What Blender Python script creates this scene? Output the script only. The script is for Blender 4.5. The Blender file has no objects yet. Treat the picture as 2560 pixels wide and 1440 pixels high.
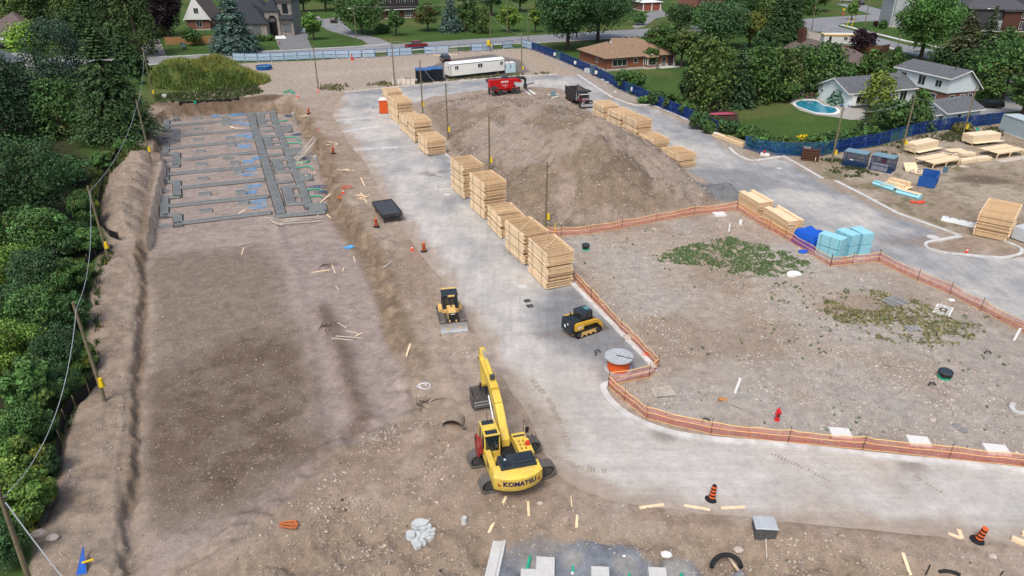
import bpy, bmesh, math, random
import numpy as np
from mathutils import Vector, Matrix
from mathutils.geometry import delaunay_2d_cdt
R=math.radians
rnd=random.Random(7)
nrg=np.random.RandomState(11)
S=bpy.context.scene
COL=S.collection
# ------------------------------------------------------------------ camera, light, exposure
CAMH=30.0;FPX=1775.0;TILT=R(27.3)
cam_d=bpy.data.cameras.new('camera');cam=bpy.data.objects.new('camera',cam_d);COL.objects.link(cam)
cam.location=(0,0,CAMH);cam.rotation_euler=(R(90)-TILT,0,0)
cam_d.sensor_width=36.0;cam_d.lens=FPX/2560.0*36.0
cam_d.clip_start=0.5;cam_d.clip_end=3000
S.camera=cam
SUN_EL=R(58);SUN_AZ=R(200)
w=bpy.data.worlds.new('World');S.world=w;w.use_nodes=True
nt=w.node_tree;bg=nt.nodes['Background']
sky=nt.nodes.new('ShaderNodeTexSky');sky.sky_type='NISHITA';sky.sun_disc=False
sky.sun_elevation=SUN_EL;sky.sun_rotation=SUN_AZ
sky.air_density=1.0;sky.dust_density=5.0;sky.ozone_density=0.6
nt.links.new(sky.outputs[0],bg.inputs[0]);bg.inputs[1].default_value=0.14
sl=bpy.data.lights.new('sun','SUN');sun=bpy.data.objects.new('sun',sl);COL.objects.link(sun)
sl.energy=1.7;sl.angle=R(18);sl.color=(1.0,0.955,0.90)
_d=Vector((math.sin(SUN_AZ)*math.cos(SUN_EL),math.cos(SUN_AZ)*math.cos(SUN_EL),math.sin(SUN_EL)))
sun.rotation_euler=(-_d).to_track_quat('-Z','Y').to_euler();sun.location=(0,-20,60)
S.view_settings.view_transform='Standard';S.view_settings.look='None'
S.view_settings.gamma=1.0;S.view_settings.use_curve_mapping=False
S.view_settings.exposure=0.15
S.cycles.max_bounces=5;S.cycles.transparent_max_bounces=12
# ------------------------------------------------------------------ surveying: a photo pixel to a point of the site
CT, ST=math.cos(TILT), math.sin(TILT)
def ray(px,py):
 u=(px-1280)/FPX;v=(py-720)/FPX
 return u, CT-v*ST, -ST-v*CT
def P(px,py,z=0.0):
 dx, dy, dz=ray(px,py);t=(z-CAMH)/dz
 return(dx*t,dy*t)
def PZ(px,py,z=0.0):
 a=P(px,py,z);return Vector((a[0],a[1],z))
def ztop(px,by,ty,z=0.0):
 return CAMH-P(px,by,z)[1]*math.tan(TILT+math.atan((ty-720)/FPX))
def PP(pts,z=0.0):return[P(a,b,z)for a,b in pts]
# ------------------------------------------------------------------ numpy noise and polygon distance
_tab=nrg.rand(256,256)
def vnoise(x,y,s,seed=0):
 x=np.asarray(x,float)/s+seed*17.13;y=np.asarray(y,float)/s+seed*9.71
 xi=np.floor(x).astype(int);yi=np.floor(y).astype(int);fx=x-xi;fy=y-yi
 fx=fx*fx*(3-2*fx);fy=fy*fy*(3-2*fy)
 a=_tab[xi&255,yi&255];b=_tab[(xi+1)&255,yi&255]
 c=_tab[xi&255,(yi+1)&255];d=_tab[(xi+1)&255,(yi+1)&255]
 return(a*(1-fx)+b*fx)*(1-fy)+(c*(1-fx)+d*fx)*fy
def fbm(x,y,s,o=4,seed=0):
 r=0;a=0.5;t=0
 for k in range(o):
  r=r+a*vnoise(x,y,s/2**k,seed+k*3);t+=a;a*=0.5
 return r/t
def sd(poly,X,Y):
 """signed distance to a polygon, positive inside"""
 X=np.asarray(X,float);Y=np.asarray(Y,float)
 d2=np.full(X.shape,1e18);ins=np.zeros(X.shape,bool);n=len(poly)
 for i in range(n):
  x0, y0=poly[i];x1, y1=poly[(i+1)%n];ex, ey=x1-x0, y1-y0
  wx, wy=X-x0, Y-y0;t=np.clip((wx*ex+wy*ey)/(ex*ex+ey*ey+1e-12),0,1)
  d2=np.minimum(d2,(wx-t*ex)**2+(wy-t*ey)**2)
  c=((y0>Y)!=(y1>Y))
  with np.errstate(divide='ignore',invalid='ignore'):
   xs=x0+(Y-y0)*ex/(ey if ey!=0 else 1e-9)
  ins^=c&(X<xs)
 return np.where(ins,1,-1)*np.sqrt(d2)
def sline(pts,X,Y):
 """distance to an open polyline"""
 d2=np.full(np.shape(X),1e18)
 for i in range(len(pts)-1):
  x0, y0=pts[i];x1, y1=pts[i+1];ex, ey=x1-x0, y1-y0
  wx, wy=X-x0, Y-y0;t=np.clip((wx*ex+wy*ey)/(ex*ex+ey*ey+1e-12),0,1)
  d2=np.minimum(d2,(wx-t*ex)**2+(wy-t*ey)**2)
 return np.sqrt(d2)
def sstep(a,b,x):
 t=np.clip((x-a)/(b-a),0,1);return t*t*(3-2*t)
ORD=['first','second','third','fourth','fifth','sixth','seventh','eighth']
def mixc(c,col,wt):
 return c*(1-wt[:,None])+np.array(col)[None,:]*wt[:,None]
 # ------------------------------------------------------------------ plan of the site (surveyed outlines)
PZF=-1.4
ROAD=[(845,250),(830,290),(850,322),(872,360),(905,400),(935,450),(962,510),(1000,560),(1035,612),(1085,680),(1120,730),(1158,785),(1195,840),(1215,900),(1262,950),(1290,1000),(1325,1060),(1355,1120),(1385,1180),(1450,1225),(1560,1262),(1800,1292),(2200,1335),(2500,1362),(2900,1400),(2950,1240),(2700,1196),(2560,1178),(2240,1145),(1920,1110),(1800,1101),(1700,1086),(1620,1063),(1570,1040),(1535,1012),(1515,985),(1508,970),(1520,957),(1640,925),(1428,705),(1370,640),(1310,570),(1240,500),(1165,440),(1122,392),(1060,312),(1030,262),(1075,243),(1200,226),(1330,216),(1400,222),(1440,250),(1492,292),(1560,342),(1640,388),(1712,424),(1850,492),(1985,562),(2050,610),(2140,662),(2200,645),(2350,716),(2560,812),(2800,930),(2900,760),(2700,690),(2552,640),(2530,645),(2400,640),(2330,626),(2310,612),(2330,602),(2400,592),(2240,535),(2075,458),(1955,392),(1880,402),(1842,386),(1826,372),(1790,335),(1630,264),(1590,264),(1560,256),(1530,245),(1445,190),(1390,188),(1290,193),(1140,206),(1000,219),(862,233)]
ROADW=PP(ROAD)
PIT=[(408,276),(520,268),(640,262),(722,258),(760,282),(790,330),(820,380),(838,440),(850,500),(890,560),(935,620),(965,690),(985,760),(1010,830),(1060,900),(1080,950),(1095,1010),(1070,1050),(980,1090),(860,1150),(780,1240),(690,1325),(560,1370),(440,1440),(330,1520),(300,1440),(300,1340),(318,1150),(322,1000),(336,860),(345,720),(340,600),(358,520),(372,430),(388,370),(375,300)]
PITW=PP(PIT,0)
BERM1=PP([(328,386),(385,384),(388,420),(372,470),(355,540),(345,598),(300,596),(262,560),(250,530),(262,480),(285,430),(300,400)])
BERM2=PP([(250,672),(300,640),(345,680),(345,760),(338,860),(325,960),(320,1100),(300,1280),(290,1500),(60,1500),(100,1330),(150,1180),(165,1080),(205,1010),(235,960),(235,860),(222,760)])
VMOUND=(P(494,222)[0],P(494,222)[1]+6.5)
DUG=PP([(700,1330),(860,1250),(1000,1255),(1180,1270),(1250,1262),(1420,1300),(1600,1310),(1900,1325),(2300,1390),(2500,1480),(2400,1600),(400,1600),(420,1460)])
PAD=PP([(1235,1368),(1330,1358),(1470,1362),(1560,1372),(1605,1392),(1640,1420),(1680,1396),(1720,1398),(1760,1440),(1800,1448),(1850,1420),(1880,1450),(1900,1560),(1150,1560),(1215,1440)],-0.9)
LOT=PP([(1425,705),(1640,925),(1515,962),(1540,1010),(1620,1063),(1800,1101),(2240,1145),(2700,1196),(2800,930),(2560,812),(2200,645),(2140,662),(1985,562),(1840,515),(1640,545),(1400,580),(1370,640)])
YARD=PP([(560,160),(760,152),(1250,122),(1310,120),(1445,190),(1390,188),(1140,206),(862,233),(700,262),(640,240),(640,200)])
EAST=PP([(1862,372),(2000,391),(2060,389),(2190,366),(2270,343),(2430,318),(2560,300),(2900,260),(3100,700),(2700,690),(2552,630),(2400,592),(2240,535),(2075,458),(1955,392),(1880,402)])
STRIP=PP([(1310,118),(1340,125),(1480,185),(1560,228),(1700,280),(1790,330),(1870,370),(1862,392),(1826,372),(1790,335),(1630,264),(1530,245),(1445,190)])
SITE=PP([(375,275),(400,262),(560,160),(760,152),(1250,122),(1340,122),(1480,185),(1560,228),(1700,280),(1790,330),(1860,368),(2000,391),(2060,389),(2190,366),(2270,343),(2340,328),(2430,318),(2560,300),(2900,260),(3600,700),(3600,1700),(40,1700),(60,1500),(90,1330),(150,1180),(160,1080),(200,1010),(232,950),(228,860),(220,760),(240,670),(265,600),(248,540),(255,470),(290,395)])
# spoil heap: (x, y, height, flank slope)
def cone(px,py,h,s):a=P(px,py,h);return(a[0],a[1],h,s)
CONES=[cone(1488,297,7.2,.55),cone(1440,292,5.2,.45),cone(1390,280,4.6,.42),cone(1330,262,3.4,.40),cone(1270,252,2.9,.38),cone(1205,250,2.3,.36),cone(1130,258,1.4,.33),cone(1500,345,6.0,.48),cone(1530,400,4.6,.46),cone(1600,425,3.2,.42),cone(1330,330,3.6,.40),cone(1220,300,2.4,.36),cone(1430,370,4.5,.46),cone(1350,440,2.5,.40),cone(1470,440,3.0,.45),cone(1700,462,1.2,.3)]
PILEBASE=PP([(1062,262),(1080,300),(1122,360),(1150,400),(1205,440),(1255,492),(1330,560),(1370,572),(1500,566),(1610,545),(1720,520),(1800,508),(1740,455),(1640,392),(1560,342),(1490,292),(1430,252),(1340,226),(1200,234)])
def H(X,Y):
 X=np.asarray(X,float);Y=np.asarray(Y,float)
 n1=fbm(X,Y,2.2,4,1)-.5;n2=fbm(X,Y,0.7,3,5)-.5;n3=fbm(X,Y,9,3,8)-.5
 dr=sd(ROADW,X,Y);ds=sd(SITE,X,Y)
 h=(0.10*n1+0.06*n2+.12*n3)*sstep(0,1,ds)+0.02
 dug=sstep(-.3,1.6,sd(DUG,X,Y)+n1*2.0)
 h=h+dug*(-0.7+1.7*n1+.6*n2)
 flat=sstep(5.2,3.2,np.hypot(X+.2,Y-33.4));h=h*(1-flat)+flat*.03*n2
 pad=sstep(-.1,.35,sd(PAD,X,Y)+n2*.4)
 h=h*(1-pad)+pad*(-0.95+1.5*np.clip(fbm(X,Y,2.6,2,55)-.42,0,1)+.05*n2)
 dp=sd(PITW,X,Y)+n1*1.3+n2*.5
 left=sstep(-1.5,-3.5,X+.345*(Y-27)+13.5)
 near=sstep(50,42,Y)*(1-left);right=(1-left)*(1-near)
 pit=sstep(0.0,.95-.5*left+2.6*near-.3*right,dp+.7*np.abs(n2)+(.5+1.3*right)*(fbm(X,Y,1.3,3,17)-.5))
 fl=PZF+.9*sstep(74,56,Y)+.14*n1+.05*n2+0.10*n3
 # shallow terraces left by the machines in the pit floor
 tl=sline(PP([(690,560),(740,700),(772,850),(790,1000),(800,1120)],PZF),X,Y)
 tl2=sline(PP([(800,790),(850,900),(880,1000),(905,1075),(880,1110)],PZF),X,Y)
 fl=fl+.16*np.exp(-(tl/.5)**2)+.28*np.exp(-((tl2+n1)/.9)**2)
 h=h*(1-pit)+pit*fl+pit*(1-pit)*4*(.9*(fbm(X,Y,.9,3,19)-.5)+.5*n2)
 # rough lip of spoil along the pit edge
 lip=np.exp(-((dp+.9)/.9)**2)*(ds>0)*(1-.6*left)
 h=h+lip*(.16+.5*n1)
 b1=sd(BERM1,X,Y)
 along=X*-.339+Y*.941
 hb=np.clip((b1+n1)*.8,0,1.35)*(0.50+.55*np.abs(np.sin((along+.25*(X*.941+Y*.339))*1.0+3*n3)))+(.3*n1+.25*n2)*(b1>0)
 h=np.where(b1>-1,np.maximum(h,hb*sstep(-.6,.4,b1)),h)
 b2=sd(BERM2,X,Y)+n1
 hb2=np.clip(b2*.75,0,.22)+(.45*n1+.35*n2)*sstep(0,.6,b2)
 h=np.where(b2>0,np.maximum(h,hb2),h)
 # spoil heap
 hp=np.full(X.shape,-9.0)
 for cx, cy, ch, cs in CONES:
  dd=np.hypot(X-cx,Y-cy);q=ch+.35-np.sqrt((dd*cs)**2+.35**2)
  m=np.maximum(hp,q);hp=m+.25*np.exp(-np.abs(hp-q)*2.2)
 ang=np.arctan2(Y-CONES[0][1],X-CONES[0][0])
 gul=.22*np.sin(ang*21+n3*14)*sstep(0,2.5,hp)*sstep(0,8,np.hypot(X-CONES[0][0],Y-CONES[0][1]))
 pb=sstep(-.8,1.2,sd(PILEBASE,X,Y)+n1)
 hp=(hp+gul+1.0*n1+.55*n2+1.0*n3)*pb
 h=np.maximum(h,np.where(hp>0.02,hp,-9))
 # overgrown mound
 mx, my=VMOUND
 e=np.hypot((X-mx)/11.8,(Y-my)/8.5)
 e2=np.hypot((X-mx+3.6)/8.5,(Y-my+.5)/7.6);e3=np.hypot((X-mx-4.2)/7.4,(Y-my+1)/6.6);e4=np.hypot((X-mx-1)/7,(Y-my-1.5)/6.5)
 hm=np.maximum(np.maximum(3.9*np.clip(1-e2**2.6,0,1),3.2*np.clip(1-e3**2.4,0,1)),np.maximum(4.7*np.clip(1-e4**2,0,1),1.9*np.clip(1-e**4,0,1)))+(n1*.9+n3*2.6)*(e<1)
 h=np.where(e<1,np.maximum(h,hm),h)
 # ridge of dark topsoil between the mound and the pit, and behind the pit
 rl=sline(PP([(392,262),(470,262),(600,252),(690,240),(740,250)],.5),X,Y)
 h=h+(.85+.8*n1)*np.exp(-(rl/1.5)**2)
 # stone heap by the lot, gravel heap
 gx, gy=P(1815,480)
 h=np.maximum(h,1.35-.5*np.hypot((X-gx)*.8,Y-gy)+.1*n1)
 # carriageways lie in a shaped bed
 bed=sstep(-0.05,.5,dr)
 h=h*(1-bed)+bed*np.minimum(h,-.06)
 return h
def hz(x,y):return float(H(np.array([x]),np.array([y]))[0])
def G(px,py,dz=0.0):
 """where the line of sight through a photo pixel meets the terrain"""
 dx, dy, dz_=ray(px,py)
 z=np.arange(9.0,-2.6,-.04);t=(z-CAMH)/dz_
 hh=H(dx*t,dy*t);k=int(np.argmax(hh>=z))
 if not(hh>=z).any():k=len(z)-1
 return Vector((dx*t[k],dy*t[k],float(hh[k])+dz))
 # ------------------------------------------------------------------ materials
def newmat(name):
 m=bpy.data.materials.new(name);m.use_nodes=True
 return m, m.node_tree, m.node_tree.nodes['Principled BSDF']
_mats={}
def mat(name,col,rough=.7,metal=0.,var=.12,scale=3.,bump=0.,spec=.3,coat=0.,dirt=0.):
 """plain surface with procedural tone variation and optional dirt that gathers in patches"""
 if name in _mats:return _mats[name]
 m, t, b=newmat(name);L=t.links
 tc=t.nodes.new('ShaderNodeTexCoord');n=t.nodes.new('ShaderNodeTexNoise')
 n.inputs['Scale'].default_value=scale;n.inputs['Detail'].default_value=6;n.inputs['Roughness'].default_value=.65
 L.new(tc.outputs['Object'],n.inputs['Vector'])
 mr=t.nodes.new('ShaderNodeMapRange');mr.inputs[1].default_value=.3;mr.inputs[2].default_value=.7
 mr.inputs[3].default_value=1-var;mr.inputs[4].default_value=1+var
 L.new(n.outputs[0],mr.inputs[0])
 vm=t.nodes.new('ShaderNodeVectorMath');vm.operation='SCALE'
 vm.inputs[0].default_value=col[:3];L.new(mr.outputs[0],vm.inputs['Scale'])
 out=vm.outputs[0]
 if dirt>0:
  n2=t.nodes.new('ShaderNodeTexNoise');n2.inputs['Scale'].default_value=scale*.6;n2.inputs['Detail'].default_value=8
  L.new(tc.outputs['Object'],n2.inputs['Vector'])
  m2=t.nodes.new('ShaderNodeMapRange');m2.inputs[1].default_value=.42;m2.inputs[2].default_value=.75;m2.inputs[4].default_value=dirt
  L.new(n2.outputs[0],m2.inputs[0])
  mx=t.nodes.new('ShaderNodeMix');mx.data_type='RGBA';mx.inputs['B'].default_value=(.26,.22,.18,1)
  L.new(m2.outputs[0],mx.inputs['Factor']);L.new(out,mx.inputs['A']);out=mx.outputs['Result']
 L.new(out,b.inputs['Base Color'])
 b.inputs['Roughness'].default_value=rough;b.inputs['Metallic'].default_value=metal
 b.inputs['Specular IOR Level'].default_value=spec;b.inputs['Coat Weight'].default_value=coat
 if bump>0:
  bp=t.nodes.new('ShaderNodeBump');bp.inputs['Strength'].default_value=bump;bp.inputs['Distance'].default_value=.05
  L.new(n.outputs[0],bp.inputs['Height']);L.new(bp.outputs[0],b.inputs['Normal'])
 _mats[name]=m;return m
def glass(name='window_glass',col=(.02,.03,.035)):
 if name in _mats:return _mats[name]
 m, t, b=newmat(name);b.inputs['Base Color'].default_value=(*col,1);b.inputs['Roughness'].default_value=.06
 b.inputs['Specular IOR Level'].default_value=.7;_mats[name]=m;return m
def attr_mat(name,rough=.9,peb=True,streak=0.,bump=.5,fine=(14.,60.),var=.35,pebcol=(.44,.385,.335)):
 """ground: baked zone colour of the soil (attribute Col) broken up by grain, and pebbles whose density is attribute Peb"""
 m, t, b=newmat(name);L=t.links;N=t.nodes
 at=N.new('ShaderNodeAttribute');at.attribute_name='Col'
 pa=N.new('ShaderNodeAttribute');pa.attribute_name='Peb'
 geo=N.new('ShaderNodeNewGeometry')
 def noise(s,d=5,r=.65):
  n=N.new('ShaderNodeTexNoise');n.inputs['Scale'].default_value=s;n.inputs['Detail'].default_value=d
  n.inputs['Roughness'].default_value=r;L.new(geo.outputs['Position'],n.inputs['Vector']);return n
 def mr(src,a,b_,c,d):
  q=N.new('ShaderNodeMapRange');q.inputs[1].default_value=a;q.inputs[2].default_value=b_
  q.inputs[3].default_value=c;q.inputs[4].default_value=d;L.new(src,q.inputs[0]);return q.outputs[0]
 def mul(a,b_):
  q=N.new('ShaderNodeMath');q.operation='MULTIPLY'
  for i, s_ in enumerate((a,b_)):
   if isinstance(s_,(int,float)):q.inputs[i].default_value=s_
   else:L.new(s_,q.inputs[i])
  return q.outputs[0]
 g=mul(mr(noise(1.1,8,.75).outputs[0],.3,.7,1-var,1+var),mr(noise(fine[0],6,.8).outputs[0],.25,.75,1-var,1+var))
 sc=N.new('ShaderNodeVectorMath');sc.operation='SCALE';L.new(at.outputs['Color'],sc.inputs[0]);L.new(g,sc.inputs['Scale'])
 out=sc.outputs[0];hgt=noise(6,8,.8).outputs[0]
 if streak:
  fs=[]
  for rot, s_ in((.346,(1.0,.06,1)),(.11,(.06,1.0,1))):
   mp=N.new('ShaderNodeMapping');mp.inputs['Rotation'].default_value=(0,0,rot);mp.inputs['Scale'].default_value=s_;L.new(geo.outputs['Position'],mp.inputs[0])
   nn=N.new('ShaderNodeTexNoise');nn.inputs['Scale'].default_value=1;nn.inputs['Detail'].default_value=7;nn.inputs['Roughness'].default_value=.7;nn.inputs['Distortion'].default_value=1.4;L.new(mp.outputs[0],nn.inputs['Vector']);fs.append(mr(nn.outputs[0],.32,.68,1-streak,1+streak))
  sx=N.new('ShaderNodeSeparateXYZ');L.new(geo.outputs['Position'],sx.inputs[0]);k_=mr(sx.outputs[1],38,50,1,0)
  mx=N.new('ShaderNodeMix');L.new(k_,mx.inputs['Factor']);L.new(fs[0],mx.inputs['A']);L.new(fs[1],mx.inputs['B'])
  st_=mul(mul(mr(noise(.45,10,.72).outputs[0],.44,.60,.92,1.03),mr(noise(2.6,10,.8).outputs[0],.40,.50,.90,1.02)),mx.outputs[0])
  s2=N.new('ShaderNodeVectorMath');s2.operation='SCALE';L.new(out,s2.inputs[0]);L.new(st_,s2.inputs['Scale']);out=s2.outputs[0]
 if peb:
  for k,(s,thr)in enumerate(((8.,.42),(19.,.42),(4.6,.28))):
   vo=N.new('ShaderNodeTexVoronoi');vo.inputs['Scale'].default_value=s;L.new(geo.outputs['Position'],vo.inputs['Vector'])
   vc=N.new('ShaderNodeSeparateColor');L.new(vo.outputs['Color'],vc.inputs[0])
   # a cell holds a pebble when its random value is under the density
   df=N.new('ShaderNodeMath');df.operation='SUBTRACT';L.new(mul(pa.outputs['Fac'],(1.0,1.0,.35)[k]),df.inputs[0]);L.new(vc.outputs[0],df.inputs[1])
   on=mr(df.outputs[0],0,.05,0,1)
   rad=mr(vc.outputs[1],0,1,thr*.55,thr)
   dd=N.new('ShaderNodeMath');dd.operation='SUBTRACT';L.new(rad,dd.inputs[0]);L.new(vo.outputs['Distance'],dd.inputs[1])
   msk=mul(mr(dd.outputs[0],0,.08,0,1),on)
   pc=N.new('ShaderNodeMix');pc.data_type='RGBA';pc.inputs['A'].default_value=(pebcol[0]*.55,pebcol[1]*.55,pebcol[2]*.55,1)
   pc.inputs['B'].default_value=(pebcol[0]*1.15,pebcol[1]*1.15,pebcol[2]*1.12,1);L.new(vc.outputs[2],pc.inputs['Factor'])
   mx=N.new('ShaderNodeMix');mx.data_type='RGBA';L.new(msk,mx.inputs['Factor']);L.new(out,mx.inputs['A']);L.new(pc.outputs['Result'],mx.inputs['B'])
   out=mx.outputs['Result']
   ad=N.new('ShaderNodeMath');ad.operation='ADD';L.new(hgt,ad.inputs[0]);L.new(mul(msk,.5),ad.inputs[1]);hgt=ad.outputs[0]
 L.new(out,b.inputs['Base Color']);b.inputs['Roughness'].default_value=rough;b.inputs['Specular IOR Level'].default_value=.15
 if bump:
  bp=N.new('ShaderNodeBump');bp.inputs['Strength'].default_value=bump;bp.inputs['Distance'].default_value=.12
  L.new(hgt,bp.inputs['Height']);L.new(bp.outputs[0],b.inputs['Normal'])
 return m
 # ------------------------------------------------------------------ object helpers
def tag(o,label=None,cat=None,group=None,kind=None):
 if label:o['label']=label
 if cat:o['category']=cat
 if group:o['group']=group
 if kind:o['kind']=kind
 return o
def thing(name,label,cat,loc=(0,0,0),rz=0.,group=None):
 o=bpy.data.objects.new(name,None);o.empty_display_size=.3;COL.objects.link(o)
 o.location=loc;o.rotation_euler=(0,0,rz)
 return tag(o,label,cat,group)
def link(name,me,parent=None):
 o=bpy.data.objects.new(name,me);COL.objects.link(o)
 if parent is not None:o.parent=parent
 return o
def np_mesh(name,V,Fc,mat_=None,cols=None,peb=None,smooth=False):
 """mesh from numpy arrays; Fc is (n,3) or (n,4)"""
 V=np.asarray(V,np.float32);Fc=np.asarray(Fc,np.int32);n, k=Fc.shape
 me=bpy.data.meshes.new(name);me.vertices.add(len(V));me.vertices.foreach_set('co',V.ravel())
 me.loops.add(n*k);me.loops.foreach_set('vertex_index',Fc.ravel())
 me.polygons.add(n);me.polygons.foreach_set('loop_start',np.arange(0,n*k,k,dtype=np.int32))
 me.polygons.foreach_set('loop_total',np.full(n,k,np.int32))
 if smooth:me.polygons.foreach_set('use_smooth',np.ones(n,bool))
 me.update(calc_edges=True)
 if cols is not None:
  a=me.attributes.new('Col','FLOAT_COLOR','POINT');c=np.ones((len(V),4),np.float32);c[:,:3]=cols;a.data.foreach_set('color',c.ravel())
 if peb is not None:
  a=me.attributes.new('Peb','FLOAT','POINT');a.data.foreach_set('value',np.asarray(peb,np.float32))
 if mat_:me.materials.append(mat_)
 return me
def copy_tree(o,loc=None,rz=None,label=None,parent=None,scale=None):
 c=o.copy();COL.objects.link(c)
 if parent is not None:c.parent=parent
 if loc is not None:c.location=loc
 if rz is not None:c.rotation_euler=(0,0,rz)
 if scale is not None:c.scale=(scale, )*3 if isinstance(scale,(int,float))else scale
 if label:c['label']=label
 for ch in list(o.children):
  copy_tree(ch,parent=c)
 return c
class MB:
 def __init__(s):s.v=[];s.f=[];s.m=[]
 def add(s,vs,fs,m=0):
  o=len(s.v);s.v+=[tuple(a)for a in vs];s.f+=[tuple(i+o for i in f)for f in fs];s.m+=[m]*len(fs);return s
 def box(s,x0,x1,y0,y1,z0,z1,m=0,taper=0,tx=None):
  t=taper;a, b_=(t,t)if tx is None else tx
  vs=[(x0,y0,z0),(x1,y0,z0),(x1,y1,z0),(x0,y1,z0),(x0+a,y0+b_,z1),(x1-a,y0+b_,z1),(x1-a,y1-b_,z1),(x0+a,y1-b_,z1)]
  return s.add(vs,[(3,2,1,0),(4,5,6,7),(0,1,5,4),(1,2,6,5),(2,3,7,6),(3,0,4,7)],m)
 def beam(s,p,q,w_,h,m=0,up=(0,0,1)):
  p=Vector(p);q=Vector(q);d=(q-p);L_=d.length
  if L_<1e-6:return s
  d/=L_;u=Vector(up)
  if abs(d.dot(u))>.98:u=Vector((1,0,0))
  r=d.cross(u).normalized();u=r.cross(d)
  vs=[]
  for e in(p,q):
   for a, b_ in((-1,-1),(1,-1),(1,1),(-1,1)):vs.append(e+r*(a*w_/2)+u*(b_*h/2))
  return s.add(vs,[(3,2,1,0),(4,5,6,7),(0,1,5,4),(1,2,6,5),(2,3,7,6),(3,0,4,7)],m)
 def cyl(s,p,q,r,r2=None,n=10,m=0,caps=True):
  p=Vector(p);q=Vector(q);r2=r if r2 is None else r2;d=(q-p).normalized()
  a=d.orthogonal().normalized();b_=d.cross(a);vs=[]
  for e, rr in((p,r),(q,r2)):
   for i in range(n):
    t=2*math.pi*i/n;vs.append(e+a*(rr*math.cos(t))+b_*(rr*math.sin(t)))
  fs=[(i,(i+1)%n,n+(i+1)%n,n+i)for i in range(n)]
  if caps:fs+=[tuple(range(n-1,-1,-1)),tuple(range(n,2*n))]
  return s.add(vs,fs,m)
 def tube(s,pts,r,n=6,m=0):
  """round tube along a path, one continuous skin"""
  pts=[Vector(p)for p in pts];vs=[];fs=[]
  a=None
  for i, p in enumerate(pts):
   d=(pts[min(i+1,len(pts)-1)]-pts[max(i-1,0)]).normalized()
   if a is None:a=d.orthogonal().normalized()
   a=(a-d*a.dot(d)).normalized();b_=d.cross(a);rr=r[i]if isinstance(r,(list,tuple))else r
   for k in range(n):
    t=2*math.pi*k/n;vs.append(p+a*(rr*math.cos(t))+b_*(rr*math.sin(t)))
  for i in range(len(pts)-1):
   for k in range(n):
    fs.append((i*n+k,i*n+(k+1)%n,(i+1)*n+(k+1)%n,(i+1)*n+k))
  fs+=[tuple(range(n-1,-1,-1)),tuple(range((len(pts)-1)*n,len(pts)*n))]
  return s.add(vs,fs,m)
 def prism(s,prof,axis,a,b_,m=0):
  """profile (2D list) extruded between a and b along an axis: 'x' profile=(y,z); 'y' profile=(x,z); 'z' profile=(x,y)"""
  f={'x':lambda u,v,w_:(w_,u,v),'y':lambda u,v,w_:(u,w_,v),'z':lambda u,v,w_:(u,v,w_)}[axis]
  n=len(prof);vs=[f(u,v,a)for u,v in prof]+[f(u,v,b_)for u,v in prof]
  ar=sum(prof[i][0]*prof[(i+1)%n][1]-prof[(i+1)%n][0]*prof[i][1]for i in range(n))
  fl=(ar>0)!=(axis=='y')
  fs=[(i,(i+1)%n,n+(i+1)%n,n+i)for i in range(n)]+[tuple(range(n-1,-1,-1)),tuple(range(n,2*n))]
  if(b_<a):fl=not fl
  if not fl:fs=[tuple(reversed(q))for q in fs]
  return s.add(vs,fs,m)
 def quad(s,a,b_,c,d,m=0):return s.add([a,b_,c,d],[(0,1,2,3)],m)
 def lathe(s,prof,c=(0,0,0),n=16,m=0,axis='z'):
  vs=[];fs=[]
  for(r,z)in prof:
   for i in range(n):
    t=2*math.pi*i/n;x, y=r*math.cos(t), r*math.sin(t)
    vs.append({'z':(c[0]+x,c[1]+y,c[2]+z),'y':(c[0]+x,c[1]+z,c[2]+y),'x':(c[0]+z,c[1]+x,c[2]+y)}[axis])
  for j in range(len(prof)-1):
   for i in range(n):fs.append((j*n+i,j*n+(i+1)%n,(j+1)*n+(i+1)%n,(j+1)*n+i))
  fs+=[tuple(range(n-1,-1,-1)),tuple(range((len(prof)-1)*n,len(prof)*n))]
  return s.add(vs,fs,m)
 def blob(s,c,r,seed=0,sub=1,jit=.18,m=0):
  bm=bmesh.new();bmesh.ops.create_icosphere(bm,subdivisions=sub,radius=1)
  rr=random.Random(seed);vs=[]
  for v in bm.verts:
   k=1+rr.uniform(-jit,jit);vs.append((c[0]+v.co.x*r[0]*k,c[1]+v.co.y*r[1]*k,c[2]+v.co.z*r[2]*k))
  fs=[tuple(v.index for v in f.verts)for f in bm.faces];bm.free();return s.add(vs,fs,m)
 def mesh(s,name,mats):
  me=bpy.data.meshes.new(name);me.from_pydata([tuple(v)for v in s.v],[],s.f)
  for m in(mats if isinstance(mats,(list,tuple))else[mats]):me.materials.append(m)
  if any(s.m):me.polygons.foreach_set('material_index',s.m)
  me.update();return me
 def build(s,name,mats,parent=None,loc=None,rot=None,bevel=0,smooth=False,fix=False):
  me=s.mesh(name,mats)
  if fix:
   bm=bmesh.new();bm.from_mesh(me);bmesh.ops.recalc_face_normals(bm,faces=bm.faces);bm.to_mesh(me);bm.free()
  o=link(name,me,parent)
  if loc is not None:o.location=loc
  if rot is not None:o.rotation_euler=rot
  if smooth:
   me.polygons.foreach_set('use_smooth',[True]*len(me.polygons))
   me.set_sharp_from_angle(angle=R(38))
  if bevel:
   b=o.modifiers.new('edge','BEVEL');b.width=bevel;b.segments=2;b.limit_method='ANGLE';b.angle_limit=R(35)
  return o
def xf(vs,M):return[M@Vector(v)for v in vs]
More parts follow.
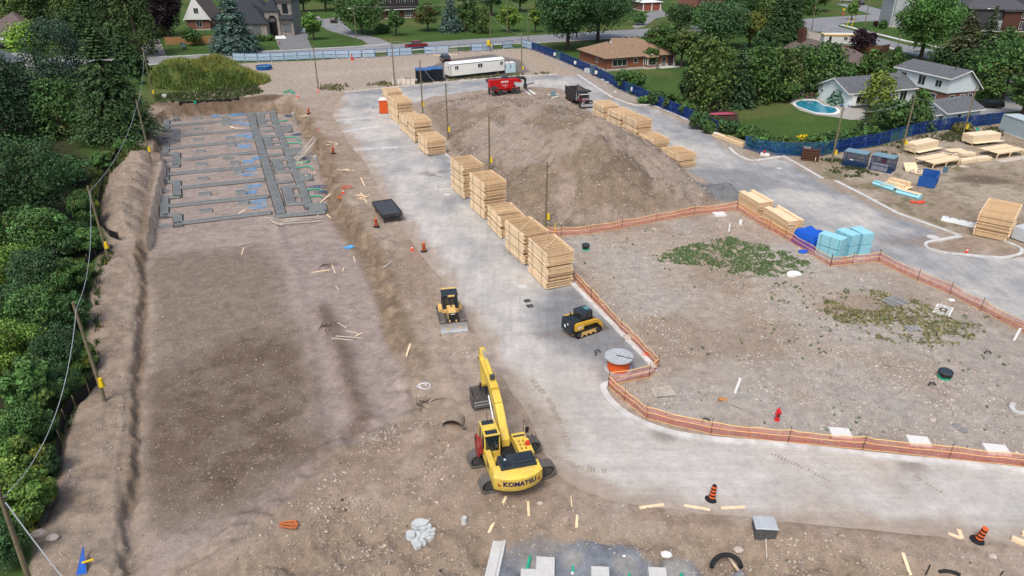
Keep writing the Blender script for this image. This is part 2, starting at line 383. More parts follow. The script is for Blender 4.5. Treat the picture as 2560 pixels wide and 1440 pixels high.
def text_mesh(txt,size,mat_,name='lettering',ext=.004,bold=0.0,shear=0):
 cu=bpy.data.curves.new(name,'FONT');cu.body=txt;cu.size=size;cu.extrude=ext;cu.offset=bold;cu.shear=shear
 cu.align_x='CENTER';cu.align_y='CENTER';cu.resolution_u=3
 o=bpy.data.objects.new(name,cu);COL.objects.link(o)
 dg=bpy.context.evaluated_depsgraph_get();me=bpy.data.meshes.new_from_object(o.evaluated_get(dg));me.name=name
 bpy.data.objects.remove(o);bpy.data.curves.remove(cu)
 me.materials.clear();me.materials.append(mat_);return me
def cdt_sheet(poly,step,z):
 """flat tessellated sheet inside a polygon"""
 xs=[p[0]for p in poly];ys=[p[1]for p in poly]
 out=[];n=len(poly)
 for i in range(n):
  a=Vector(poly[i]);b_=Vector(poly[(i+1)%n]);L_=(b_-a).length;k=max(1,int(L_/step))
  for j in range(k):out.append(a.lerp(b_,j/k))
 m=len(out)
 gx, gy=np.meshgrid(np.arange(min(xs),max(xs),step),np.arange(min(ys),max(ys),step))
 gx=gx.ravel()+nrg.uniform(-.2,.2,gx.size)*step;gy=gy.ravel()+nrg.uniform(-.2,.2,gy.size)*step
 k=sd(poly,gx,gy)>step*.45
 pts=out+[Vector((a,b_))for a,b_ in zip(gx[k],gy[k])]
 r=delaunay_2d_cdt(pts,[],[list(range(m))],1,1e-4)
 V=np.array([(v.x,v.y)for v in r[0]]);Fs=[f for f in r[2]]
 Fc=np.array([f[:3]for f in Fs])
 c=V[Fc].mean(axis=1);Fc=Fc[sd(poly,c[:,0],c[:,1])>-1e-3]
 a=V[Fc];cr=(a[:,1,0]-a[:,0,0])*(a[:,2,1]-a[:,0,1])-(a[:,1,1]-a[:,0,1])*(a[:,2,0]-a[:,0,0])
 Fc[cr<0]=Fc[cr<0][:,::-1]
 return np.column_stack([V,np.full(len(V),z)]), Fc
 # ------------------------------------------------------------------ terrain sheet
def make_ground():
 ny, nx=640, 660
 ys=17.0*(950/17.0)**(np.linspace(0,1,ny)**1.0)
 s=np.linspace(-1,1,nx);Y=np.repeat(ys[:,None],nx,1);X=s[None,:]*(Y*.86+14)
 X=X.ravel();Y=Y.ravel();Z=H(X,Y)
 n1=fbm(X,Y,6,4,21);n2=fbm(X,Y,1.6,4,31);n3=fbm(X,Y,16,3,41);n4=fbm(X,Y,.6,3,51)
 w1=(n1-.5)*3;ds=sd(SITE,X,Y);N=len(X)
 grass=np.array([.050,.098,.022])
 c=np.tile(grass,(N,1))*(.75+.5*n1[:,None]);peb=np.zeros(N)
 # tired lawn patches outside the site
 c=mixc(c,(.12,.12,.045),sstep(.52,.68,n3)*.5)
 # woods floor on the left
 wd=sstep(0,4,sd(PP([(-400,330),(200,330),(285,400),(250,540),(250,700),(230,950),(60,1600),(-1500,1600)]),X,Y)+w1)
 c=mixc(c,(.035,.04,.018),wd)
 # bare soil inside the fence
 k=sstep(-.3,.5,ds+w1*.3)
 c=mixc(c,(.37,.305,.255),k);peb=k*.16
 c=mixc(c,(.29,.225,.175),k*sstep(.45,.65,n1)*.75)
 c=mixc(c,(.44,.38,.33),k*sstep(.55,.75,n2)*.5)
 yd=sstep(-.5,2,sd(YARD,X,Y)+w1)
 c=mixc(c,(.40,.345,.295),yd*.8);peb=peb*(1-.6*yd)
 yl=sline(PP([(760,190),(1000,172),(1120,160),(1250,150)]),X,Y);c=mixc(c,(.45,.40,.36),yd*np.exp(-(yl/3)**2)*.6)
 # asphalt grindings where the site office stands
 gr=sstep(-.2,.8,sd(PP([(1060,172),(1110,150),(1230,135),(1300,150),(1330,180),(1270,192),(1110,200),(1040,190)]),X,Y)+w1*.4)
 c=mixc(c,(.13,.13,.135),gr*.85)
 # worn track of pale silt to the gate, east
 tr=sline(PP([(1410,190),(1370,160),(1330,132),(1312,116)]),X,Y);c=mixc(c,(.40,.33,.26),np.exp(-(tr/4)**2)*k)
 # lot: pale fine gravel with stone drifts
 lt=sstep(-.2,1,sd(LOT,X,Y));c=mixc(c,(.40,.345,.295),lt*.7)
 c=mixc(c,(.30,.235,.185),lt*sstep(.5,.62,n1)*.6);c=mixc(c,(.40,.39,.375),lt*sstep(.52,.7,fbm(X,Y,9,3,77))*.7)
 peb=np.maximum(peb,lt*(.22+.75*sstep(.47,.62,n2*.5+n1*.5)))
 # east storage yard: trampled, damp
 ey=sstep(-.3,1.5,sd(EAST,X,Y)+w1*.4);c=mixc(c,(.30,.245,.185),ey*.85);c=mixc(c,(.42,.37,.31),ey*sstep(.48,.62,n1)*.7)
 c=mixc(c,(.11,.12,.045),ey*sstep(.60,.66,n2)*.55);peb=np.where(ey>.5,.14,peb)
 pud=P(2450,451);dpd=np.hypot((X-pud[0])*.55,Y-pud[1]);c=mixc(c,(.16,.13,.10),sstep(2.6,1.2,dpd+w1*.5)*ey)
 stp=sstep(-.3,.6,sd(STRIP,X,Y));c=mixc(c,(.36,.33,.30),stp*.7)
 # excavation
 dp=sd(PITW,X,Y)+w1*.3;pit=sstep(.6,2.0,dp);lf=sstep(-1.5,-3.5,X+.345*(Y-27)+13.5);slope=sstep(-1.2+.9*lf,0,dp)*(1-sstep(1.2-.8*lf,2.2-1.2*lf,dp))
 c=mixc(c,(.34,.285,.265),pit);peb=np.where(pit>.5,.17,peb)
 dark=sd(PP([(352,640),(520,625),(660,600),(690,640),(735,760),(765,900),(790,1050),(780,1160),(700,1250),(690,1330),(500,1400),(330,1420),(325,1000)],PZF),X,Y)
 dk=sstep(-.8,1.8,dark+w1*1.2)*pit;c=mixc(c,(.205,.165,.13),dk*.75)
 dk2=sstep(-2,2.5,sd(PP([(560,900),(640,860),(760,900),(800,1080),(780,1180),(700,1260),(600,1330),(380,1330),(350,1180),(360,1000)],PZF),X,Y)+w1*1.6)*pit
 c=mixc(c,(.135,.098,.073),dk2*(.45+.4*sstep(.35,.6,n2)))
 dk3=sline(PP([(810,800),(860,900),(885,1000),(915,1080),(890,1110)],PZF),X,Y);c=mixc(c,(.15,.11,.085),np.exp(-(dk3/.8)**2)*.8*pit)
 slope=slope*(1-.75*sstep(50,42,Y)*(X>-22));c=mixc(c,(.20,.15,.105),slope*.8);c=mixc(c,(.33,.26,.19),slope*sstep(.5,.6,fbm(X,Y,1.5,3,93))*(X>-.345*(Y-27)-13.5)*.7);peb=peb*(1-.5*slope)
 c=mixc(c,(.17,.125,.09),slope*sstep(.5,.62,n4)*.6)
 # topsoil ridge at the pit head
 rl=sline(PP([(392,262),(470,264),(600,254),(700,242)],.5),X,Y);c=mixc(c,(.14,.10,.07),np.exp(-((rl+w1*.3)/1.7)**2))
 # berms and heap
 bb=np.maximum(sd(BERM1,X,Y),sd(BERM2,X,Y))+w1*.3
 c=mixc(c,(.33,.27,.22),sstep(-.5,.5,bb)*.9);peb=np.maximum(peb,sstep(-.5,.5,bb)*.42)
 c=mixc(c,(.25,.19,.15),sstep(-.5,.5,bb)*sstep(.5,.6,n2)*.6)
 pb=sstep(-.6,.8,sd(PILEBASE,X,Y)+w1*.3)
 c=mixc(c,(.235,.185,.138),pb);peb=np.where(pb>.5,.22+.45*sstep(1.8,.2,Z)+.3*sstep(.56,.68,n2),peb)
 ang=np.arctan2(Y-CONES[0][1],X-CONES[0][0])
 c=mixc(c,(.205,.16,.12),pb*sstep(.50,.66,fbm(ang*22,Z*.6,2.2,3,91))*.85);c=mixc(c,(.35,.29,.25),pb*sstep(.50,.62,n1)*.8);c=mixc(c,(.13,.098,.07),pb*sstep(.56,.66,n2*.6+.4*fbm(X,Y,5,3,96))*.7)
 # dug-over ground in front, with drifts of cobbles
 dg=sstep(-.4,1.2,sd(DUG,X,Y)+w1*.4);c=mixc(c,(.27,.215,.165),dg*.85);peb=np.maximum(peb,dg*(.28+.65*sstep(.52,.64,n2)))
 pd=sstep(-.05,.25,sd(PAD,X,Y)+(n4-.5)*.5);c=mixc(c,(.20,.23,.275),pd);peb=np.where(pd>.5,.12,peb)
 for px, py in((1325,1410),(1432,1405),(1560,1425),(1700,1435)):
  a=P(px,py,-.9);c=mixc(c,(.36,.355,.34),pd*sstep(1.0,.4,np.hypot(X-a[0],Y-a[1])+w1*.3)*.7)
  # excavator stand: churned earth round the tracks
 ex=P(1290,1190);c=mixc(c,(.30,.24,.19),sstep(6,2.5,np.hypot(X-ex[0],(Y-ex[1])*.8)+w1)*.7*(1-pit))
 gx, gy=P(1815,480);g_=sstep(4.2,2.6,np.hypot((X-gx)*.8,Y-gy)+w1*.3);c=mixc(c,(.17,.18,.195),g_)
 mx, my=VMOUND;e=np.hypot((X-mx)/12.4,(Y-my)/9);c=mixc(c,(.085,.105,.032),sstep(1.05,.92,e));peb=np.where(e<1,0,peb)
 # far yards and building plot on the right
 d2=sstep(-.5,.5,sd(PP([(1950,84),(2012,76),(2060,86),(2125,96),(2100,118),(1990,105),(1930,112)]),X,Y));c=mixc(c,(.33,.30,.26),d2);peb=np.where(d2>.5,.2,peb)
 bedm=sstep(.1,.6,sd(PP([(1730,262),(1780,250),(1850,285),(1855,310),(1800,320),(1750,300)]),X,Y));c=mixc(c,(.05,.035,.028),bedm)
 site=sstep(-.3,.5,ds)[:,None];c=c*(1-site*(1-np.array([.90,.89,.865])[None]))
 peb=np.clip(peb,0,1)
 i=np.arange((ny-1)*(nx-1));r=i//(nx-1);q=i%(nx-1);a=r*nx+q
 F_=np.column_stack([a,a+1,a+nx+1,a+nx])
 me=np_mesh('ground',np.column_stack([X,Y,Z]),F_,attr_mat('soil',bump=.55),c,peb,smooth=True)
 return tag(link('ground',me),kind='structure')
make_ground()
# ------------------------------------------------------------------ carriageways, drives and walks
def road_cols(V,kind):
 X, Y=V[:,0], V[:,1];n1=fbm(X,Y,7,4,61);n2=fbm(X,Y,1.8,4,62);N=len(X)
 u=X*.941+Y*.339;v=-X*.339+Y*.941
 st=fbm(u,v*.16,1.5,4,63)
 c=np.tile(np.array([.25,.265,.285]),(N,1))
 if kind=='site':
  edge=sd(ROADW,X,Y)
  west=sstep(2,-2,X-(-.36*(Y-59)+9.0))
  dust=.66+.5*(st-.5)+.8*(n1-.5)
  lower=sstep(52,40,Y)
  dust=dust*(1-lower)+lower*(.95+.5*(fbm(X*.25,Y,1.6,4,64)-.5))
  ax=sd(PP([(1395,735),(1440,720),(1625,905),(1640,930),(1530,955),(1480,900),(1400,860),(1350,790)]),X,Y)
  dust=dust-1.0*sstep(-2,1.5,ax+(n2-.5)*3)*(1-.3*n1)
  k=sline(PP([(862,236),(1140,210),(1380,193)]),X,Y);dust=dust-.5*np.exp(-(k/2.2)**2)
  k=sline(PP([(1460,200),(1540,250),(1600,272),(1790,345),(1860,395)]),X,Y);dust=dust-.35*np.exp(-(k/1.8)**2)
  k=sline(PP([(1990,400),(2090,470),(2260,545),(2360,595)]),X,Y);dust=dust-.75*np.exp(-((k+(n2-.5)*3)/2.6)**2)
  k=sline(PP([(980,262),(1110,400),(1180,500),(1300,620),(1400,740)]),X,Y);dust=dust-.45*np.exp(-((k+n2)/1.6)**2)
  east=sstep(10,16,X-.0*Y)*sstep(50,60,Y);dust=dust-.12*east
  dust=np.clip(dust+.9*(n2-.5)+.5*(n1-.5),0,1)
  c=mixc(c,(.49,.475,.452),dust)
  ea=sstep(0,.6,fbm(X,Y,5,3,65)*1.0-.35)*lower;c=mixc(c,(.45,.395,.335),ea*.75)
  # soil trodden in from the verge on the west side
  wv=sline(PP(ROAD[:27]),X,Y);c=mixc(c,(.36,.30,.25),sstep(2.6,.2,wv+(n2-.5)*3.2))
  wv=sline(PP(ROAD[70:84]),X,Y);c=mixc(c,(.33,.275,.225),sstep(1.5,.1,wv+(n2-.5)*2.2))
  # saw-cut and patched trench lines of new concrete dust
  for a in([(848,300),(930,294)],[(885,374),(985,368)],[(850,330),(940,316)],[(990,300),(1040,350)]):
   k=sline(PP(a),X,Y);c=mixc(c,(.60,.61,.61),np.exp(-((k+(n2-.5))/.55)**2)*.8)
  k=sline(PP([(800,315),(850,308)]),X,Y);c=mixc(c,(.25,.27,.28),np.exp(-(k/.8)**2)*.7)
  a=P(1785,452);k=np.hypot((X-a[0])*.8,Y-a[1]);c=mixc(c,(.235,.245,.26),sstep(7,4.5,k+(n2-.5)*2)*.9)
  c=mixc(c,(.20,.205,.215),sstep(-1.5,1.2,ax+(n2-.5)*3)*.75)
  # wet stains
  for px, py, r_, s_ in((1240,925,1.1,1),(1215,900,.8,1),(1385,832,.8,.5),(2268,604,1.6,.4),(1660,1090,.9,1),(2280,1160,.9,1),(1345,838,.9,.4)):
   a=P(px,py);k=np.hypot((X-a[0])*s_,Y-a[1]);c=mixc(c,(.22,.20,.19),sstep(r_,r_*.5,k+(n2-.5)*1.6)*.7)
 else:
  c=np.tile(np.array([.235,.245,.265]),(N,1))*(.88+.24*n1[:,None])*(.94+.12*st[:,None])
 return c
def sheet(name,poly,step,z,kind,m,peb=0.0,cols=None):
 V, F_=cdt_sheet(poly,step,z)
 c=road_cols(V,kind)if cols is None else np.tile(np.array(cols),(len(V),1))*(.9+.2*fbm(V[:,0],V[:,1],2.5,3,71))[:,None]
 me=np_mesh(name,V,F_,m,c,np.full(len(V),peb),smooth=False)
 return tag(link(name,me),kind='structure')
M_road=attr_mat('dusty_asphalt',bump=.18,var=.15,streak=.10)
M_pave=attr_mat('paving',bump=.12,var=.07,peb=False)
sheet('site_road',ROADW,.55,.0,'site',M_road,.015)
STREET=[(-60,186),(300,166),(560,150),(700,143),(860,134),(1000,127),(1200,113),(1330,107),(1440,101),(1540,95),(1640,88),(1760,78),(1880,70),(2009,76),(2114,86),(2225,123),(2295,141),(2400,173),(2560,216),(2700,262),(2700,222),(2560,179),(2440,144),(2262,112),(2130,76),(2095,66),(2097,60),(2150,54),(2222,52),(2230,32),(2160,12),(2120,10),(2090,10),(2180,36),(2100,41),(2012,47),(1950,53),(1830,60),(1700,67),(1600,73),(1440,82),(1280,92),(1100,103),(981,111),(860,119),(700,127),(560,135),(300,150),(-60,170)]
sheet('street',PP(STREET),1.3,.03,'street',M_pave)
sheet('driveway',PP([(690,100),(716,97),(705,79),(740,74),(776,73),(768,95),(780,120),(700,124)]),1.2,.036,'s',M_pave,cols=(.19,.195,.21))
sheet('driveway',PP([(790,57),(800,48),(850,44),(862,62),(880,78),(915,88),(948,96),(975,108),(980,111),(892,117),(920,110),(905,100),(860,88),(820,76)]),1.2,.037,'s',M_pave,cols=(.23,.24,.255))
sheet('walkway',PP([(688,98),(716,97),(705,80.5),(762,79.5),(767,71),(692,73)]),1.5,.042,'s',M_pave,cols=(.72,.73,.74))
sheet('driveway',PP([(20,135),(60,128),(100,150),(210,130),(300,150),(300,165),(200,172),(80,182),(50,170)]),1.5,.038,'s',M_pave,cols=(.30,.31,.32))
sheet('driveway',PP([(340,134),(372,98),(398,98),(412,130),(418,141),(345,146)]),1.2,.038,'s',M_pave,cols=(.22,.215,.20))
sheet('driveway',PP([(2440,262),(2470,248),(2560,236),(2700,238),(2700,286),(2560,276),(2440,290)]),1.2,.03,'s',M_pave,cols=(.25,.255,.26))
sheet('driveway',PP([(1622,30),(1655,26),(1672,40),(1640,46),(1612,66),(1590,72),(1580,66)]),1.5,.038,'s',M_pave,cols=(.22,.22,.23))
# kerb stones: long strips with a real step
def strip(pts,w_,z0,z1,name,m,kind='structure',z=0.0):
 """band of concrete along a path, mitred"""
 q=[Vector(p).to_2d()for p in pts];mb=MB();L_=[];R_=[]
 for i, p in enumerate(q):
  a=(q[i]-q[i-1]).normalized()if i else(q[1]-q[0]).normalized()
  b_=(q[i+1]-q[i]).normalized()if i<len(q)-1 else a
  t=(a+b_).normalized()if(a+b_).length>.2 else a
  nrm=Vector((-t.y,t.x));k=w_/2/max(.5,abs(nrm.dot(Vector((-a.y,a.x)))))
  L_.append(p+nrm*k);R_.append(p-nrm*k)
 for i in range(len(q)-1):
  l0, l1, r0, r1=L_[i], L_[i+1], R_[i], R_[i+1]
  vs=[(*r0,z0),(*r1,z0),(*l1,z0),(*l0,z0),(*r0,z1),(*r1,z1),(*l1,z1),(*l0,z1)]
  mb.add(vs,[(4,5,6,7),(0,1,5,4),(2,3,7,6),(1,2,6,5),(3,0,4,7)])
 o=mb.build(name,m);tag(o,kind=kind);return o
def densify(pts,n=3):
 """Catmull-Rom through the survey points"""
 p=[Vector(a)for a in pts];out=[]
 for i in range(len(p)-1):
  a, b_, c_, d_=p[max(i-1,0)], p[i], p[i+1], p[min(i+2,len(p)-1)]
  for k in range(n):
   t=k/n;out.append(.5*((2*b_)+(c_-a)*t+(2*a-5*b_+4*c_-d_)*t*t+(3*b_-a-3*c_+d_)*t**3))
 return out+[p[-1]]
M_kerb=mat('kerb_concrete',(.58,.59,.585),.9,var=.2,scale=1.2,dirt=.45)
def kerb(px,w_=.46,h=.13,smooth=3):
 pts=PP(px);pts=densify(pts,smooth)if smooth else pts
 return strip(pts,w_,-.05,h,'kerb',M_kerb)
kerb([(862,231),(1000,217),(1140,204),(1290,191),(1392,186)],smooth=0)
kerb([(1444,188),(1530,244),(1565,257),(1590,264),(1630,262),(1700,291),(1794,336)],.5,smooth=0)
kerb([(1824,370),(1832,380),(1850,392),(1880,402),(1920,398),(1957,392)],smooth=3)
kerb([(1957,391),(2000,415),(2055,447)],smooth=0)
kerb([(2088,453),(2165,492),(2240,533),(2402,591)],smooth=0)
kerb([(2402,592),(2345,602)],smooth=0)
kerb([(2345,602),(2322,606),(2312,614),(2325,624),(2360,632),(2440,641),(2500,645),(2535,641),(2553,633),(2548,620),(2500,600)],.35)
kerb([(1424,703),(1480,760),(1560,842),(1642,926)],smooth=0)
kerb([(1642,926),(1580,943),(1530,957)],.32,smooth=0)
kerb([(1530,957),(1512,964),(1508,975),(1520,996),(1545,1022),(1580,1046),(1630,1068),(1700,1088),(1800,1102),(1920,1111),(2060,1126),(2240,1146),(2400,1161),(2560,1179),(2760,1204)],.5)
kerb([(1100,462),(1090,466),(1089,473),(1102,475),(1134,471),(1132,458),(1100,462)],.22,.1,0)
kerb([(952,262),(930,266),(925,272),(940,280),(955,278)],.2,.1,3)
kerb([(1060,336),(1090,362),(1124,394)],.25,.1,0)
kerb([(2535,1010),(2528,1020),(2545,1034),(2600,1038)],.3,.14,3)
strip(PP([(2102,62),(2160,77),(2262,102),(2360,121),(2464,141),(2600,175)]),1.7,0,.07,'sidewalk',M_kerb)
strip(PP([(2200,115),(2290,133),(2400,150),(2560,196)]),1.1,0,.075,'sidewalk',M_kerb)
strip(PP([(-60,187),(300,167),(560,151),(700,144),(860,135),(1000,128),(1200,114),(1330,108),(1440,102),(1540,96)]),.5,0,.14,'kerb',M_kerb)
strip(PP([(300,149),(560,134.4),(700,126.4),(860,118.4),(981,110.4)]),.5,0,.12,'kerb',M_kerb)
# ------------------------------------------------------------------ shared materials
M_pine=mat('sawn_pine',(.70,.51,.31),.75,var=.16,scale=2.5)
M_pine2=mat('sawn_pine_pale',(.80,.63,.42),.75,var=.14,scale=2.5)
M_white_wood=mat('white_spruce_boards',(.78,.68,.50),.75,var=.10,scale=2)
M_strap=mat('steel_strap',(.20,.14,.08),.6)
M_pole=mat('weathered_pole_wood',(.19,.165,.105),.9,var=.3,scale=6)
M_yellow=mat('yellow_plastic',(.72,.52,.02),.5,var=.06)
M_black=mat('black_rubber',(.018,.018,.02),.75,var=.2)
M_dark=mat('dark_steel',(.05,.055,.06),.5,var=.2,dirt=.2)
M_grey=mat('grey_steel',(.26,.27,.28),.55,metal=.3,var=.2,dirt=.3)
M_white=mat('white_paint',(.78,.79,.78),.5,var=.05)
M_conc=mat('pale_concrete',(.56,.57,.56),.9,var=.14,scale=2,dirt=.2)
M_form=mat('formwork_and_footing',(.15,.168,.175),.9,var=.22,scale=1.5,dirt=.12)
M_wetc=mat('fresh_grey_concrete',(.155,.17,.175),.85,var=.18,scale=3)
M_orange=mat('safety_orange',(.72,.13,.03),.6,var=.08)
M_red=mat('red_plastic',(.62,.04,.03),.55,var=.08)
M_bluep=mat('blue_paint',(.02,.075,.27),.5,var=.15,dirt=.1)
M_bluepipe=mat('blue_water_pipe',(.12,.42,.76),.5,var=.2)
M_greenpipe=mat('green_sewer_pipe',(.02,.42,.26),.5,var=.12)
M_galv=mat('galvanised_steel',(.52,.55,.58),.45,metal=.4,var=.15)
M_foam=mat('pale_blue_foam_board',(.30,.62,.72),.8,var=.06)
M_foam2=mat('blue_foam_edge',(.16,.47,.60),.8,var=.08)
M_glass=glass()
M_stone=mat('pale_stone',(.47,.41,.36),.9,var=.3,scale=3)
M_brown=mat('rusted_brown_steel',(.09,.045,.03),.8,var=.3)
def net_mat(name,col,op,sc):
 """woven plastic mesh: solid strands, real holes"""
 m, t, b=newmat(name);L=t.links;N=t.nodes
 b.inputs['Base Color'].default_value=(*col,1);b.inputs['Roughness'].default_value=.7;b.inputs['Specular IOR Level'].default_value=.1
 tr=N.new('ShaderNodeBsdfTransparent');mx=N.new('ShaderNodeMixShader');out=N['Material Output']
 geo=N.new('ShaderNodeNewGeometry');n=N.new('ShaderNodeTexNoise');n.inputs['Scale'].default_value=sc;n.inputs['Detail'].default_value=3
 L.new(geo.outputs['Position'],n.inputs['Vector'])
 mr=N.new('ShaderNodeMapRange');mr.inputs[1].default_value=.3;mr.inputs[2].default_value=.7;mr.inputs[3].default_value=op-.15;mr.inputs[4].default_value=min(1,op+.15)
 L.new(n.outputs[0],mr.inputs[0]);L.new(mr.outputs[0],mx.inputs[0]);L.new(tr.outputs[0],mx.inputs[1]);L.new(b.outputs[0],mx.inputs[2]);L.new(mx.outputs[0],out.inputs['Surface'])
 return m
M_net=net_mat('orange_netting',(.62,.14,.09),.38,3)
M_bmesh=net_mat('blue_fence_mesh',(.010,.032,.16),.85,1.2)
M_bmesh2=net_mat('open_wire_mesh',(.02,.11,.26),.45,1.2)
M_gscreen=net_mat('pale_grey_screen',(.40,.53,.66),.92,1.5)
M_strand=mat('yellow_strand',(.88,.60,.25),.7)
UX, UY=Vector((.941,.339,0)), Vector((-.339,.941,0))
ROW=math.atan2(.339,.941)
# ------------------------------------------------------------------ stacks of nailed stud-wall panels
_panels={}
def panel_mesh(w_,l,kind):
 k=(round(w_,1),round(l,1),kind)
 if k in _panels:return _panels[k]
 mb=MB();t=.135;r=random.Random(str(k))
 for x in(0,w_-.09):mb.box(x,x+.09,-(.30 if kind==2 and x==0 else 0),l,0,t,0)
 n=int(l/.42)if kind!=1 else int(l/.22)
 for i in range(n+1):
  y=i*(l-.05)/n+r.uniform(-.02,.02);y=min(max(y,0),l-.06)
  mb.box(.09,w_-.09,y,y+(.055 if kind!=1 else .085),.03,t-.012,1)
 _panels[k]=mb.mesh('wall_panel',[M_pine2,M_pine]);return _panels[k]
def stack(A,B,D,bottom,label,group,seed=0,dense=0,rz=None,packs=None,brace=False,z0=.0,wl=None):
 r=random.Random(seed);h=ztop(bottom[0],bottom[1],A[1]if False else bottom[2],z0)if len(bottom)>2 else None
 a=P(A[0],A[1],0)
 # height from the near left edge: the base point is known, so match the top pixel
 b0=PZ(bottom[0],bottom[1],z0);h=max(.6,CAMH-b0.y*math.tan(TILT+math.atan((A[1]-720)/FPX))-z0)
 pa, pb, pd=PZ(*A,z0+h), PZ(*B,z0+h), PZ(*D,z0+h)
 w_=(pb-pa).length;l=(pd-pa).length
 if wl:w_, l=wl
 w_=min(max(w_*1.06,2.75),3.2);l=min(max(l*1.08,4.2),6.5)
 if rz is None:e2=pd-pa;rz=max(R(15),min(R(25),math.atan2(e2.y,e2.x)-R(90)))
 t=thing('wall_panel_stack',label,'lumber stack',b0,rz,group)
 n=max(4,int(round((h-.1)/.15)));packs=packs or max(1,round(n/7));per=max(1,n//packs)
 z=.10;gap=(h-.10-n*.135)/max(1,packs-1)if packs>1 else 0;gap=min(max(gap,.02),.16);pi=0
 sk=MB()
 for y in(.5,l*.5,l-.6):sk.box(.05,w_-.05,y,y+.14,0,.10)
 ox=0
 for i in range(n):
  top=i==n-1
  if i and i%per==0 and pi<packs-1:
   pi+=1
   for y in(.5,l-.6):sk.box(.05+ox,w_-.05,y,y+.12,z,z+gap)
   z+=gap
  if i%2==0 or True:ox=r.uniform(-.04,.04)
  ln=l-(0 if top or(i%per)<2 else r.choice([0,0,.25,.5]));kind=(1 if dense else 0)if top else r.choice([0,1 if dense else 0,2])
  o=link('wall_panel',panel_mesh(w_-(0 if top else r.choice([0,.1])),ln,kind),t);o.location=(ox,r.uniform(-.05,.12),z);z+=.1365
 sk.build('bearer',M_pine,t)
 for y in(l*.22,l*.74):
  s=MB();s.box(-.055,-.045,y,y+.045,.05,z+.006);s.box(-.055,w_+.05,y,y+.03,z,z+.008);s.box(w_+.045,w_+.055,y,y+.045,.05,z+.006)
  s.build('strap',M_strap,t)
 if brace:
  s=MB();s.beam((.3,1.2,z+.03),(w_-.3,l-1.0,z+.03),.05,.03);s.build('brace',M_white_wood,t)
 return t
gN, gF, gR='wall panel stacks along the near east kerb', 'wall panel stacks at the far end of the internal road', 'wall panel stacks behind the spoil heap'
stack((1350,638),(1420,635),(1311,601),(1365,726),'nearest and longest stack of stud wall panels, standing by the start of the orange netting',gN,1,brace=True)
stack((1291,588),(1354,587),(1255,560),(1308,664),'second wall panel stack from the near end of its row, beside the nearest heap pole',gN,2,brace=True)
stack((1242,545),(1296,545),(1214,516),(1251,597),'lowest wall panel stack of the near row, in its middle, with a white diagonal brace',gN,3,brace=True)
stack((1198,460),(1249,458),(1167,436),(1211,550),'tallest wall panel stack of the near row, with a brace lying on top',gN,4,brace=True)
stack((1147,418),(1192,413),(1123,403),(1159,498),'farthest wall panel stack of the near row, beside the small kerbed island',gN,5)
stack((1061,350),(1109,349),(1041,334),(1069,391),'nearest wall panel stack of the far row, low with its studs packed close',gF,6,dense=1)
stack((1033,304),(1077,301),(1018,290),(1037,358),'tall wall panel stack second from the near end of the far row',gF,7,dense=1)
stack((1011,296),(1052,294),(997,285),(1018,338),'low wall panel stack squeezed between two taller ones in the far row',gF,8,dense=1)
stack((993,256),(1031,258),(974,242),(995,311),'tall wall panel stack beside the orange portable toilet',gF,9,dense=1)
stack((968,232),(1002,232),(957,222),(972,285),'farthest wall panel stack of the far row, behind the orange portable toilet',gF,10,dense=1)
stack((1506,265),(1548,266),(1483,252),(1506,300),'wall panel stack right beside the front bumper of the dump truck',gR,11,dense=1)
stack((1550,286),(1589,289),(1528,276),(1548,338),'reddish topped wall panel stack, second from the dump truck',gR,12,dense=1)
stack((1591,303),(1627,299),(1569,293),(1587,362),'tallest wall panel stack behind the spoil heap, made of four packs',gR,13,packs=4)
stack((1632,350),(1678,353),(1608,338),(1630,388),'wall panel stack between the tallest stack and the last one on the right',gR,14)
stack((1701,388),(1744,383),(1668,372),(1694,423),'lone wall panel stack at the near foot of the spoil heap, beside the gravel heap',gR,15)
t=stack((2451,530),(2510,552),(2540,510),(2430,588),'large wall panel stack in the storage yard at the right edge of the photo','wall panel stack',16,rz=math.atan2((PZ(2498,603)-PZ(2430,588)).y,(PZ(2498,603)-PZ(2430,588)).x),wl=(3.1,5.2),packs=3)
# ------------------------------------------------------------------ U shaped piles of roof trusses by the right road
def truss_pile(L,N,h,label,seed):
 a, b_=PZ(*L), PZ(*N);rz=math.atan2((b_-a).y,(b_-a).x);ln=(b_-a).length
 t=thing('board_pile',label,'board pile',a,rz,'piles of boards behind the orange netting');r=random.Random(seed)
 for side, dep in((0,0.0),(1,1.55)):
  nl=int(h/.105)
  for i in range(nl):
   mb=MB();z=i*.105+(.05 if i>nl//2 else 0);mb.box(0,ln-(.18*(i%2)if i<nl//2 else 0),dep+r.uniform(-.02,.02),dep+.75-side*.35,z,z+.09)
   mb.build('board',M_pine if i%3 else M_pine2,t,loc=(r.uniform(-.05,.05)-side*.1,0,0))
 mb=MB();mb.box(.2,ln-.35,.75,1.55,h-.22,h-.18);mb.build('plywood_sheet',M_pine2,t)
 mb=MB();[mb.box(.3+k*(ln-.8)/3,.42+k*(ln-.8)/3,.7,1.6,0,h-.25)for k in range(4)];mb.build('support',M_pine,t);return t
truss_pile((1843,512),(1893,543),1.75,'pile of long pine boards nearest the grey gravel heap, behind the netting corner',1)
truss_pile((1905,553),(1965,592),1.75,'pile of long pine boards between its twin and the blue tarpaulin',2)
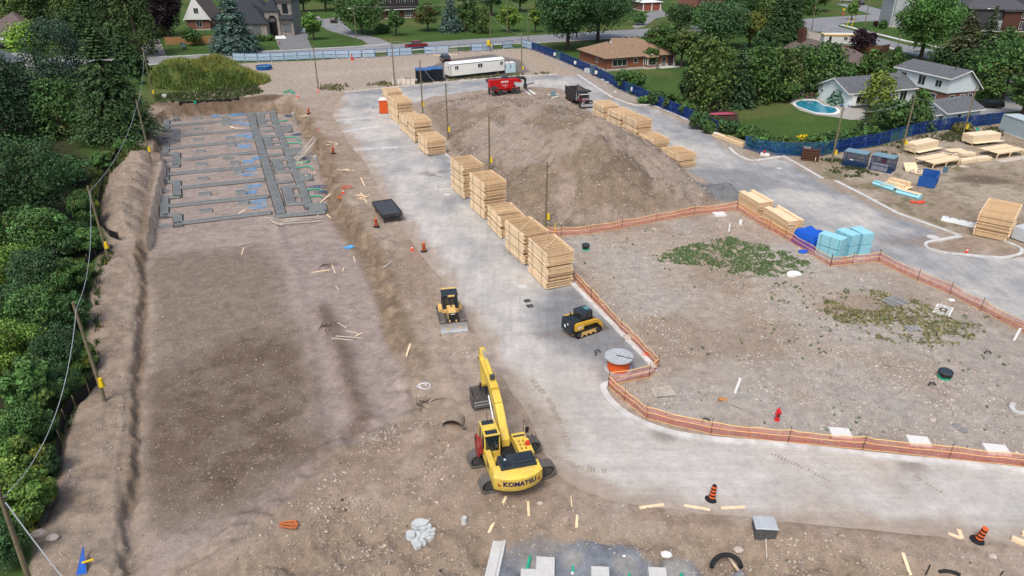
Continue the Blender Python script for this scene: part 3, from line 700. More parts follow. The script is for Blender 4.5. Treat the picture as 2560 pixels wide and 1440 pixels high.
# ------------------------------------------------------------------ foam board stacks and the tarpaulin
def foam(L,N,h,wd,label,z=0):
 a, b_=PZ(*L), PZ(*N);rz=math.atan2((b_-a).y,(b_-a).x);ln=(b_-a).length
 t=thing('foam_board_stack',label,'insulation stack',a,rz,'stacks of pale blue foam board');nl=2
 for p in range(nl):
  z0=p*(h/2);k=8
  for i in range(k):
   mb=MB();q=(h/2-.08)/k;mb.box(.01*(i%2),ln-.01*(i%2),0.01*(i%2),wd,z0+.05+i*q,z0+.05+(i+1)*q-.012);mb.build('foam_board',M_foam,t)
  for x in(.12*ln,.52*ln,.9*ln):
   mb=MB();mb.box(x,x+.12,-.012,-.002,z0+.05,z0+h/2-.03);mb.build('wrap_band',M_foam2,t)
 mb=MB();[mb.box(x,x+.12,.05,wd-.05,0,.05)for x in(.1,ln*.5,ln-.25)];mb.build('bearer',M_foam2,t);return t
foam((2036,636),(2092,655),2.35,1.25,'front pale blue foam board stack, nearest to the netting corner')
foam((2078,628),(2118,646),2.45,1.25,'middle pale blue foam board stack, behind the front one')
foam((2112,622),(2146,642),2.45,1.3,'rightmost pale blue foam board stack, beside the open road')
def tarp_pile():
 a, b_=PZ(1981,606), PZ(2030,628);rz=math.atan2((b_-a).y,(b_-a).x)
 t=thing('tarpaulin_pile','pile under a bright blue tarpaulin, behind the netting beside the foam boards','tarpaulin',a,rz)
 n=18;V=[];F_=[];L_, W_=2.5, 2.2
 for j in range(n+1):
  for i in range(n+1):
   u, v=i/n, j/n;x=u*3.4-.45;y=v*3.2-.45
   ex=max(0,-x,x-L_)+max(0,-y,y-W_);z=1.55-.10*u-(1.25*min(1,ex/.25)if ex>0 else 0)
   z+=.06*math.sin(x*5+y*3)+.05*math.sin(y*9-x*2)
   if ex>.25:z=max(.02,z-(ex-.25)*1.0);
   V.append((min(max(x,-.12-ex*.15),L_+.12+ex*.15),min(max(y,-.12-ex*.15),W_+.12+ex*.15),z))
 for j in range(n):
  for i in range(n):a_=j*(n+1)+i;F_.append((a_,a_+1,a_+n+2,a_+n+1))
 mb=MB();mb.add(V,F_);mb.build('tarpaulin',mat('blue_tarpaulin',(.012,.10,.55),.5,var=.1),t,smooth=True)
 mb=MB();mb.box(.05,L_-.05,.05,W_-.05,0,1.3);mb.build('covered_goods',M_pine,t)
tarp_pile()
o=MB().blob((0,0,.12),(.55,.35,.2),4,2,.15).build('tarpaulin_scrap',mat('blue_tarpaulin',(0,0,0)),loc=PZ(2008,632));tag(o,'crumpled blue tarpaulin scrap on the ground in front of the tarpaulin pile','tarpaulin')
# ------------------------------------------------------------------ orange netting
def netting(pts,label,hgt=1.1,sag=.14,seed=0):
 r=random.Random(seed);W=[Vector((*P(a,b_),0))for a,b_ in pts]
 t=thing('netting_fence',label,'netting fence',W[0],0,'orange safety netting round the lot');o0=W[0]
 V=[];F_=[];tops=[];mids=[];bots=[];posts=[]
 for i in range(len(W)-1):
  a, b_=W[i], W[i+1];n=max(4,int((b_-a).length/.55))
  for k in range(n+(i==len(W)-2)):
   s=k/n;p=a.lerp(b_,s);z=hz(p.x,p.y)if True else 0;sg=sag*4*s*(1-s)
   d=Vector((-(b_-a).y,(b_-a).x,0)).normalized()*(r.uniform(-.07,.07)+sg*.6)
   q0=p+d*.2-o0;q1=p+d-o0;zt=z+hgt-sg-r.uniform(0,.08)
   bots.append((q0.x,q0.y,z+.06));mids.append(((q0.x+q1.x)/2+r.uniform(-.04,.04),(q0.y+q1.y)/2,z+.06+(zt-z)*.52));tops.append((q1.x,q1.y,zt))
  posts.append(a)
 posts.append(W[-1])
 n=len(tops)
 for A_, B_ in((bots,mids),(mids,tops)):
  o=len(V);V+=A_+B_;F_+=[(o+i,o+i+1,o+n+i+1,o+n+i)for i in range(n-1)]
 mb=MB();mb.add(V,F_);mb.build('netting',M_net,t)
 for nm, q, rr in(('strand',tops,.028),('strand',mids,.022),('strand',bots,.022)):
  mb=MB();mb.tube([(a,b_,c+.003)for a,b_,c in q],rr,4);mb.build(nm,M_strand,t)
 for p in posts:
  z=hz(p.x,p.y);mb=MB();mb.cyl((0,0,z-.1),(r.uniform(-.05,.05),r.uniform(-.05,.05),z+hgt+.25),.022,n=6);mb.build('post',M_brown,t,loc=(p.x-o0.x,p.y-o0.y,0))
 return t
netting([(1366,588),(1403,592),(1476,585),(1555,572),(1640,556),(1735,538),(1842,526)],'orange netting run between the spoil heap and the lot',seed=1,sag=.2)
netting([(1842,527),(1922,575),(1962,598),(2018,634),(2075,668)],'orange netting run in front of the board piles and foam boards',seed=2,sag=.15)
netting([(2076,668),(2130,662),(2195,655)],'short orange netting run just right of the foam boards',seed=3)
netting([(2195,656),(2293,703),(2374,737),(2450,777),(2560,836),(2700,905)],'orange netting run along the road to the right edge of the photo',seed=4)
netting([(1424,688),(1478,748),(1553,828),(1644,922)],'orange netting run along the kerb beside the skid steer',seed=5,hgt=1.0)
netting([(1644,926),(1622,945),(1520,966)],'short orange netting run in front of the cable drum',seed=6,hgt=1.15,sag=.05)
netting([(1521,970),(1560,1003),(1617,1048),(1776,1086),(1970,1108),(2155,1127),(2370,1149),(2560,1170),(2740,1192)],'long orange netting run round the bend beside the red hydrant',seed=7,hgt=1.05)
# ------------------------------------------------------------------ panel fences
def panel_fence(pts,label,screen,posts=M_bluep,pl=3.05,hgt=1.95,group=None,skip=(),base_white=False,cat='fence'):
 W=[Vector((*P(a,b_),0))for a,b_ in pts];seg=[];cum=[0]
 for i in range(len(W)-1):cum.append(cum[-1]+(W[i+1]-W[i]).length)
 def at(s):
  for i in range(len(W)-1):
   if s<=cum[i+1]or i==len(W)-2:return W[i].lerp(W[i+1],(s-cum[i])/(cum[i+1]-cum[i]))
 n=max(1,round(cum[-1]/pl));t=thing('panel_fence',label,cat,W[0],0,group);o0=W[0];r=random.Random(len(label))
 for k in range(n):
  a, b_=at(cum[-1]*k/n), at(cum[-1]*(k+1)/n);za, zb=hz(a.x,a.y), hz(b_.x,b_.y);d=(b_-a).normalized();za=max(za,-.3);zb=max(zb,-.3)
  A=Vector((a.x,a.y,za))-o0+d*.05;B=Vector((b_.x,b_.y,zb))-o0-d*.05;U=Vector((0,0,1))
  fr=MB()
  for p, q in((A+U*.08,A+U*hgt),(B+U*.08,B+U*hgt),(A+U*hgt,B+U*hgt),(A+U*.12,B+U*.12),(A+U*hgt*.52,B+U*hgt*.52)):fr.beam(p,q,.055,.055)
  f=fr.build('fence_panel',posts,t)
  kind=screen(k)if callable(screen)else screen
  if kind is not None:
   sc=MB();m=6;nr=Vector((-d.y,d.x,0));V=[]
   for i in range(m+1):
    s=i/m;bow=nr*(.05*math.sin(s*3.14)+r.uniform(-.03,.03));p=A.lerp(B,s)
    V+=[p+U*.16+bow,p+U*(hgt*.55)+bow*.4,p+U*(hgt-.04-.10*math.sin(s*3.14)*r.random())+bow]
   sc.add(V,[(3*i,3*i+3,3*i+4,3*i+1)for i in range(m)]+[(3*i+1,3*i+4,3*i+5,3*i+2)for i in range(m)])
   sc.build('screen',kind,f)
  ft=MB();ft.box(-.08,.08,-.35,.35,0,.09);ft.build('foot_block',M_white if base_white else M_dark,t,loc=(A.x,A.y,A.z),rot=(0,0,math.atan2(d.y,d.x)))
 return t
SF=[(583,153),(640,154),(700,152),(760,149),(842,146),(904,145)]
panel_fence(SF,'pale screened fence along the street behind the overgrown mound',M_gscreen,pl=3.2,hgt=1.9,base_white=True)
panel_fence([(906,145),(940,144),(1033,138),(1120,134),(1209,128),(1255,123),(1303,117)],'pale screened fence with open gaps, beside the black car and the site office',lambda k:[M_gscreen,None,M_gscreen,M_gscreen,None,M_gscreen,M_gscreen,None,None,M_gscreen,M_gscreen,None][k%12],pl=3.2,base_white=True)
panel_fence([(1304,117),(1340,128),(1400,151),(1440,168),(1480,186),(1520,207),(1560,229),(1610,250),(1632,262)],'dark blue screened fence running past the brick bungalow',lambda k:M_gscreen if k<2 else(M_bmesh if k%7 else M_bmesh2),pl=2.9)
panel_fence([(1633,263),(1664,276),(1700,291),(1748,313),(1792,335)],'dark blue screened fence standing on the kerb beside the garden with the pink kayak',M_bmesh)
panel_fence([(1860,372),(1890,382),(1920,389),(1960,391),(2000,391),(2060,389),(2150,372),(2190,366),(2270,343),(2340,329),(2430,318),(2502,309)],'dark blue screened fence between the storage yard and the white house',lambda k:M_bmesh2 if k<5 or k in(9,10)else M_bmesh)
k=0
for px, py, what in((1387,143,'near the corner by the bungalow lawn'),(1438,165,'facing the bungalow side wall'),(1490,190,'beside the bagged stone'),(1580,233,'just before the corner post'),(1648,262,'where the fence steps onto the kerb'),(2156,362,'behind the blue cages')):
 a=G(px,py+4);mb=MB();mb.box(-.28,.28,-.13,-.10,.75,1.45);mb.box(-.2,.2,-.136,-.131,1.0,1.06,1);mb.box(-.2,.12,-.136,-.131,.86,.9,1)
 o=mb.build('notice_board',[M_white,M_dark],loc=a,rot=(0,0,R(-30)if px<2000 else R(15)));tag(o,'small white notice on the blue fence '+what,'sign','white notices on the blue fence')
 # ------------------------------------------------------------------ utility poles
_pole={}
def pole(px,by,ty,label,box=True,group='utility poles on the building site',r=.14,z=None,lamp=None,tx=None):
 g=G(px,by)if z is None else PZ(px,by,z);h=CAMH-g.y*math.tan(TILT+math.atan((ty-720)/FPX))-g.z;h=min(max(h,6.5),12.5)
 t=thing('utility_pole',label,'pole',g,0,group)
 lean=Vector((0,0,0))
 if tx is not None:
  dx, dy, dz=ray(tx,ty);tt=g.y/dy;top=Vector((dx*tt,g.y,CAMH+dz*tt));lean=Vector((top.x-g.x,0,0));lean.x=max(-.5,min(.5,lean.x))
 mb=MB();n=6;mb.tube([(lean.x*(i/n),0,-.3+(h+.3)*i/n)for i in range(n+1)],[r-(r*.35)*i/n for i in range(n+1)],10);mb.build('shaft',M_pole,t,smooth=True)
 top=Vector((lean.x,0,h))
 mb=MB();mb.cyl(top+Vector((-.12,0,-.45)),top+Vector((.22,0,-.45)),.03,n=6);mb.blob(top+Vector((.24,0,-.45)),(.06,.06,.08),1,1,0);mb.build('insulator',M_dark,t)
 if box:
  mb=MB();mb.box(.10,.42,-.24,.04,1.35,1.95,taper=.05);mb.box(.14,.38,-.20,0,1.95,2.02);mb.build('meter_box',M_yellow,t,loc=(lean.x*.2,-.05,0))
 if lamp:
  mb=MB();mb.tube([top+Vector((0,0,-1.2)),top+Vector((lamp*.6,-.1,-.9)),top+Vector((lamp*1.4,-.1,-.85))],.04,6);mb.build('lamp_arm',M_galv,t)
  mb=MB();mb.box(-.3,.3,-.12,.12,-.06,.06,taper=.03);mb.build('lamp_head',M_white,t,loc=top+Vector((lamp*1.6,-.1,-.88)))
 return g+top+Vector((.1,0,-.45))
pL=[]
pL.append(pole(386,252,124,'utility pole at the left foot of the overgrown mound'))
pL.append(pole(377,402,249,'utility pole at the head of the ribbed spoil berm, beside the tall spruce'))
pL.append(pole(272,650,465,'utility pole in the gap between the two spoil berms'))
pL.append(pole(262,1003,755,'utility pole on the near spoil berm beside the bushes'))
pL.append(pole(86,1490,1225,'utility pole at the bottom left corner of the photo',box=False,tx=0,z=-.2))
pM=[pole(796,223,112,'utility pole at the north edge of the dirt yard, left of the kerb end',box=False),pole(987,213,97,'utility pole beside the weathered pallet pile',box=False),pole(1057,284,150,'farthest heap pole, behind the far row of panel stacks'),pole(1120,350,207,'heap pole at the near end of the far panel stacks'),pole(1224,430,285,'heap pole behind the tallest stack of the near row'),pole(1364,576,405,'nearest heap pole, by the start of the netting')]
pR=[pole(2078,410,265,'yard pole beside the rusty crate'),pole(2252,383,236,'yard pole in the middle, between blue cages and lumber'),pole(2405,343,214,'yard pole nearest the grey container',lamp=None)]
pT=[pole(1304,189,80,'utility pole just right of the site office',group='utility poles on the building site'),pole(1226,130,32,'thin pole carrying floodlights beside the yellow drum',r=.11)]
gs='street poles'
pS=[pole(892,104,12,'street pole on the lawn tip beside the curved driveway',False,gs,lamp=-.8),pole(1320,104,16,'street pole at the corner of the screened fence',False,gs),pole(1268,84,-12,'street pole on the lawn between the two round yellow green trees',False,gs),pole(2028,76,-20,'street pole beside the small shed on the right',False,gs,z=0),pole(2160,68,-30,'street pole at the road junction',False,gs,z=0),pole(2455,148,-30,'street pole with a lamp arm in front of the dark grey house',False,gs,z=0,lamp=-1.2,r=.17),pole(2244,118,20,'thin street pole at the end of the wooden fence',False,gs,z=0)]
def wire(a,b_,label,sag=.9,r=.022,m=None,group='overhead wires'):
 a, b_=Vector(a), Vector(b_);n=14;pts=[(a.lerp(b_,i/n)-a-Vector((0,0,sag*4*(i/n)*(1-i/n))))for i in range(n+1)]
 mb=MB();mb.tube(pts,r,5);o=mb.build('overhead_wire',m or M_galv,loc=a);return tag(o,label,'wire',group)
nm=['mound','tall spruce','berm gap','near berm','bottom left corner']
for i in range(4):wire(pL[i],pL[i+1],'grey overhead wire from the %s pole to the %s pole'%(nm[i],nm[i+1]),sag=.8+.35*i,r=.02)
wire(pL[4]+Vector((0,0,-.3)),PZ(175,1500,1.0)+Vector((1.5,-1,1)),'pale wire running down from the bottom left pole across the berm',sag=.3,r=.03)
for a, b_, s in((pM[0],pM[1],'over the dirt yard'),(pM[1],pT[0],'over the site office'),(pM[2],pM[3],'between the two farthest heap poles'),(pM[3],pM[4],'along the back of the near stacks'),(pM[4],pM[5],'over the spoil heap foot'),(pR[0],pR[1],'between the crate pole and the middle yard pole'),(pR[1],pR[2],'towards the container pole'),(pS[0],pS[2],'over the front lawns'),(pS[2],pS[1],'down to the fence corner'),(pT[1],pT[0],'from the floodlight pole'),(pS[4],pS[5],'over the side road')):
 wire(a,b_,'thin overhead wire '+s,sag=1.0,r=.018)
 # ------------------------------------------------------------------ foundation footings in the pit
def c5(x,y):return(380+x/4.363,260+y/4.363)
def c6(x,y):return(560+x/4.363,240+y/4.363)
FO=PZ(443,568,PZF)
foot=thing('footing_grid','grid of grey footings and formwork on the floor of the excavation','foundation',FO,ROW)
Mi=(Matrix.Translation(FO)@Matrix.Rotation(ROW,4,'Z')).inverted()
def fl(c):return Mi@PZ(c[0],c[1],PZF)
_fk=[0]
def fstrip(p,q,w_=.5,ext=0.,key=True,h=.27):
 a, b_=fl(p), fl(q);a.z=b_.z=0;d=(b_-a);L_=d.length
 _fk[0]+=1;h=h+.004*(_fk[0]%9);mb=MB();hw=w_/2
 mb.box(-ext,L_+ext,-hw+.035,hw-.035,-.15,h-.03,0)
 mb.box(-ext-.01,L_+ext+.01,-hw,-hw+.035,-.15,h,1);mb.box(-ext-.01,L_+ext+.01,hw-.035,hw,-.15,h,1)
 mb.box(-ext-.16,L_+ext+.16,-hw-.17,hw+.17,-.15,.035+.002*(_fk[0]%9),3)  # flat dark border painting the shadow outline round the footing
 if key:mb.box(-ext+.02,L_+ext-.02,-.05,.05,h-.03,h-.024,2)
 k=1.6
 while k<L_-.5 and L_>5:mb.box(k,k+.05,-hw-.05,hw+.05,h-.002,h+.02,1);k+=2.4
 mb.build('footing',[M_form,M_formb,M_wetc,M_edge_shade],foot,loc=a,rot=(0,0,math.atan2(d.y,d.x)))
M_edge_shade=mat('footing_edge_shade',(.085,.078,.070),.9,var=.4,scale=2)  # dark colour standing in for shade along the footing edges
M_formb=mat('weathered_form_board',(.30,.32,.325),.9,var=.2,scale=3)
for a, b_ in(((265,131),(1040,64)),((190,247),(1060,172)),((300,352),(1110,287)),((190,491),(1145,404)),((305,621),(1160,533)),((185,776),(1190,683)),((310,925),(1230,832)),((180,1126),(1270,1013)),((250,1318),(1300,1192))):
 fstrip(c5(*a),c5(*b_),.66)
zz=[((265,118),(265,187)),((160,190),(155,306)),((265,290),(268,420)),((152,425),(148,568)),((270,542),(273,687)),((147,700),(144,876)),((273,850),(280,1026)),((140,1032),(138,1244)),((284,1212),(290,1340))]
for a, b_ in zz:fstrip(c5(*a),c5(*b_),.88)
for i in range(8):
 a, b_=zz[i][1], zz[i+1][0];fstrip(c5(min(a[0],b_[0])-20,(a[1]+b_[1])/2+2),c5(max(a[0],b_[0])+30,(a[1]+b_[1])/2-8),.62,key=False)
fstrip(c5(85,633),c5(235,622),.5)
def pad(c,w_,d_,h=.27):
 a=fl(c);a.z=0;mb=MB();mb.box(-w_/2,w_/2,-d_/2,d_/2,-.1,h-.03,0)
 for x0, x1, y0, y1 in((-w_/2-.05,-w_/2,-d_/2-.05,d_/2+.05),(w_/2,w_/2+.05,-d_/2-.05,d_/2+.05),(-w_/2,w_/2,-d_/2-.05,-d_/2),(-w_/2,w_/2,d_/2,d_/2+.05)):mb.box(x0,x1,y0,y1,-.1,h,1)
 mb.build('footing_pad',[M_form,M_formb],foot,loc=a)
for c in((495,163),(500,280),(508,395),(523,525),(540,665),(558,825),(575,990),(590,1175)):pad(c5(*c),1.35,.95)
for c in((798,165),(810,228),(850,385),(865,458),(905,655),(935,748),(970,978),(995,1088)):pad(c5(*c),1.2,1.15,.38)
ns1=[(288,183),(330,330),(390,520),(450,720),(510,930),(570,1110),(625,1295)]
ns2=[(520,160),(575,330),(640,480),(700,640),(760,800),(850,1000),(930,1225)]
for q, w_ in((ns1,1.0),(ns2,.85)):
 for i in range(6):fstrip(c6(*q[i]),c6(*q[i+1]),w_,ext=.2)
for y0, x0, y1, x1 in((190,395,335,420),(445,470,570,500),(700,575,840,610),(1000,690,1190,730)):
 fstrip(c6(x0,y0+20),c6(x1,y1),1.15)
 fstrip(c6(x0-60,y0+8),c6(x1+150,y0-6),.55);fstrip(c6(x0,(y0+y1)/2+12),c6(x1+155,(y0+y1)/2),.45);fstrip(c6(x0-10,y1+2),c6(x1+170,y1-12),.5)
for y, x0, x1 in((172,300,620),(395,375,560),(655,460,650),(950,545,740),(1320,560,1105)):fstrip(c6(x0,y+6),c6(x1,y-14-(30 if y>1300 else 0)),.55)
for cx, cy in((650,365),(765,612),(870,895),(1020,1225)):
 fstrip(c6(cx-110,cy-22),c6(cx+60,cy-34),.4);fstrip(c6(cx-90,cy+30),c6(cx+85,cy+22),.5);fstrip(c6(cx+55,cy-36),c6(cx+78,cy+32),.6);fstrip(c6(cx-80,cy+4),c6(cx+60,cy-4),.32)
r_=random.Random(5)
def coil(px,py,rad,label,m,group,loops=5,z=PZF,tr=.03,name='pipe_coil',cat='pipe coil',sq=.8):
 g=G(px,py);pts=[];n=14*loops
 for i in range(n):
  t=i/14*math.tau;k=rad*(.6+.45*math.sin(i*.37+px));k*=.75+.5*math.sin(i*1.3+py)**2 if loops>4 else 1;pts.append((k*math.cos(t)+.5*rad*math.sin(i*.11),k*math.sin(t)*sq+.2*rad*math.cos(i*.07),.05+.05*math.sin(i*.9)+.02*i/14+.05))
 mb=MB();mb.tube(pts,tr,5,0);o=mb.build(name,m,loc=g);return tag(o,label,cat,group)
gc='coils of blue pipe among the footings';_bay=[]
for i,(x,y,s)in enumerate(((880,130,.9),(960,120,.9),(930,215,.9),(1040,230,.8),(690,140,.9),(975,350,.8),(1050,370,.7),(1090,335,.6),(1005,460,.75),(1010,480,.6),(1050,635,.9),(1130,600,.6),(1080,722,.8),(1040,782,.7),(1110,905,.9),(1080,970,.8),(1165,1070,.85),(1170,1135,.75))):
 coil(*c5(x,y),s*1.1,'loose blue pipe coil in the %s footing bay from the far end, %s'%(ORD[sum(y>q for q in(180,300,405,540,690,840,1020))],['left one','middle one','right one','far left one','extra one'][sum(1 for v in _bay if v==sum(y>q for q in(180,300,405,540,690,840,1020)))]),M_bluepipe,gc,5,tr=.019);_bay.append(sum(y>q for q in(180,300,405,540,690,840,1020)))
for i,(x,y)in enumerate(((700,225),(790,430),(860,690),(1020,1000),(1080,1060))):
 coil(*c6(x,y),.8,ORD[i]+' blue grey conduit tangle from the far end of the pit bank',mat('slate_blue_conduit',(.07,.12,.22),.6),'conduit tangles at the pit bank',5,tr=.03)
def run(pts,r,m,name,label,cat,group=None,z=.10,n=6):
 W=[G(a,b_,z)for a,b_ in pts];o0=W[0];mb=MB();mb.tube([q-o0 for q in W],r,n);o=mb.build(name,m,loc=o0);return tag(o,label,cat,group)
gp='green sewer pipes on the pit floor'
for q, l in((((558,282),(640,284),(700,274)),'farthest green sewer pipe by the pit bank'),(((650,462),(780,460),(835,500)),'green sewer pipe bent near the white battens, far one of its pair'),(((678,524),(830,520),(850,545)),'green sewer pipe with a drooping end, near one of its pair'),(((768,742),(900,735),(935,712)),'green sewer pipe beside the pile of white wrapping'),(((780,795),(930,778),(975,812)),'green sewer pipe with a long bend below the white wrapping'),(((880,1040),(1035,1026),(1062,1046)),'second nearest green sewer pipe at the nearest footings'),(((922,1112),(1040,1102),(1065,1116)),'nearest green sewer pipe, by the last footing corner')):
 run([c6(*p)for p in q],.09,M_greenpipe,'sewer_pipe',l,'pipe',gp,.15)
run([(708,232),(722,230),(735,236)],.12,M_greenpipe,'sewer_pipe','bundle of green pipe on the dirt just behind the pit head','pipe',None,.2)
run([(712,236),(726,226),(736,232)],.09,M_greenpipe,'sewer_pipe','thin green pipe crossing the bundle behind the pit head','pipe',None,.25)
def plank(a,b_,label,m=None,w_=.14,h=.04,z=.03,group='loose planks on the ground',name='plank',cat='plank'):
 p, q=G(*a), G(*b_);d=q-p;mb=MB();L_=d.length;mb.box(0,L_,-w_/2,w_/2,0,h);o=mb.build(name,m or M_pine2,loc=p+Vector((0,0,z)),rot=(0,-math.asin(max(-1,min(1,d.z/max(L_,.01)))),math.atan2(d.y,d.x)))
 return tag(o,label,cat,group)
M_oldwood=mat('grey_old_board',(.50,.45,.39),.9,var=.2)
for i,(a,b_)in enumerate((((440,1330),(640,1358)),((640,1374),(1080,1330)),((650,1388),(1080,1345)),((600,1412),(1080,1376)),((500,1360),(590,1420)),((660,1362),(1050,1340)),((530,1395),(640,1436)))):
 plank(c6(*a),c6(*b_),ORD[i]+' weathered batten, counted from below, of the pile along the near edge of the footings',M_oldwood,.16,.05,.05+.03*i,'battens along the near edge of the footings')
for i,(a,b_)in enumerate((((768,690),(980,440)),((785,700),(1000,455)),((800,700),(1012,470)),((830,690),(990,500)),((800,705),(945,600)),((775,680),(960,470)))):
 p, q=PZ(*c6(*a),PZF+.3), PZ(*c6(*b_),.25+.03*i);mb=MB();mb.beam((0,0,0),q-p,.11,.05);o=mb.build('batten',M_oldwood,loc=p);tag(o,ORD[i]+' pale batten of the bundle leaning from the footings onto the pit bank','batten','battens leaning on the pit bank')
for(a,b_), l in((((845,245),(925,272)),'white topped scrap board lying on the far footings'),((860,262),(1010,270),)and(((860,262),(1010,270)),'pale batten across the second far footing bay'),(((945,1200),(1020,1160)),'short batten in the nearest footing bay')):
 plank(c5(*a),c5(*b_),l,M_white_wood,.2)
for(a,b_), l in((((928,358),(1012,282)),'batten on the bank top beside the patched asphalt'),(((1050,1168),(1165,1078)),'batten sloping up the bank by the nearest footings'),(((1120,1295),(1165,1335)),'short plank at the corner of the nearest footing'),(((1012,1275),(1028,1310)),'short stake beside the nearest footing')):
 plank(c6(*a),c6(*b_),l)
for(x,y), l in(((790,260),'white standpipe at the far end of the pit bank'),((1038,750),'white standpipe midway along the pit bank')):
 g=G(*c6(x,y+45));mb=MB();mb.lathe([(.12,0),(.13,.9),(.24,1.5),(.26,2.0),(.20,2.02)],n=12);o=mb.build('standpipe',mat('dusty_white_pipe',(.45,.46,.46),.8),loc=g,rot=(R(8),R(-8),0),smooth=True);tag(o,l,'pipe','white standpipes at the pit bank')
for i,(x,y)in enumerate(((165,375),(130,955),(140,1340),(830,595),(160,148))):
 g=G(*c5(x,y));mb=MB();mb.blob((0,0,0),(.85,.6,.2),i,2,.12);o=mb.build('mortar_heap',M_wetc,loc=g,smooth=True);tag(o,'small dark heap of spilled concrete '+['left of the third zigzag footing','left of the second nearest zigzag footing','at the near left corner of the footings','in the middle bay of the footings','at the far left corner of the footings'][i],'concrete heap','concrete spills around the footings')
 # ------------------------------------------------------------------ traffic cones and drums
def drum(px,py,label,top=0,tilt=(0,0)):
 g=G(px,py);t=thing('traffic_drum',label,'traffic drum',g,0,'orange and black traffic drums');t.scale=(.84,.84,.9);t.rotation_euler=(tilt[0],tilt[1],0)
 mb=MB();mb.lathe([(.44,0),(.46,.03),(.44,.07),(.28,.09),(.26,.10)],n=20);mb.build('base',M_black,t,smooth=True)
 mb=MB();z=.1;r0=.23
 for i in range(8):
  h=.125;r1=r0-.008;mb.lathe([(r0,z),(r0+.012,z+.01),(r1+.012,z+h-.01),(r1,z+h)],n=18,m=i%2);z+=h;r0=r1
 mb.build('barrel',[M_black,M_orange],t,smooth=True)
 if top:mb=MB();mb.lathe([(.15,z),(.16,z+.04),(.05,z+.06),(.04,z+.16)],n=12);mb.build('handle',M_black,t,smooth=True)
def cone_(px,py,label,tilt=0,s=1.):
 g=G(px,py);t=thing('traffic_cone',label,'traffic cone',g,0,'orange traffic cones');t.rotation_euler=(0,tilt,.3);t.scale=(s,s,s)
 mb=MB();mb.box(-.2,.2,-.2,.2,0,.04);mb.lathe([(.155,.04),(.10,.30)],n=14);mb.lathe([(.07,.46),(.035,.68),(.025,.7)],n=14);mb.build('body',mat('cone_orange',(.80,.07,.03),.6),t,smooth=True)
 mb=MB();mb.lathe([(.10,.301),(.07,.459)],n=14);mb.build('reflective_band',M_white,t,smooth=True)
drum(1778,1250,'striped traffic drum with a handle, standing on the bend in front of the hydrant',1,(R(-4),R(5)))
drum(2443,1352,'leaning striped traffic drum in the bottom right corner',0,(R(2),R(9)))
drum(1060,630,'striped traffic drum on the road edge between flatbed and bulldozer',0)
drum(941,568,'striped traffic drum at the near corner of the black flatbed',0)
drum(833,384,'striped traffic drum beside the pile of boards above the pit',0)
drum(772,285,'striped traffic drum farthest away, near the pit head',0)
cone_(1031,627,'small orange cone beside the drum between flatbed and bulldozer',0,.9)
cone_(858,484,'orange cone between two orange hose rings',0,.9)
cone_(796,231,'orange cone at the foot of the north yard pole',0,1.2);cone_(745,243,'orange cone beside the white plank at the pit head',0,1.2)
cone_(793,328,'orange cone lying over beside the patched asphalt',R(80),1.3)
cone_(2415,632,'dull orange plastic cap on the traffic island',R(15),.8)
for(px,py), l in(((858,469),'orange hose ring behind the small cone'),((853,495),'orange hose ring in front of the small cone')):
 coil(px,py,.75,l,mat('orange_hose',(.62,.13,.05),.7),'orange hose rings',2,tr=.05,name='hose_ring',cat='hose')
coil(873,620,.5,'small bright blue pipe coil lying alone on the pit floor',M_bluepipe,None,5,tr=.045)
coil(722,1318,.75,'rusty orange wire hoop standing in the soil at the bottom',mat('rust_orange',(.45,.14,.05),.8),None,2,tr=.06,name='hoop',cat='hoop',sq=.25)
coil(1045,972,.6,'white conduit loop at the pit bank near the excavator',mat('white_conduit',(.6,.62,.65),.6),None,2,tr=.04,name='conduit_loop',cat='conduit')
# loose planks on soil
PL=[((1266,1242),(1222,1335),'long plank leaning down the dug bank below the excavator',.16),((1320,1255),(1322,1292),'short upright board in the dug hole right of the long plank',.14),((1443,1290),(1441,1322),'orange stained stake in the cobbles, right of the dug hole',.14),((1427,1243),(1430,1270),'thin grey stake near the road edge',.06),((1598,1272),(1659,1264),'left one of the three planks laid along the road edge',.2),((1710,1266),(1775,1277),'middle one of the three planks laid along the road edge',.2),((1802,1273),(1862,1270),'right one of the three planks laid along the road edge',.2),((2370,1336),(2402,1348),'long piece of an L shaped pair of offcuts near the leaning drum',.2),((2396,1326),(2404,1348),'short piece of an L shaped pair of offcuts near the leaning drum',.22),((2528,1350),(2570,1368),'squared timber at the right edge of the photo',.3),((2552,1338),(2580,1346),'second timber behind the first at the right edge',.25),((2256,1384),(2275,1440),'grey board lying in the soil near the bottom edge',.16),((1820,1392),(1845,1428),'plank lying inside the black hose arc',.14),((2205,1306),(2540,1306),None,0),((592,616),(634,606),'long thin batten on the brown pit floor',.12),((604,638),(610,620),'short batten near the long one on the pit floor',.10),((779,683),(825,676),'double batten by the dry branches',.14),((829,660),(838,684),'batten standing out of the branches',.10),((860,670),(857,680),'short batten right of the branches',.10),((840,716),(847,728),'tiny batten below the branches',.12),((828,847),(882,853),'front batten of the bundle in the pit',.12),((840,842),(905,848),'middle batten of the bundle in the pit',.12),((866,829),(900,837),'back batten of the bundle in the pit',.12),((845,808),(866,822),'slanting batten above the bundle in the pit',.12),((888,843),(907,834),'short crossing batten of the bundle in the pit',.1),((1026,862),(1016,892),'batten in the collapsed bank by the bulldozer',.14),((958,672),(979,656),'batten on the bank top behind the bulldozer',.12),((884,642),(888,657),'short batten at the foot of the bank',.1),((902,445),(912,466),'batten on the bank by the board pile',.14),((902,484),(917,508),'pale batten among scraps left of the black flatbed',.14)]
for a, b_, l, w_ in PL:
 if l:plank(a,b_,l,None if w_!=.12 else M_oldwood,w_,.05 if w_<.25 else .2)
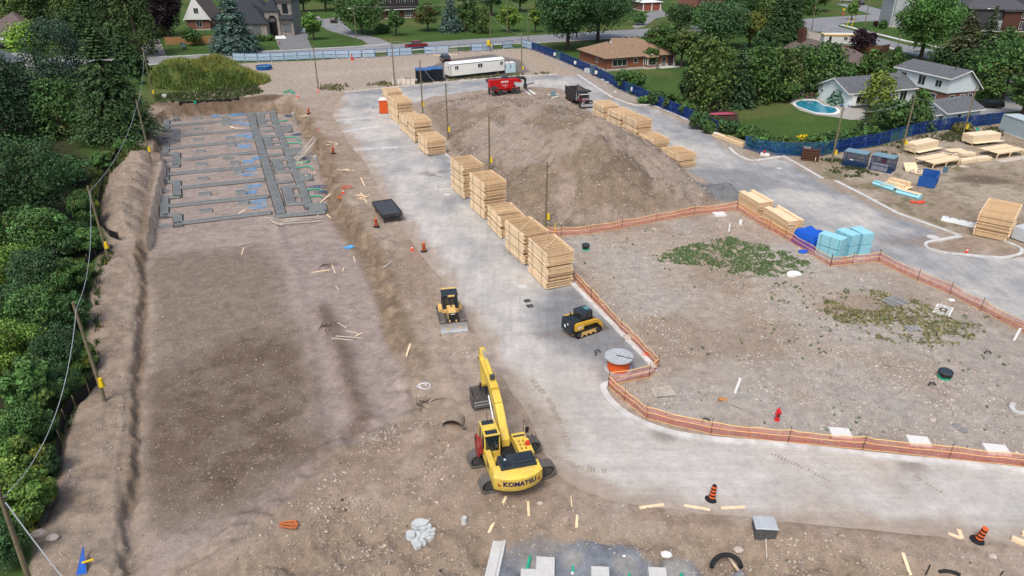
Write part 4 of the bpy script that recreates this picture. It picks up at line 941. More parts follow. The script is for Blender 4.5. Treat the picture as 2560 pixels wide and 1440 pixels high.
for(px,py,n,s,l)in((868,428,9,.5,'scattered pale offcuts on the bank beside the road'),(905,497,9,.4,'heap of splintered scraps left of the black flatbed'),(831,362,6,.5,'short boards piled behind a striped drum'),(777,436,10,.4,'scrap wood heap inside the pit bank'),(752,410,8,.5,'white wrapping and scraps by the green pipes'),(768,292,8,.4,'thin offcuts beside the farthest drum')):
 g=G(px,py);mb=MB();rr=random.Random(px)
 for i in range(n):
  a=rr.uniform(0,3.14);c_=Vector((rr.gauss(0,s),rr.gauss(0,s),.04+.02*i));d=Vector((math.cos(a),math.sin(a),0))*rr.uniform(.3,.8);mb.beam(c_-d,c_+d,.1,.03)
 o=mb.build('offcuts',M_white_wood if 'white' in l else M_pine2,loc=g);tag(o,l,'offcuts',kind='stuff')
for px, py, l in((2024,0,''), ):pass
def branches(px,py,label):
 g=G(px,py);mb=MB();rr=random.Random(px)
 for i in range(9):
  a=rr.uniform(0,6.28);p=Vector((rr.uniform(-.8,.8),rr.uniform(-.5,.5),.05));pts=[p]
  for k in range(4):a+=rr.uniform(-.6,.6);pts.append(pts[-1]+Vector((math.cos(a)*.35,math.sin(a)*.35,rr.uniform(-.02,.08))))
  mb.tube(pts,[.03,.026,.02,.015,.008],5)
 o=mb.build('branches',mat('dead_branch',(.10,.075,.06),.9),loc=g);tag(o,label,'branches')
branches(812,668,'dry brown branches lying in the middle of the pit');branches(812,822,'dark dry branches beside the batten bundle in the pit');branches(1070,1005,'roots and sticks poking out of the bank near the excavator')
# ------------------------------------------------------------------ flatbed, cable drum, hydrant, slabs, lids
def flatbed():
 a, b_=PZ(957,562), PZ(1006,557);rz=math.atan2((b_-a).y,(b_-a).x);far=PZ(941,510,.0)
 L_=4.6;W_=2.35
 t=thing('truck_bed','black truck box covered by a black tarpaulin, parked at the road edge','truck bed',a,rz+R(8))
 mb=MB();mb.box(0,W_,0,L_,.75,.82);mb.box(0,.07,0,L_,.82,1.2);mb.box(W_-.07,W_,0,L_,.82,1.2);mb.box(.07,W_-.07,0,.07,.82,1.15);mb.box(.07,W_-.07,L_-.07,L_,.82,1.2);mb.build('box',mat('worn_black_paint',(.035,.037,.042),.55,dirt=.25),t,bevel=.01)
 for i in range(6):m2=MB();m2.box(.15+i*.39,.22+i*.39,-.06,-.002,.8,1.12);m2.build('rib',M_dark,t)
 V=[];F_=[];n=14
 for j in range(n+1):
  for i in range(n+1):V.append((.05+(W_-.1)*i/n,.05+(L_-.1)*j/n,1.13+.05*math.sin(i*1.1+j*.7)*math.sin(j*.8)+.03*math.sin(i*2.2)))
 for j in range(n):
  for i in range(n):k=j*(n+1)+i;F_.append((k,k+1,k+n+2,k+n+1))
 mb=MB();mb.add(V,F_);mb.build('tarpaulin',mat('grey_black_tarpaulin',(.055,.06,.07),.45,var=.25),t,smooth=True)
 mb=MB();mb.box(.5,.65,.2,L_-.2,.5,.75);mb.box(W_-.65,W_-.5,.2,L_-.2,.5,.75);[mb.box(.3,W_-.3,y,y+.1,.62,.74)for y in(.6,1.8,3.0,4.0)];mb.build('chassis',M_dark,t)
 for x in(.35,W_-.35):
  for y in(.35,L_-.4):m2=MB();m2.box(x-.1,x+.1,y-.1,y+.1,0,.6);m2.build('support_leg',M_dark,t)
flatbed()
def cable_drum():
 g=PZ(1545,923);t=thing('cable_drum','large wooden cable drum wound with orange conduit, lying flat behind the netting','cable drum',g);t.scale=(.82,.82,.9)
 def flange(z0,z1,nm):
  for i in range(12):
   x0, x1=-1.28+i*2.56/12, -1.28+(i+1)*2.56/12-.012;y0=math.sqrt(max(0,1.3**2-x0**2));y1=math.sqrt(max(0,1.3**2-x1**2))
   mb=MB();mb.prism([(x0,-y0),(x1,-y1),(x1,y1),(x0,y0)],'z',z0,z1);mb.build('flange_board',M_greyboard,t)
  mb=MB();mb.lathe([(1.305,z0-.005),(1.32,z0),(1.32,z1-.004),(1.305,z1-.002)],n=40);
 flange(.02,.12,0);flange(1.22,1.32,1)
 mb=MB()
 for i in range(9):mb.lathe([(.93,.12+i*.122),(1.0,.15+i*.122),(1.0,.21+i*.122),(.93,.24+i*.122)],n=32)
 mb.build('conduit_winding',M_orange,t,smooth=True)
 mb=MB();mb.lathe([(.10,1.322),(.11,1.35),(.02,1.352)],n=12);[mb.lathe([(.035,1.321),(.035,1.345)],c=(.42*math.cos(k*1.05),.42*math.sin(k*1.05),0),n=8)for k in range(6)];mb.build('hub_bolts',M_dark,t)
 mb=MB();mb.beam((-.25,.1,1.35),(1.2,-.55,1.35),.05,.04);mb.build('iron_bar',M_dark,t)
M_greyboard=mat('silvered_board',(.42,.45,.48),.85,var=.25,scale=5)
cable_drum()
def hydrant(px,py,label,h=1.0):
 g=G(px,py);t=thing('fire_hydrant',label,'hydrant',g);s=h/.95;t.scale=(s,s,s)
 mb=MB();mb.lathe([(.17,0),(.17,.05),(.115,.06),(.115,.62),(.15,.64),(.15,.69),(.13,.70),(.12,.80),(.06,.88),(.03,.9)],n=16);mb.build('barrel',mat('hydrant_red',(.62,.02,.03),.35),t,smooth=True)
 for a in(-1,1):mb=MB();mb.cyl((a*.10,0,.5),(a*.2,0,.5),.06,n=10);mb.cyl((a*.2,0,.5),(a*.23,0,.5),.045,n=6);mb.build('side_outlet',_mats['hydrant_red'],t)
 mb=MB();mb.cyl((0,-.1,.45),(0,-.18,.45),.08,n=12);mb.build('front_cap',M_dark,t)
 mb=MB();mb.cyl((0,0,.9),(0,0,.95),.035,n=5);mb.build('operating_nut',M_dark,t)
hydrant(1942,1051,'red fire hydrant standing in the pale gravel of the lot',1.05);hydrant(2260,1090-700,'x')if False else None
hydrant(700,112,'small yellowed fire hydrant on the lawn tip',.9);hydrant(1910,388,'red hydrant on a white slab by the blue fence',.8)
gs_='white concrete slabs set in the ground'
def slab(px,py,w_,d_,h,label,rz=ROW,cat='slab',group=gs_):
 g=G(px,py);mb=MB();mb.box(-w_/2,w_/2,-d_/2,d_/2,-.1,h,taper=.03);o=mb.build('concrete_slab',M_conc if 'block' in cat else mat('white_slab',(.70,.70,.69),.85,var=.06,dirt=.12),loc=g,rot=(0,0,rz),bevel=.015);return tag(o,label,cat,group)
slab(2100,1085,1.35,1.0,.14,'white concrete slab behind the netting, left one of three',R(-8));slab(2296,1105,1.4,1.0,.14,'white concrete slab behind the netting, middle one of three',R(-10));slab(2490,1126,1.45,1.0,.14,'white concrete slab behind the netting, right one of three',R(-10))
slab(1798,538,1.4,1.1,.22,'white concrete slab at the netting corner near the gravel heap',R(5));slab(1912,388,1.3,.9,.25,'white slab under the red hydrant by the blue fence',R(-20))
slab(1233,1412,.6,2.9,.28,'left half of the pale kerb block pair at the bottom of the photo',R(-9),'kerb block',None);slab(1248,1410,.35,2.9,.30,'right half of the pale kerb block pair at the bottom of the photo',R(-9),'kerb block',None)
for px, py, w_, d_, l in((1363,1420,1.05,1.4,'rough pale block beside the left green stub pipe'),(1500,1436,1.0,.9,'pale block at the bottom edge, centre'),(1643,1438,1.0,.9,'pale block at the bottom edge, right')):slab(px,py+8,w_,d_,.35,l,R(-4),'block','pale blocks in the grey gravel pad')
slab(1338,1447,1.6,.8,.3,'pale block step half out of frame below the left green stub pipe',R(-3),'block','pale blocks in the grey gravel pad')
for a, b_, l in(((1315,1436),(1325,1392),'left green stub pipe in the grey gravel pad'),((1431,1432),(1438,1393),'middle green stub pipe in the grey gravel pad'),((1570,1452),(1574,1425),'right green stub pipe in the grey gravel pad'),((1703,1450),(1704,1434),'rightmost green stub pipe at the bottom edge')):
 p, q=PZ(*a,-.75), PZ(*b_,-.85);mb=MB();mb.cyl((0,0,0),q-p,.085,n=12);mb.cyl((0,0,0),(p-q).normalized()*.06,.09,n=12,m=1);o=mb.build('stub_pipe',[M_greenpipe,M_white],loc=p);tag(o,l,'pipe','green stub pipes in the gravel pad')
def stub(px,py,r,h,m,label,cat='pipe',tilt=0,group=None,name='plastic_pipe'):
 g=G(px,py);mb=MB();mb.lathe([(r,-.1),(r,h),(r*.85,h+.005),(r*.85,h-.1),(.01,h-.1)],n=14);o=mb.build(name,m,loc=g,rot=(R(-6),tilt,0),smooth=True);return tag(o,label,cat,group)
M_wpipe=mat('white_pvc',(.80,.81,.82),.4,var=.03)
stub(1838,982,.10,1.15,M_wpipe,'white plastic pipe standing in the cobbles left of the hydrant',tilt=R(12),group='white stub pipes in the lot');stub(2535,850,.10,1.05,M_wpipe,'white plastic pipe by the netting at the right edge',tilt=R(14),group='white stub pipes in the lot')
stub(1822,580,.08,.9,M_wpipe,'white plastic pipe standing near the white bucket',tilt=R(2),group='white stub pipes in the lot');stub(1851,560,.18,.45,M_wpipe,'white bucket standing in the lot near the board piles','bucket',name='bucket')
stub(1160,1308,.17,.35,mat('dusty_white_bucket',(.55,.56,.56),.6),'white bucket in the soil left of the dug hole','bucket',name='bucket')
def chamber(px,py,r,label,green=True):
 g=G(px,py);t=thing('manhole_chamber',label,'chamber',g)
 mb=MB();mb.lathe([(r*.95,-.2),(r*.95,.45)],n=20);mb.build('riser',M_greenpipe,t,smooth=True)
 mb=MB();n=20;V=[];rr=random.Random(px)
 for i in range(n):
  a=i*math.tau/n;x, y=math.cos(a)*r, math.sin(a)*r;V+=[(x,y,.16+.22*max(0,math.sin(a*2.3+1))+rr.uniform(0,.08)),(x,y,.5)]
 mb.add([(a*1.04,b_*1.04,c_)for a,b_,c_ in V],[(2*i,2*((i+1)%n),2*((i+1)%n)+1,2*i+1)for i in range(n)]);mb.build('black_wrap',M_black,t)
 mb=MB();mb.lathe([(r*1.06,.48),(r*1.08,.54),(r*.98,.60),(r*.9,.60),(r*.88,.575),(.02,.575)],n=24);mb.build('lid',mat('dark_blue_grey_lid',(.035,.05,.065),.5),t,smooth=True)
chamber(2360,944,.48,'black lidded green chamber standing in the open gravel on the right');chamber(1464,624,.38,'small green chamber with a dark lid near the start of the netting')
M_silver=mat('dull_galvanised_box',(.48,.52,.55),.6,metal=.2,var=.12,dirt=.1)
g=G(1908,1330);t=thing('catch_basin','rusting wire basket with a pale metal lid sunk in the cobbles at the bottom','catch basin',g,R(-4))
mb=MB();mb.box(-.62,.62,-.5,.5,.62,.70,taper=.02);mb.build('lid',M_silver,t,bevel=.03)
mb=MB();mb.box(-.55,.55,-.45,.45,-.4,.62);mb.build('basket',mat('rock_filled_basket',(.12,.12,.12),.9,var=.6,scale=12),t)
for i in range(7):mb=MB();mb.box(-.58+i*.19,-.565+i*.19,-.475,-.46,-.3,.6);mb.build('wire',M_dark,t)
for i in range(5):mb=MB();mb.box(-.58,.58,-.477,-.462,-.2+i*.18,-.185+i*.18);mb.build('wire',M_dark,t)
plank((1914,1345),(1916,1398),'thin stake in front of the catch basin',M_oldwood,.06,.05)
pts=[]
for i in range(15):a=math.pi*(.03+.94*i/14);p=PZ(1816+37*math.cos(a),1421-34*math.sin(a),-.15+.12*math.sin(a));pts.append(p)
mb=MB();mb.tube([p-pts[0]for p in pts],.13,10);tag(mb.build('drain_hose',M_black,loc=pts[0],smooth=True),'thick black corrugated hose bent into an arc at the bottom edge','hose')
run([(2346,1434),(2362,1431),(2378,1434),(2400,1442)],.09,M_black,'drain_hose','black hose snaking out of the bottom right edge','hose',z=.1)
plank((2313,1440),(2325,1414),'black stake near the snaking hose',M_black,.07,.05);plank((2500,1440),(2508,1430),'short black stake at the bottom right edge',M_black,.06)
# broken concrete
cg=[(1050,1310,.8,.28),(1040,1320,.4,.2),(1060,1324,.5,.22),(1072,1322,.3,.18),(1068,1332,.4,.22),(1082,1330,.35,.18),(1026,1340,.42,.3),(1044,1342,.42,.33),(1058,1344,.3,.2),(1068,1342,.28,.2),(1022,1347,.25,.2),(1036,1355,.4,.3),(1050,1352,.3,.25),(1042,1366,.5,.3),(1058,1362,.32,.22),(1074,1350,.3,.18),(1082,1342,.3,.15)]
for i,(px,py,a,b_)in enumerate(cg):
 g=G(px,py);mb=MB();rr=random.Random(i);n=6;prof=[(a*.62*math.cos(k*math.tau/n)*rr.uniform(.75,1.15),b_*1.1*math.sin(k*math.tau/n)*rr.uniform(.75,1.15))for k in range(n)]
 mb.prism(prof,'z',-.05,.16+.05*rr.random());o=mb.build('concrete_fragment',mat('broken_concrete',(.50,.54,.55),.9,var=.12),loc=g,rot=(rr.uniform(-.2,.2),rr.uniform(-.2,.2),rr.uniform(0,1)));tag(o,'%s broken concrete piece at the %s %s of the rubble patch, %s edge up'%('large' if a>.45 else('middling' if a>.33 else 'small'),'top' if py<1325 else('bottom' if py>1348 else 'middle'),'left' if px<1040 else('right' if px>1066 else 'centre'),['straight','jagged','broken','worn'][i%4]),'rubble','broken concrete pieces left of the bucket')
 # pallets and frames in the lot
def pallet(px,py,rz,label,m,w_=1.2,d_=1.0,slats=6,name='pallet'):
 g=G(px,py);t=thing(name,label,'pallet',g+Vector((0,0,.03)),rz,'pallets lying in the lot')
 for i in range(slats):y=-d_/2+i*(d_-.1)/(slats-1);mb=MB();mb.box(-w_/2,w_/2,y,y+.1,.1,.125);mb.build('slat',m,t)
 for x in(-w_/2,-.05,w_/2-.1):mb=MB();mb.box(x,x+.1,-d_/2,d_/2,0,.1);mb.build('runner',m,t)
 return t
pallet(1657,983,R(8),'brown sunken pallet in the cobbles below the netting corner',M_oldwood,1.5,1.1,7)
pallet(2238,755,R(25),'upper grey pallet among the dry grass',mat('grey_pallet',(.33,.35,.36),.9),1.9,1.3,6);pallet(2282,824,R(8),'small grey pallet at the edge of the dry grass',_mats['grey_pallet'],1.1,.8,5)
t=pallet(2357,778,R(-38),'white slatted panel with a dark ring lying on it',M_white,1.3,2.0,9);t.scale=(1,1,.6)
mb=MB();pts=[(.28*math.cos(k*.52),.28*math.sin(k*.52),.12)for k in range(13)];mb.tube(pts,.05,6);tag(mb.build('iron_ring',M_brown,loc=t.location),'dark iron ring lying on the white slatted panel','ring')
for px, py, s, l in((1985,688,.75,'lumpy white bag lying at the edge of the green weeds'),(1664,1388,.35,'torn white bag at the edge of the gravel pad'),(2378,752,.3,'small white bag behind the slatted panel'),(1560,1390,.1,'white scrap of paper in the gravel'),(2390,1065,.3,'grey lump beside the middle slab'),(2408,1078,.3,'bluish grey lump between the slabs')):
 g=G(px,py);mb=MB();mb.blob((0,0,.12*s),(s,s*.7,s*.38),px,2,.16);o=mb.build('bag',M_white if 'white' in l else M_grey,loc=g);tag(o,l,'bag')
t=thing('push_cart','small rusty roller with a long handle lying in the gravel','roller',G(1806,1002));mb=MB();mb.cyl((-.3,0,.12),(.3,0,.12),.13,n=12);mb.build('roller',mat('ochre_rust',(.45,.22,.08),.8),t);mb=MB();mb.beam((0,-.1,.12),(1.1,-1.0,.1),.04,.04);mb.build('handle',M_oldwood,t)
for px, py, l in((1755,1055,'black bent rod standing by the netting'),(2320,965,'black hose scrap beside the lidded chamber'),(2460,885,'black scraps among the stones on the right')):
 g=G(px,py);mb=MB();mb.tube([(0,0,0),(.1,0,.3),(.4,.05,.2),(.55,0,.03)],.05,6);tag(mb.build('scrap_hose',M_black,loc=g),l,'hose scrap')
BW=['just inside the kerb netting beside the skid steer','','in the gravel left of the hydrant','','between left and middle white slabs','above the left white slab','on the road edge above the planks','above the black hose arc','large and pale at the bottom left','right beside the bottom left one','below the leaning drum','at the left tip of the green weeds','under the netting by its first posts']
for i,(px,py,s)in enumerate(((1572,847,.55),(2408,930-190,.0),(1890,1000,.2),(2188,1,.0),(2330,1052,.28),(2080,1060,.22),(1350,1260,.2),(1845,1376,.32),(97,1338,.45),(131,1348,.35),(2480,1392,.25),(1668,660,.25),(1634,574,.3))):
 if s and py>20:
  g=G(px,py);mb=MB();mb.blob((0,0,s*.2),(s,s*.75,s*.5),i,2,.12);tag(mb.build('boulder',M_stone,loc=g,smooth=True),'pale rounded boulder '+BW[i],'boulder','boulders scattered on the site')
for a, l in(((1110,470),'plaster dust patch'), ):pass
def manhole(px,py,r,label,m=None):
 g=PZ(px,py,.006);mb=MB();mb.lathe([(r,0),(r,.03),(r*.8,.032),(r*.8,.025),(.02,.025)],n=20,m=0);tag(mb.build('manhole_cover',m or M_kerb,loc=g),label,'manhole','manhole covers in the road')
manhole(1117,487,.42,'manhole cover in front of the farthest stack of the near row');manhole(1306,717,.45,'manhole cover left of the nearest panel stack');manhole(2332,593,.6,'manhole cover with a pale collar at the end of the parking bay');manhole(1947,421,.35,'small manhole cover near the rusty crate')
for px, py, l in((1318,752,'farther one of two drain grates on the road'),(1325,765,'nearer one of two drain grates on the road')):
 t=thing('drain_grate',l,'drain grate',PZ(px,py,.006),ROW,'drain grates in the road')
 for i in range(5):mb=MB();mb.box(-.3,.3,-.28+i*.12,-.22+i*.12,0,.025);mb.build('bar',M_dark,t)
g=PZ(1500,892,0);mb=MB();mb.tube([(-.3,.1,.1),(-.35,.4,.3),(-.1,.6,.3),(.1,.5,.15)],.07,6);tag(mb.build('hose_scrap',M_dark,loc=g),'dark hose end behind the cable drum','hose scrap')
stub(1613,888,.28,.16,M_orange,'orange chamber ring beside the kerb, inside the netting','chamber ring',name='chamber_ring')
# ------------------------------------------------------------------ blue wedge net, bottom left
a, b_, c_=PZ(208,1366,1.0), PZ(183,1470,-.2), PZ(222,1470,-.2)
t=thing('blue_net','wedge of blue safety net hanging from a stake at the bottom left','net',b_);V=[Vector((0,0,0)),c_-b_,a-b_,(c_-b_)*.5+Vector((0,.3,0))]
mb=MB();mb.add(V,[(0,1,2)]);n_=len(mb.v);mb.add([v+Vector((.02,-.03,0))for v in V[:3]],[(2,1,0)]);mb.build('net',net_mat('bright_blue_net',(.02,.13,.55),.8,4),t)
mb=MB();mb.beam(V[0],V[2],.05,.05);mb.beam(V[1],V[2],.05,.05);mb.build('frame',M_bluep,t)
plank((212,1426),(241,1417),'yellow stake crossing the blue net',M_yellow,.1,.06,.5)
# ------------------------------------------------------------------ prints left by tracks and tyres
def prints(pts,w_,label,pitch=.16,lift=.012,col=(.34,.29,.24),t_=.05):
 W=PP(pts);V=[];rg=np.random.RandomState(len(label))
 for i in range(len(W)-1):
  a, b_=Vector(W[i]), Vector(W[i+1]);d=(b_-a);n=int(d.length/pitch);d.normalize();q=Vector((-d.y,d.x))
  for k in range(n):
   if rg.rand()<.25:continue
   c=a.lerp(b_,k/n)+q*rg.normal(0,.02);u=w_*rg.uniform(.3,.5)
   for e, f in((-u,-t_),(u,-t_),(u,t_),(-u,t_)):p=c+q*e+d*f;V.append((p.x,p.y,max(hz(p.x,p.y),0)+lift))
 o=link('track_print',np_mesh('track_print',np.array(V),np.arange(len(V)).reshape(-1,4),attr_mat('print_soil',peb=False,bump=.1),np.tile(np.array(col),(len(V),1)),np.zeros(len(V))));tag(o,label,'track marks',kind='stuff')
prints([(1275,968),(1310,1000),(1345,1050),(1385,1125)],.5,'track prints on the road edge beside the excavator bucket');prints([(1330,950),(1372,1000),(1400,1060),(1425,1130)],.5,'second line of track prints on the road beside the excavator')
prints([(1380,1140),(1450,1170),(1520,1180)],.5,'track prints leading onto the lower road');prints([(1104,850),(1094,890),(1086,935)],.4,'left bulldozer track prints in the soil',col=(.38,.31,.25));prints([(1150,850),(1142,890),(1134,930)],.4,'right bulldozer track prints in the soil',col=(.38,.31,.25))
prints([(1060,432),(1090,440),(1115,425)],1.8,'ridged loader prints in the soil by the farthest stack of the near row',.45,.02,(.20,.16,.12),.09);prints([(1930,1135),(2030,1180),(2100,1215)],.35,'tyre prints curving over the lower road',.2);prints([(2268,1160),(2300,1200),(2360,1235)],.35,'second tyre prints curving over the lower road',.2)
# ------------------------------------------------------------------ machines
M_ky=mat('machine_yellow',(.76,.55,.09),.5,var=.10,scale=2.5,dirt=.30)
M_cat=mat('pale_machine_yellow',(.74,.48,.17),.45,var=.07,scale=2,dirt=.12)
M_hood=mat('dark_blue_black_hood',(.022,.033,.045),.45,var=.2,scale=3,dirt=.08)
M_trk=mat('worn_track_steel',(.15,.145,.14),.6,metal=.2,var=.3,scale=8,dirt=.25)
M_bkt=mat('bucket_steel',(.13,.125,.125),.6,metal=.3,var=.25,scale=4,dirt=.3)
M_shine=mat('polished_steel',(.55,.58,.60),.35,metal=.5,var=.15)
M_mred=mat('machine_red',(.50,.008,.012),.35,var=.08,coat=.3)
M_navy=mat('lettering_navy',(.02,.015,.09),.5,var=0)
M_lred=mat('reflector_red',(.55,.03,.01),.4,var=0)
M_tyre=mat('tyre',(.025,.025,.026),.85,var=.3,dirt=.3)
M_rim=mat('wheel_rim',(.42,.42,.42),.5,metal=.3,var=.15)
def track(parent,x0,x1,L_,h,y0=None,rubber=False,nm='track'):
 """endless track along local y, from x0 to x1"""
 r=h/2;y0=-L_/2 if y0 is None else y0;y1=y0+L_;mb=MB()
 def loop(rr,n=10):
  p=[]
  for i in range(n+1):a=math.pi/2+math.pi*i/n;p.append((y0+r+rr*math.cos(a),r+rr*math.sin(a)))
  for i in range(n+1):a=-math.pi/2+math.pi*i/n;p.append((y1-r+rr*math.cos(a),r+rr*math.sin(a)))
  return p
 o=loop(r);i_=loop(r-.09);n=len(o)
 for xa in(x0,x1):pass
 V=[(x0,a,b_)for a,b_ in o]+[(x1,a,b_)for a,b_ in o]+[(x0,a,b_)for a,b_ in i_]+[(x1,a,b_)for a,b_ in i_]
 fs=[]
 for k in range(n):
  j=(k+1)%n;fs+=[(k,j,n+j,n+k),(2*n+k,3*n+k,3*n+j,2*n+j),(k,2*n+k,2*n+j,j),(n+k,n+j,3*n+j,3*n+k)]
 mb.add(V,fs)
 per=[(Vector((0,*o[k])),Vector((0,*o[(k+1)%n])))for k in range(n)];tot=sum((b_-a).length for a,b_ in per);m=int(tot/.19)
 s=0;tgt=0;st=tot/m
 for a, b_ in per:
  L2=(b_-a).length
  while tgt<=s+L2-1e-6 and L2>1e-6:
   c=a.lerp(b_,(tgt-s)/L2);d=(b_-a).normalized();nn=Vector((0,d.z,-d.y));q=d*.035
   mb.add([(x0-.01,*(c-q)[1:]),(x1+.01,*(c-q)[1:]),(x1+.01,*(c-q+nn*.05)[1:]),(x0-.01,*(c-q+nn*.05)[1:]),(x0-.01,*(c+q)[1:]),(x1+.01,*(c+q)[1:]),(x1+.01,*(c+q+nn*.05)[1:]),(x0-.01,*(c+q+nn*.05)[1:])],[(0,3,2,1),(4,5,6,7),(3,7,6,2),(0,4,7,3),(1,2,6,5)]);tgt+=st
  s+=L2
 t=mb.build(nm,M_black if rubber else M_trk,parent)
 fr=MB();fr.box(x0+.06,x1-.06,y0+r*.8,y1-r*.8,r*.6,r*1.5);fr.build('track_frame',M_dark if not rubber else M_cat,t)
 for k in range(5 if L_>3 else 4):
  y=y0+r+(L_-2*r)*(k+.5)/(5 if L_>3 else 4);w=MB();w.cyl((x0+.03,y,r*.42),(x1-.03,y,r*.42),r*.28,n=12);w.build('roller',M_dark if not rubber else M_cat,t)
 for y in(y0+r,y1-r):w=MB();w.cyl((x0+.04,y,r),(x1-.04,y,r),r*.60,n=16);w.build('sprocket',M_dark,t)
 return t
def excavator():
 t=thing('excavator','large yellow crawler excavator with its boom reaching away and bucket lowered','excavator',(-.28,33.55,.06),R(15))
 un=MB();un.box(-.9,.9,-1.0,1.0,.45,.85);un.lathe([(.75,.8),(.75,1.05)],n=20);u=un.build('undercarriage',M_dark,t,rot=(0,0,R(20-15+90)),loc=(.22,.05,0))
 track(u,-1.48,-.84,4.7,1.0);track(u,.84,1.48,4.7,1.0)
 # revolving deck and counterweight
 mb=MB();mb.box(-1.42,1.42,-1.9,1.75,1.05,1.25);mb.build('deck',M_ky,t,bevel=.03)
 n=12;prof=[]
 for i in range(n+1):a=math.pi*i/n;prof.append((1.45*-math.cos(a)if False else 1.45*(-1+2*i/n),-2.45-.52*math.sin(a)**.75))
 prof=[(-1.45,-1.75)]+prof+[(1.45,-1.75)]
 mb=MB();low=[(x*.98,y+(.12 if y<-2 else 0))for x,y in prof];top=[(x*.93,y+(.22 if y<-2 else 0))for x,y in prof];m_=len(prof)
 V=[(*p,1.0)for p in low]+[(*p,1.3)for p in prof]+[(*p,1.95)for p in prof]+[(*p,2.12)for p in top]
 fs=[tuple(range(m_))]+[(k*m_+i,(k*m_+(i+1)%m_),(k+1)*m_+(i+1)%m_,(k+1)*m_+i)for k in range(3)for i in range(m_)]+[tuple(range(4*m_-1,3*m_-1,-1))]
 mb.add(V,fs);cw=mb.build('counterweight',M_ky,t,smooth=True,fix=True)
 me=text_mesh('KOMATSU',.44,M_navy,'lettering',.008,.016)
 # bend the letters round the rear face
 def ry(x):a=math.asin(min(1,max(-1,x/1.45)));return-2.45-.52*max(0,math.cos(a)if False else math.sin(math.pi*(x/1.45+1)/2))**.75
 for v in me.vertices:x=v.co.x*.95;v.co=(x,ry(x)-.012-v.co.z,1.60+v.co.y)
 lt=link('lettering',me,cw)
 for sx in(-1,1):
  mb=MB();x0, x1=sx*1.24, sx*1.06;a_, b_=(x0,x1)if x0<x1 else(x1,x0)
  mb.add([(a_,ry(a_)-.015,1.42),(b_,ry(b_)-.015,1.42),((b_ if sx<0 else a_),ry(b_ if sx<0 else a_)-.015,1.42),(a_ if sx<0 else b_,ry(a_)-.02,1.66),(b_ if sx>0 else a_,ry(b_)-.02,1.66)],[(0,1,4),(0,1,3)])
  mb.build('reflector',M_lred,cw)
  # engine hood
 mb=MB();mb.box(-1.02,1.28,-2.32,-1.0,1.5,2.30,taper=.10);mb.box(-.05,1.05,-2.05,-1.2,2.30,2.38,taper=.05);h=mb.build('engine_hood',M_hood,t,bevel=.05)
 for y in(-2.14,-1.98):
  for x in(-.75,-.58,-.41,.45,.62,.79):mb=MB();mb.box(x,x+.11,y,y+.07,2.31,2.322);mb.build('vent',M_black,h)
 mb=MB();mb.cyl((-.55,-1.25,2.28),(-.55,-1.25,2.5),.07,n=10);mb.build('exhaust',M_black,h);mb=MB();mb.box(-.62,-.5,-1.62,-1.5,2.305,2.325);mb.build('decal',M_white,h)
 # side lockers and right hand tank
 mb=MB();mb.box(-1.42,-1.02,-2.0,.1,1.25,1.85,taper=.03);mb.build('left_locker',M_ky,t,bevel=.02);mb=MB();[mb.box(-1.428,-1.424,-1.1+k*.1,-1.06+k*.1,1.3+.0*k,1.8)for k in range(5)];mb.build('stripe_decal',M_navy,t)
 mb=MB();mb.box(.55,1.42,-.95,.45,1.25,1.95);mb.box(.58,1.42,.45,1.35,1.25,1.7);tk=mb.build('tank',M_ky,t,bevel=.03)
 for x in(.72,.98):
  for y in(-.55,-.2,.12):mb=MB();mb.box(x,x+.12,y,y+.2,1.945,1.957);mb.build('tread_slot',mat('slot_orange',(.35,.17,.03),.7),tk)
 mb=MB();mb.box(.62,1.36,.95,1.1,1.70,1.73);mb.build('step_plate',M_dark,tk)
 mb=MB();[mb.tube(q,.022,5)for q in([(1.4,-.9,1.9),(1.42,-.9,2.8),(1.42,.3,2.85),(1.4,.4,1.9)],[(1.42,-.3,1.9),(1.42,-.3,2.82)],[(1.4,.6,1.7),(1.45,.9,2.7),(1.4,1.3,2.7),(1.38,1.35,1.7)])];mb.build('handrail',M_dark,t)
 mb=MB();mb.box(1.1,1.32,-.3,-.1,1.95,2.2);mb.build('fire_extinguisher',M_red,t);mb=MB();mb.box(1.3,1.5,.6,.66,2.2,2.6);mb.build('mirror',M_black,t)
 # cab
 cx0, cx1, cy0, cy1, cz0, cz1=-1.40, -.42, .02, 1.72, 1.25, 2.95
 mb=MB();mb.box(cx0,cx1,cy0,cy1,cz0,cz0+.45)
 for x in(cx0,cx1-.09):
  for y, yt in((cy0,cy0+.05),(cy1-.1,cy1-.25),(.8,.8)):mb.beam((x+.045,y+.05,cz0+.4),(x+.045,yt+.05,cz1-.05),.09,.09)
 mb.box(cx0,cx1,cy0+.55,cy1-.65,cz1-.08,cz1);mb.box(cx0,cx0+.12,cy0,cy1-.2,cz1-.1,cz1-.01);mb.box(cx1-.12,cx1,cy0,cy1-.2,cz1-.1,cz1-.01);mb.box(cx0+.1,cx1-.1,cy0,cy0+.12,cz1-.1,cz1-.01)
 c=mb.build('cab',M_ky,t,bevel=.02)
 mb=MB();mb.box(cx0+.02,cx1-.02,cy0+.03,cy1-.12,cz0+.45,cz1-.1,tx=(.01,.02));mb.build('cab_glass',M_glass,c)
 mb=MB();mb.box(cx0+.1,cx1-.1,cy1-.65,cy1-.24,cz1-.05,cz1-.02);mb.build('roof_hatch',M_hood,c);mb=MB();mb.box(cx0+.14,cx1-.14,cy0+.14,cy0+.52,cz1-.08,cz1-.05);mb.build('rear_visor',M_hood,c)
 mb=MB();mb.beam((-.9,1.3,cz1),(-.92,1.45,cz1+.7),.025,.025);mb.build('antenna',M_black,c)
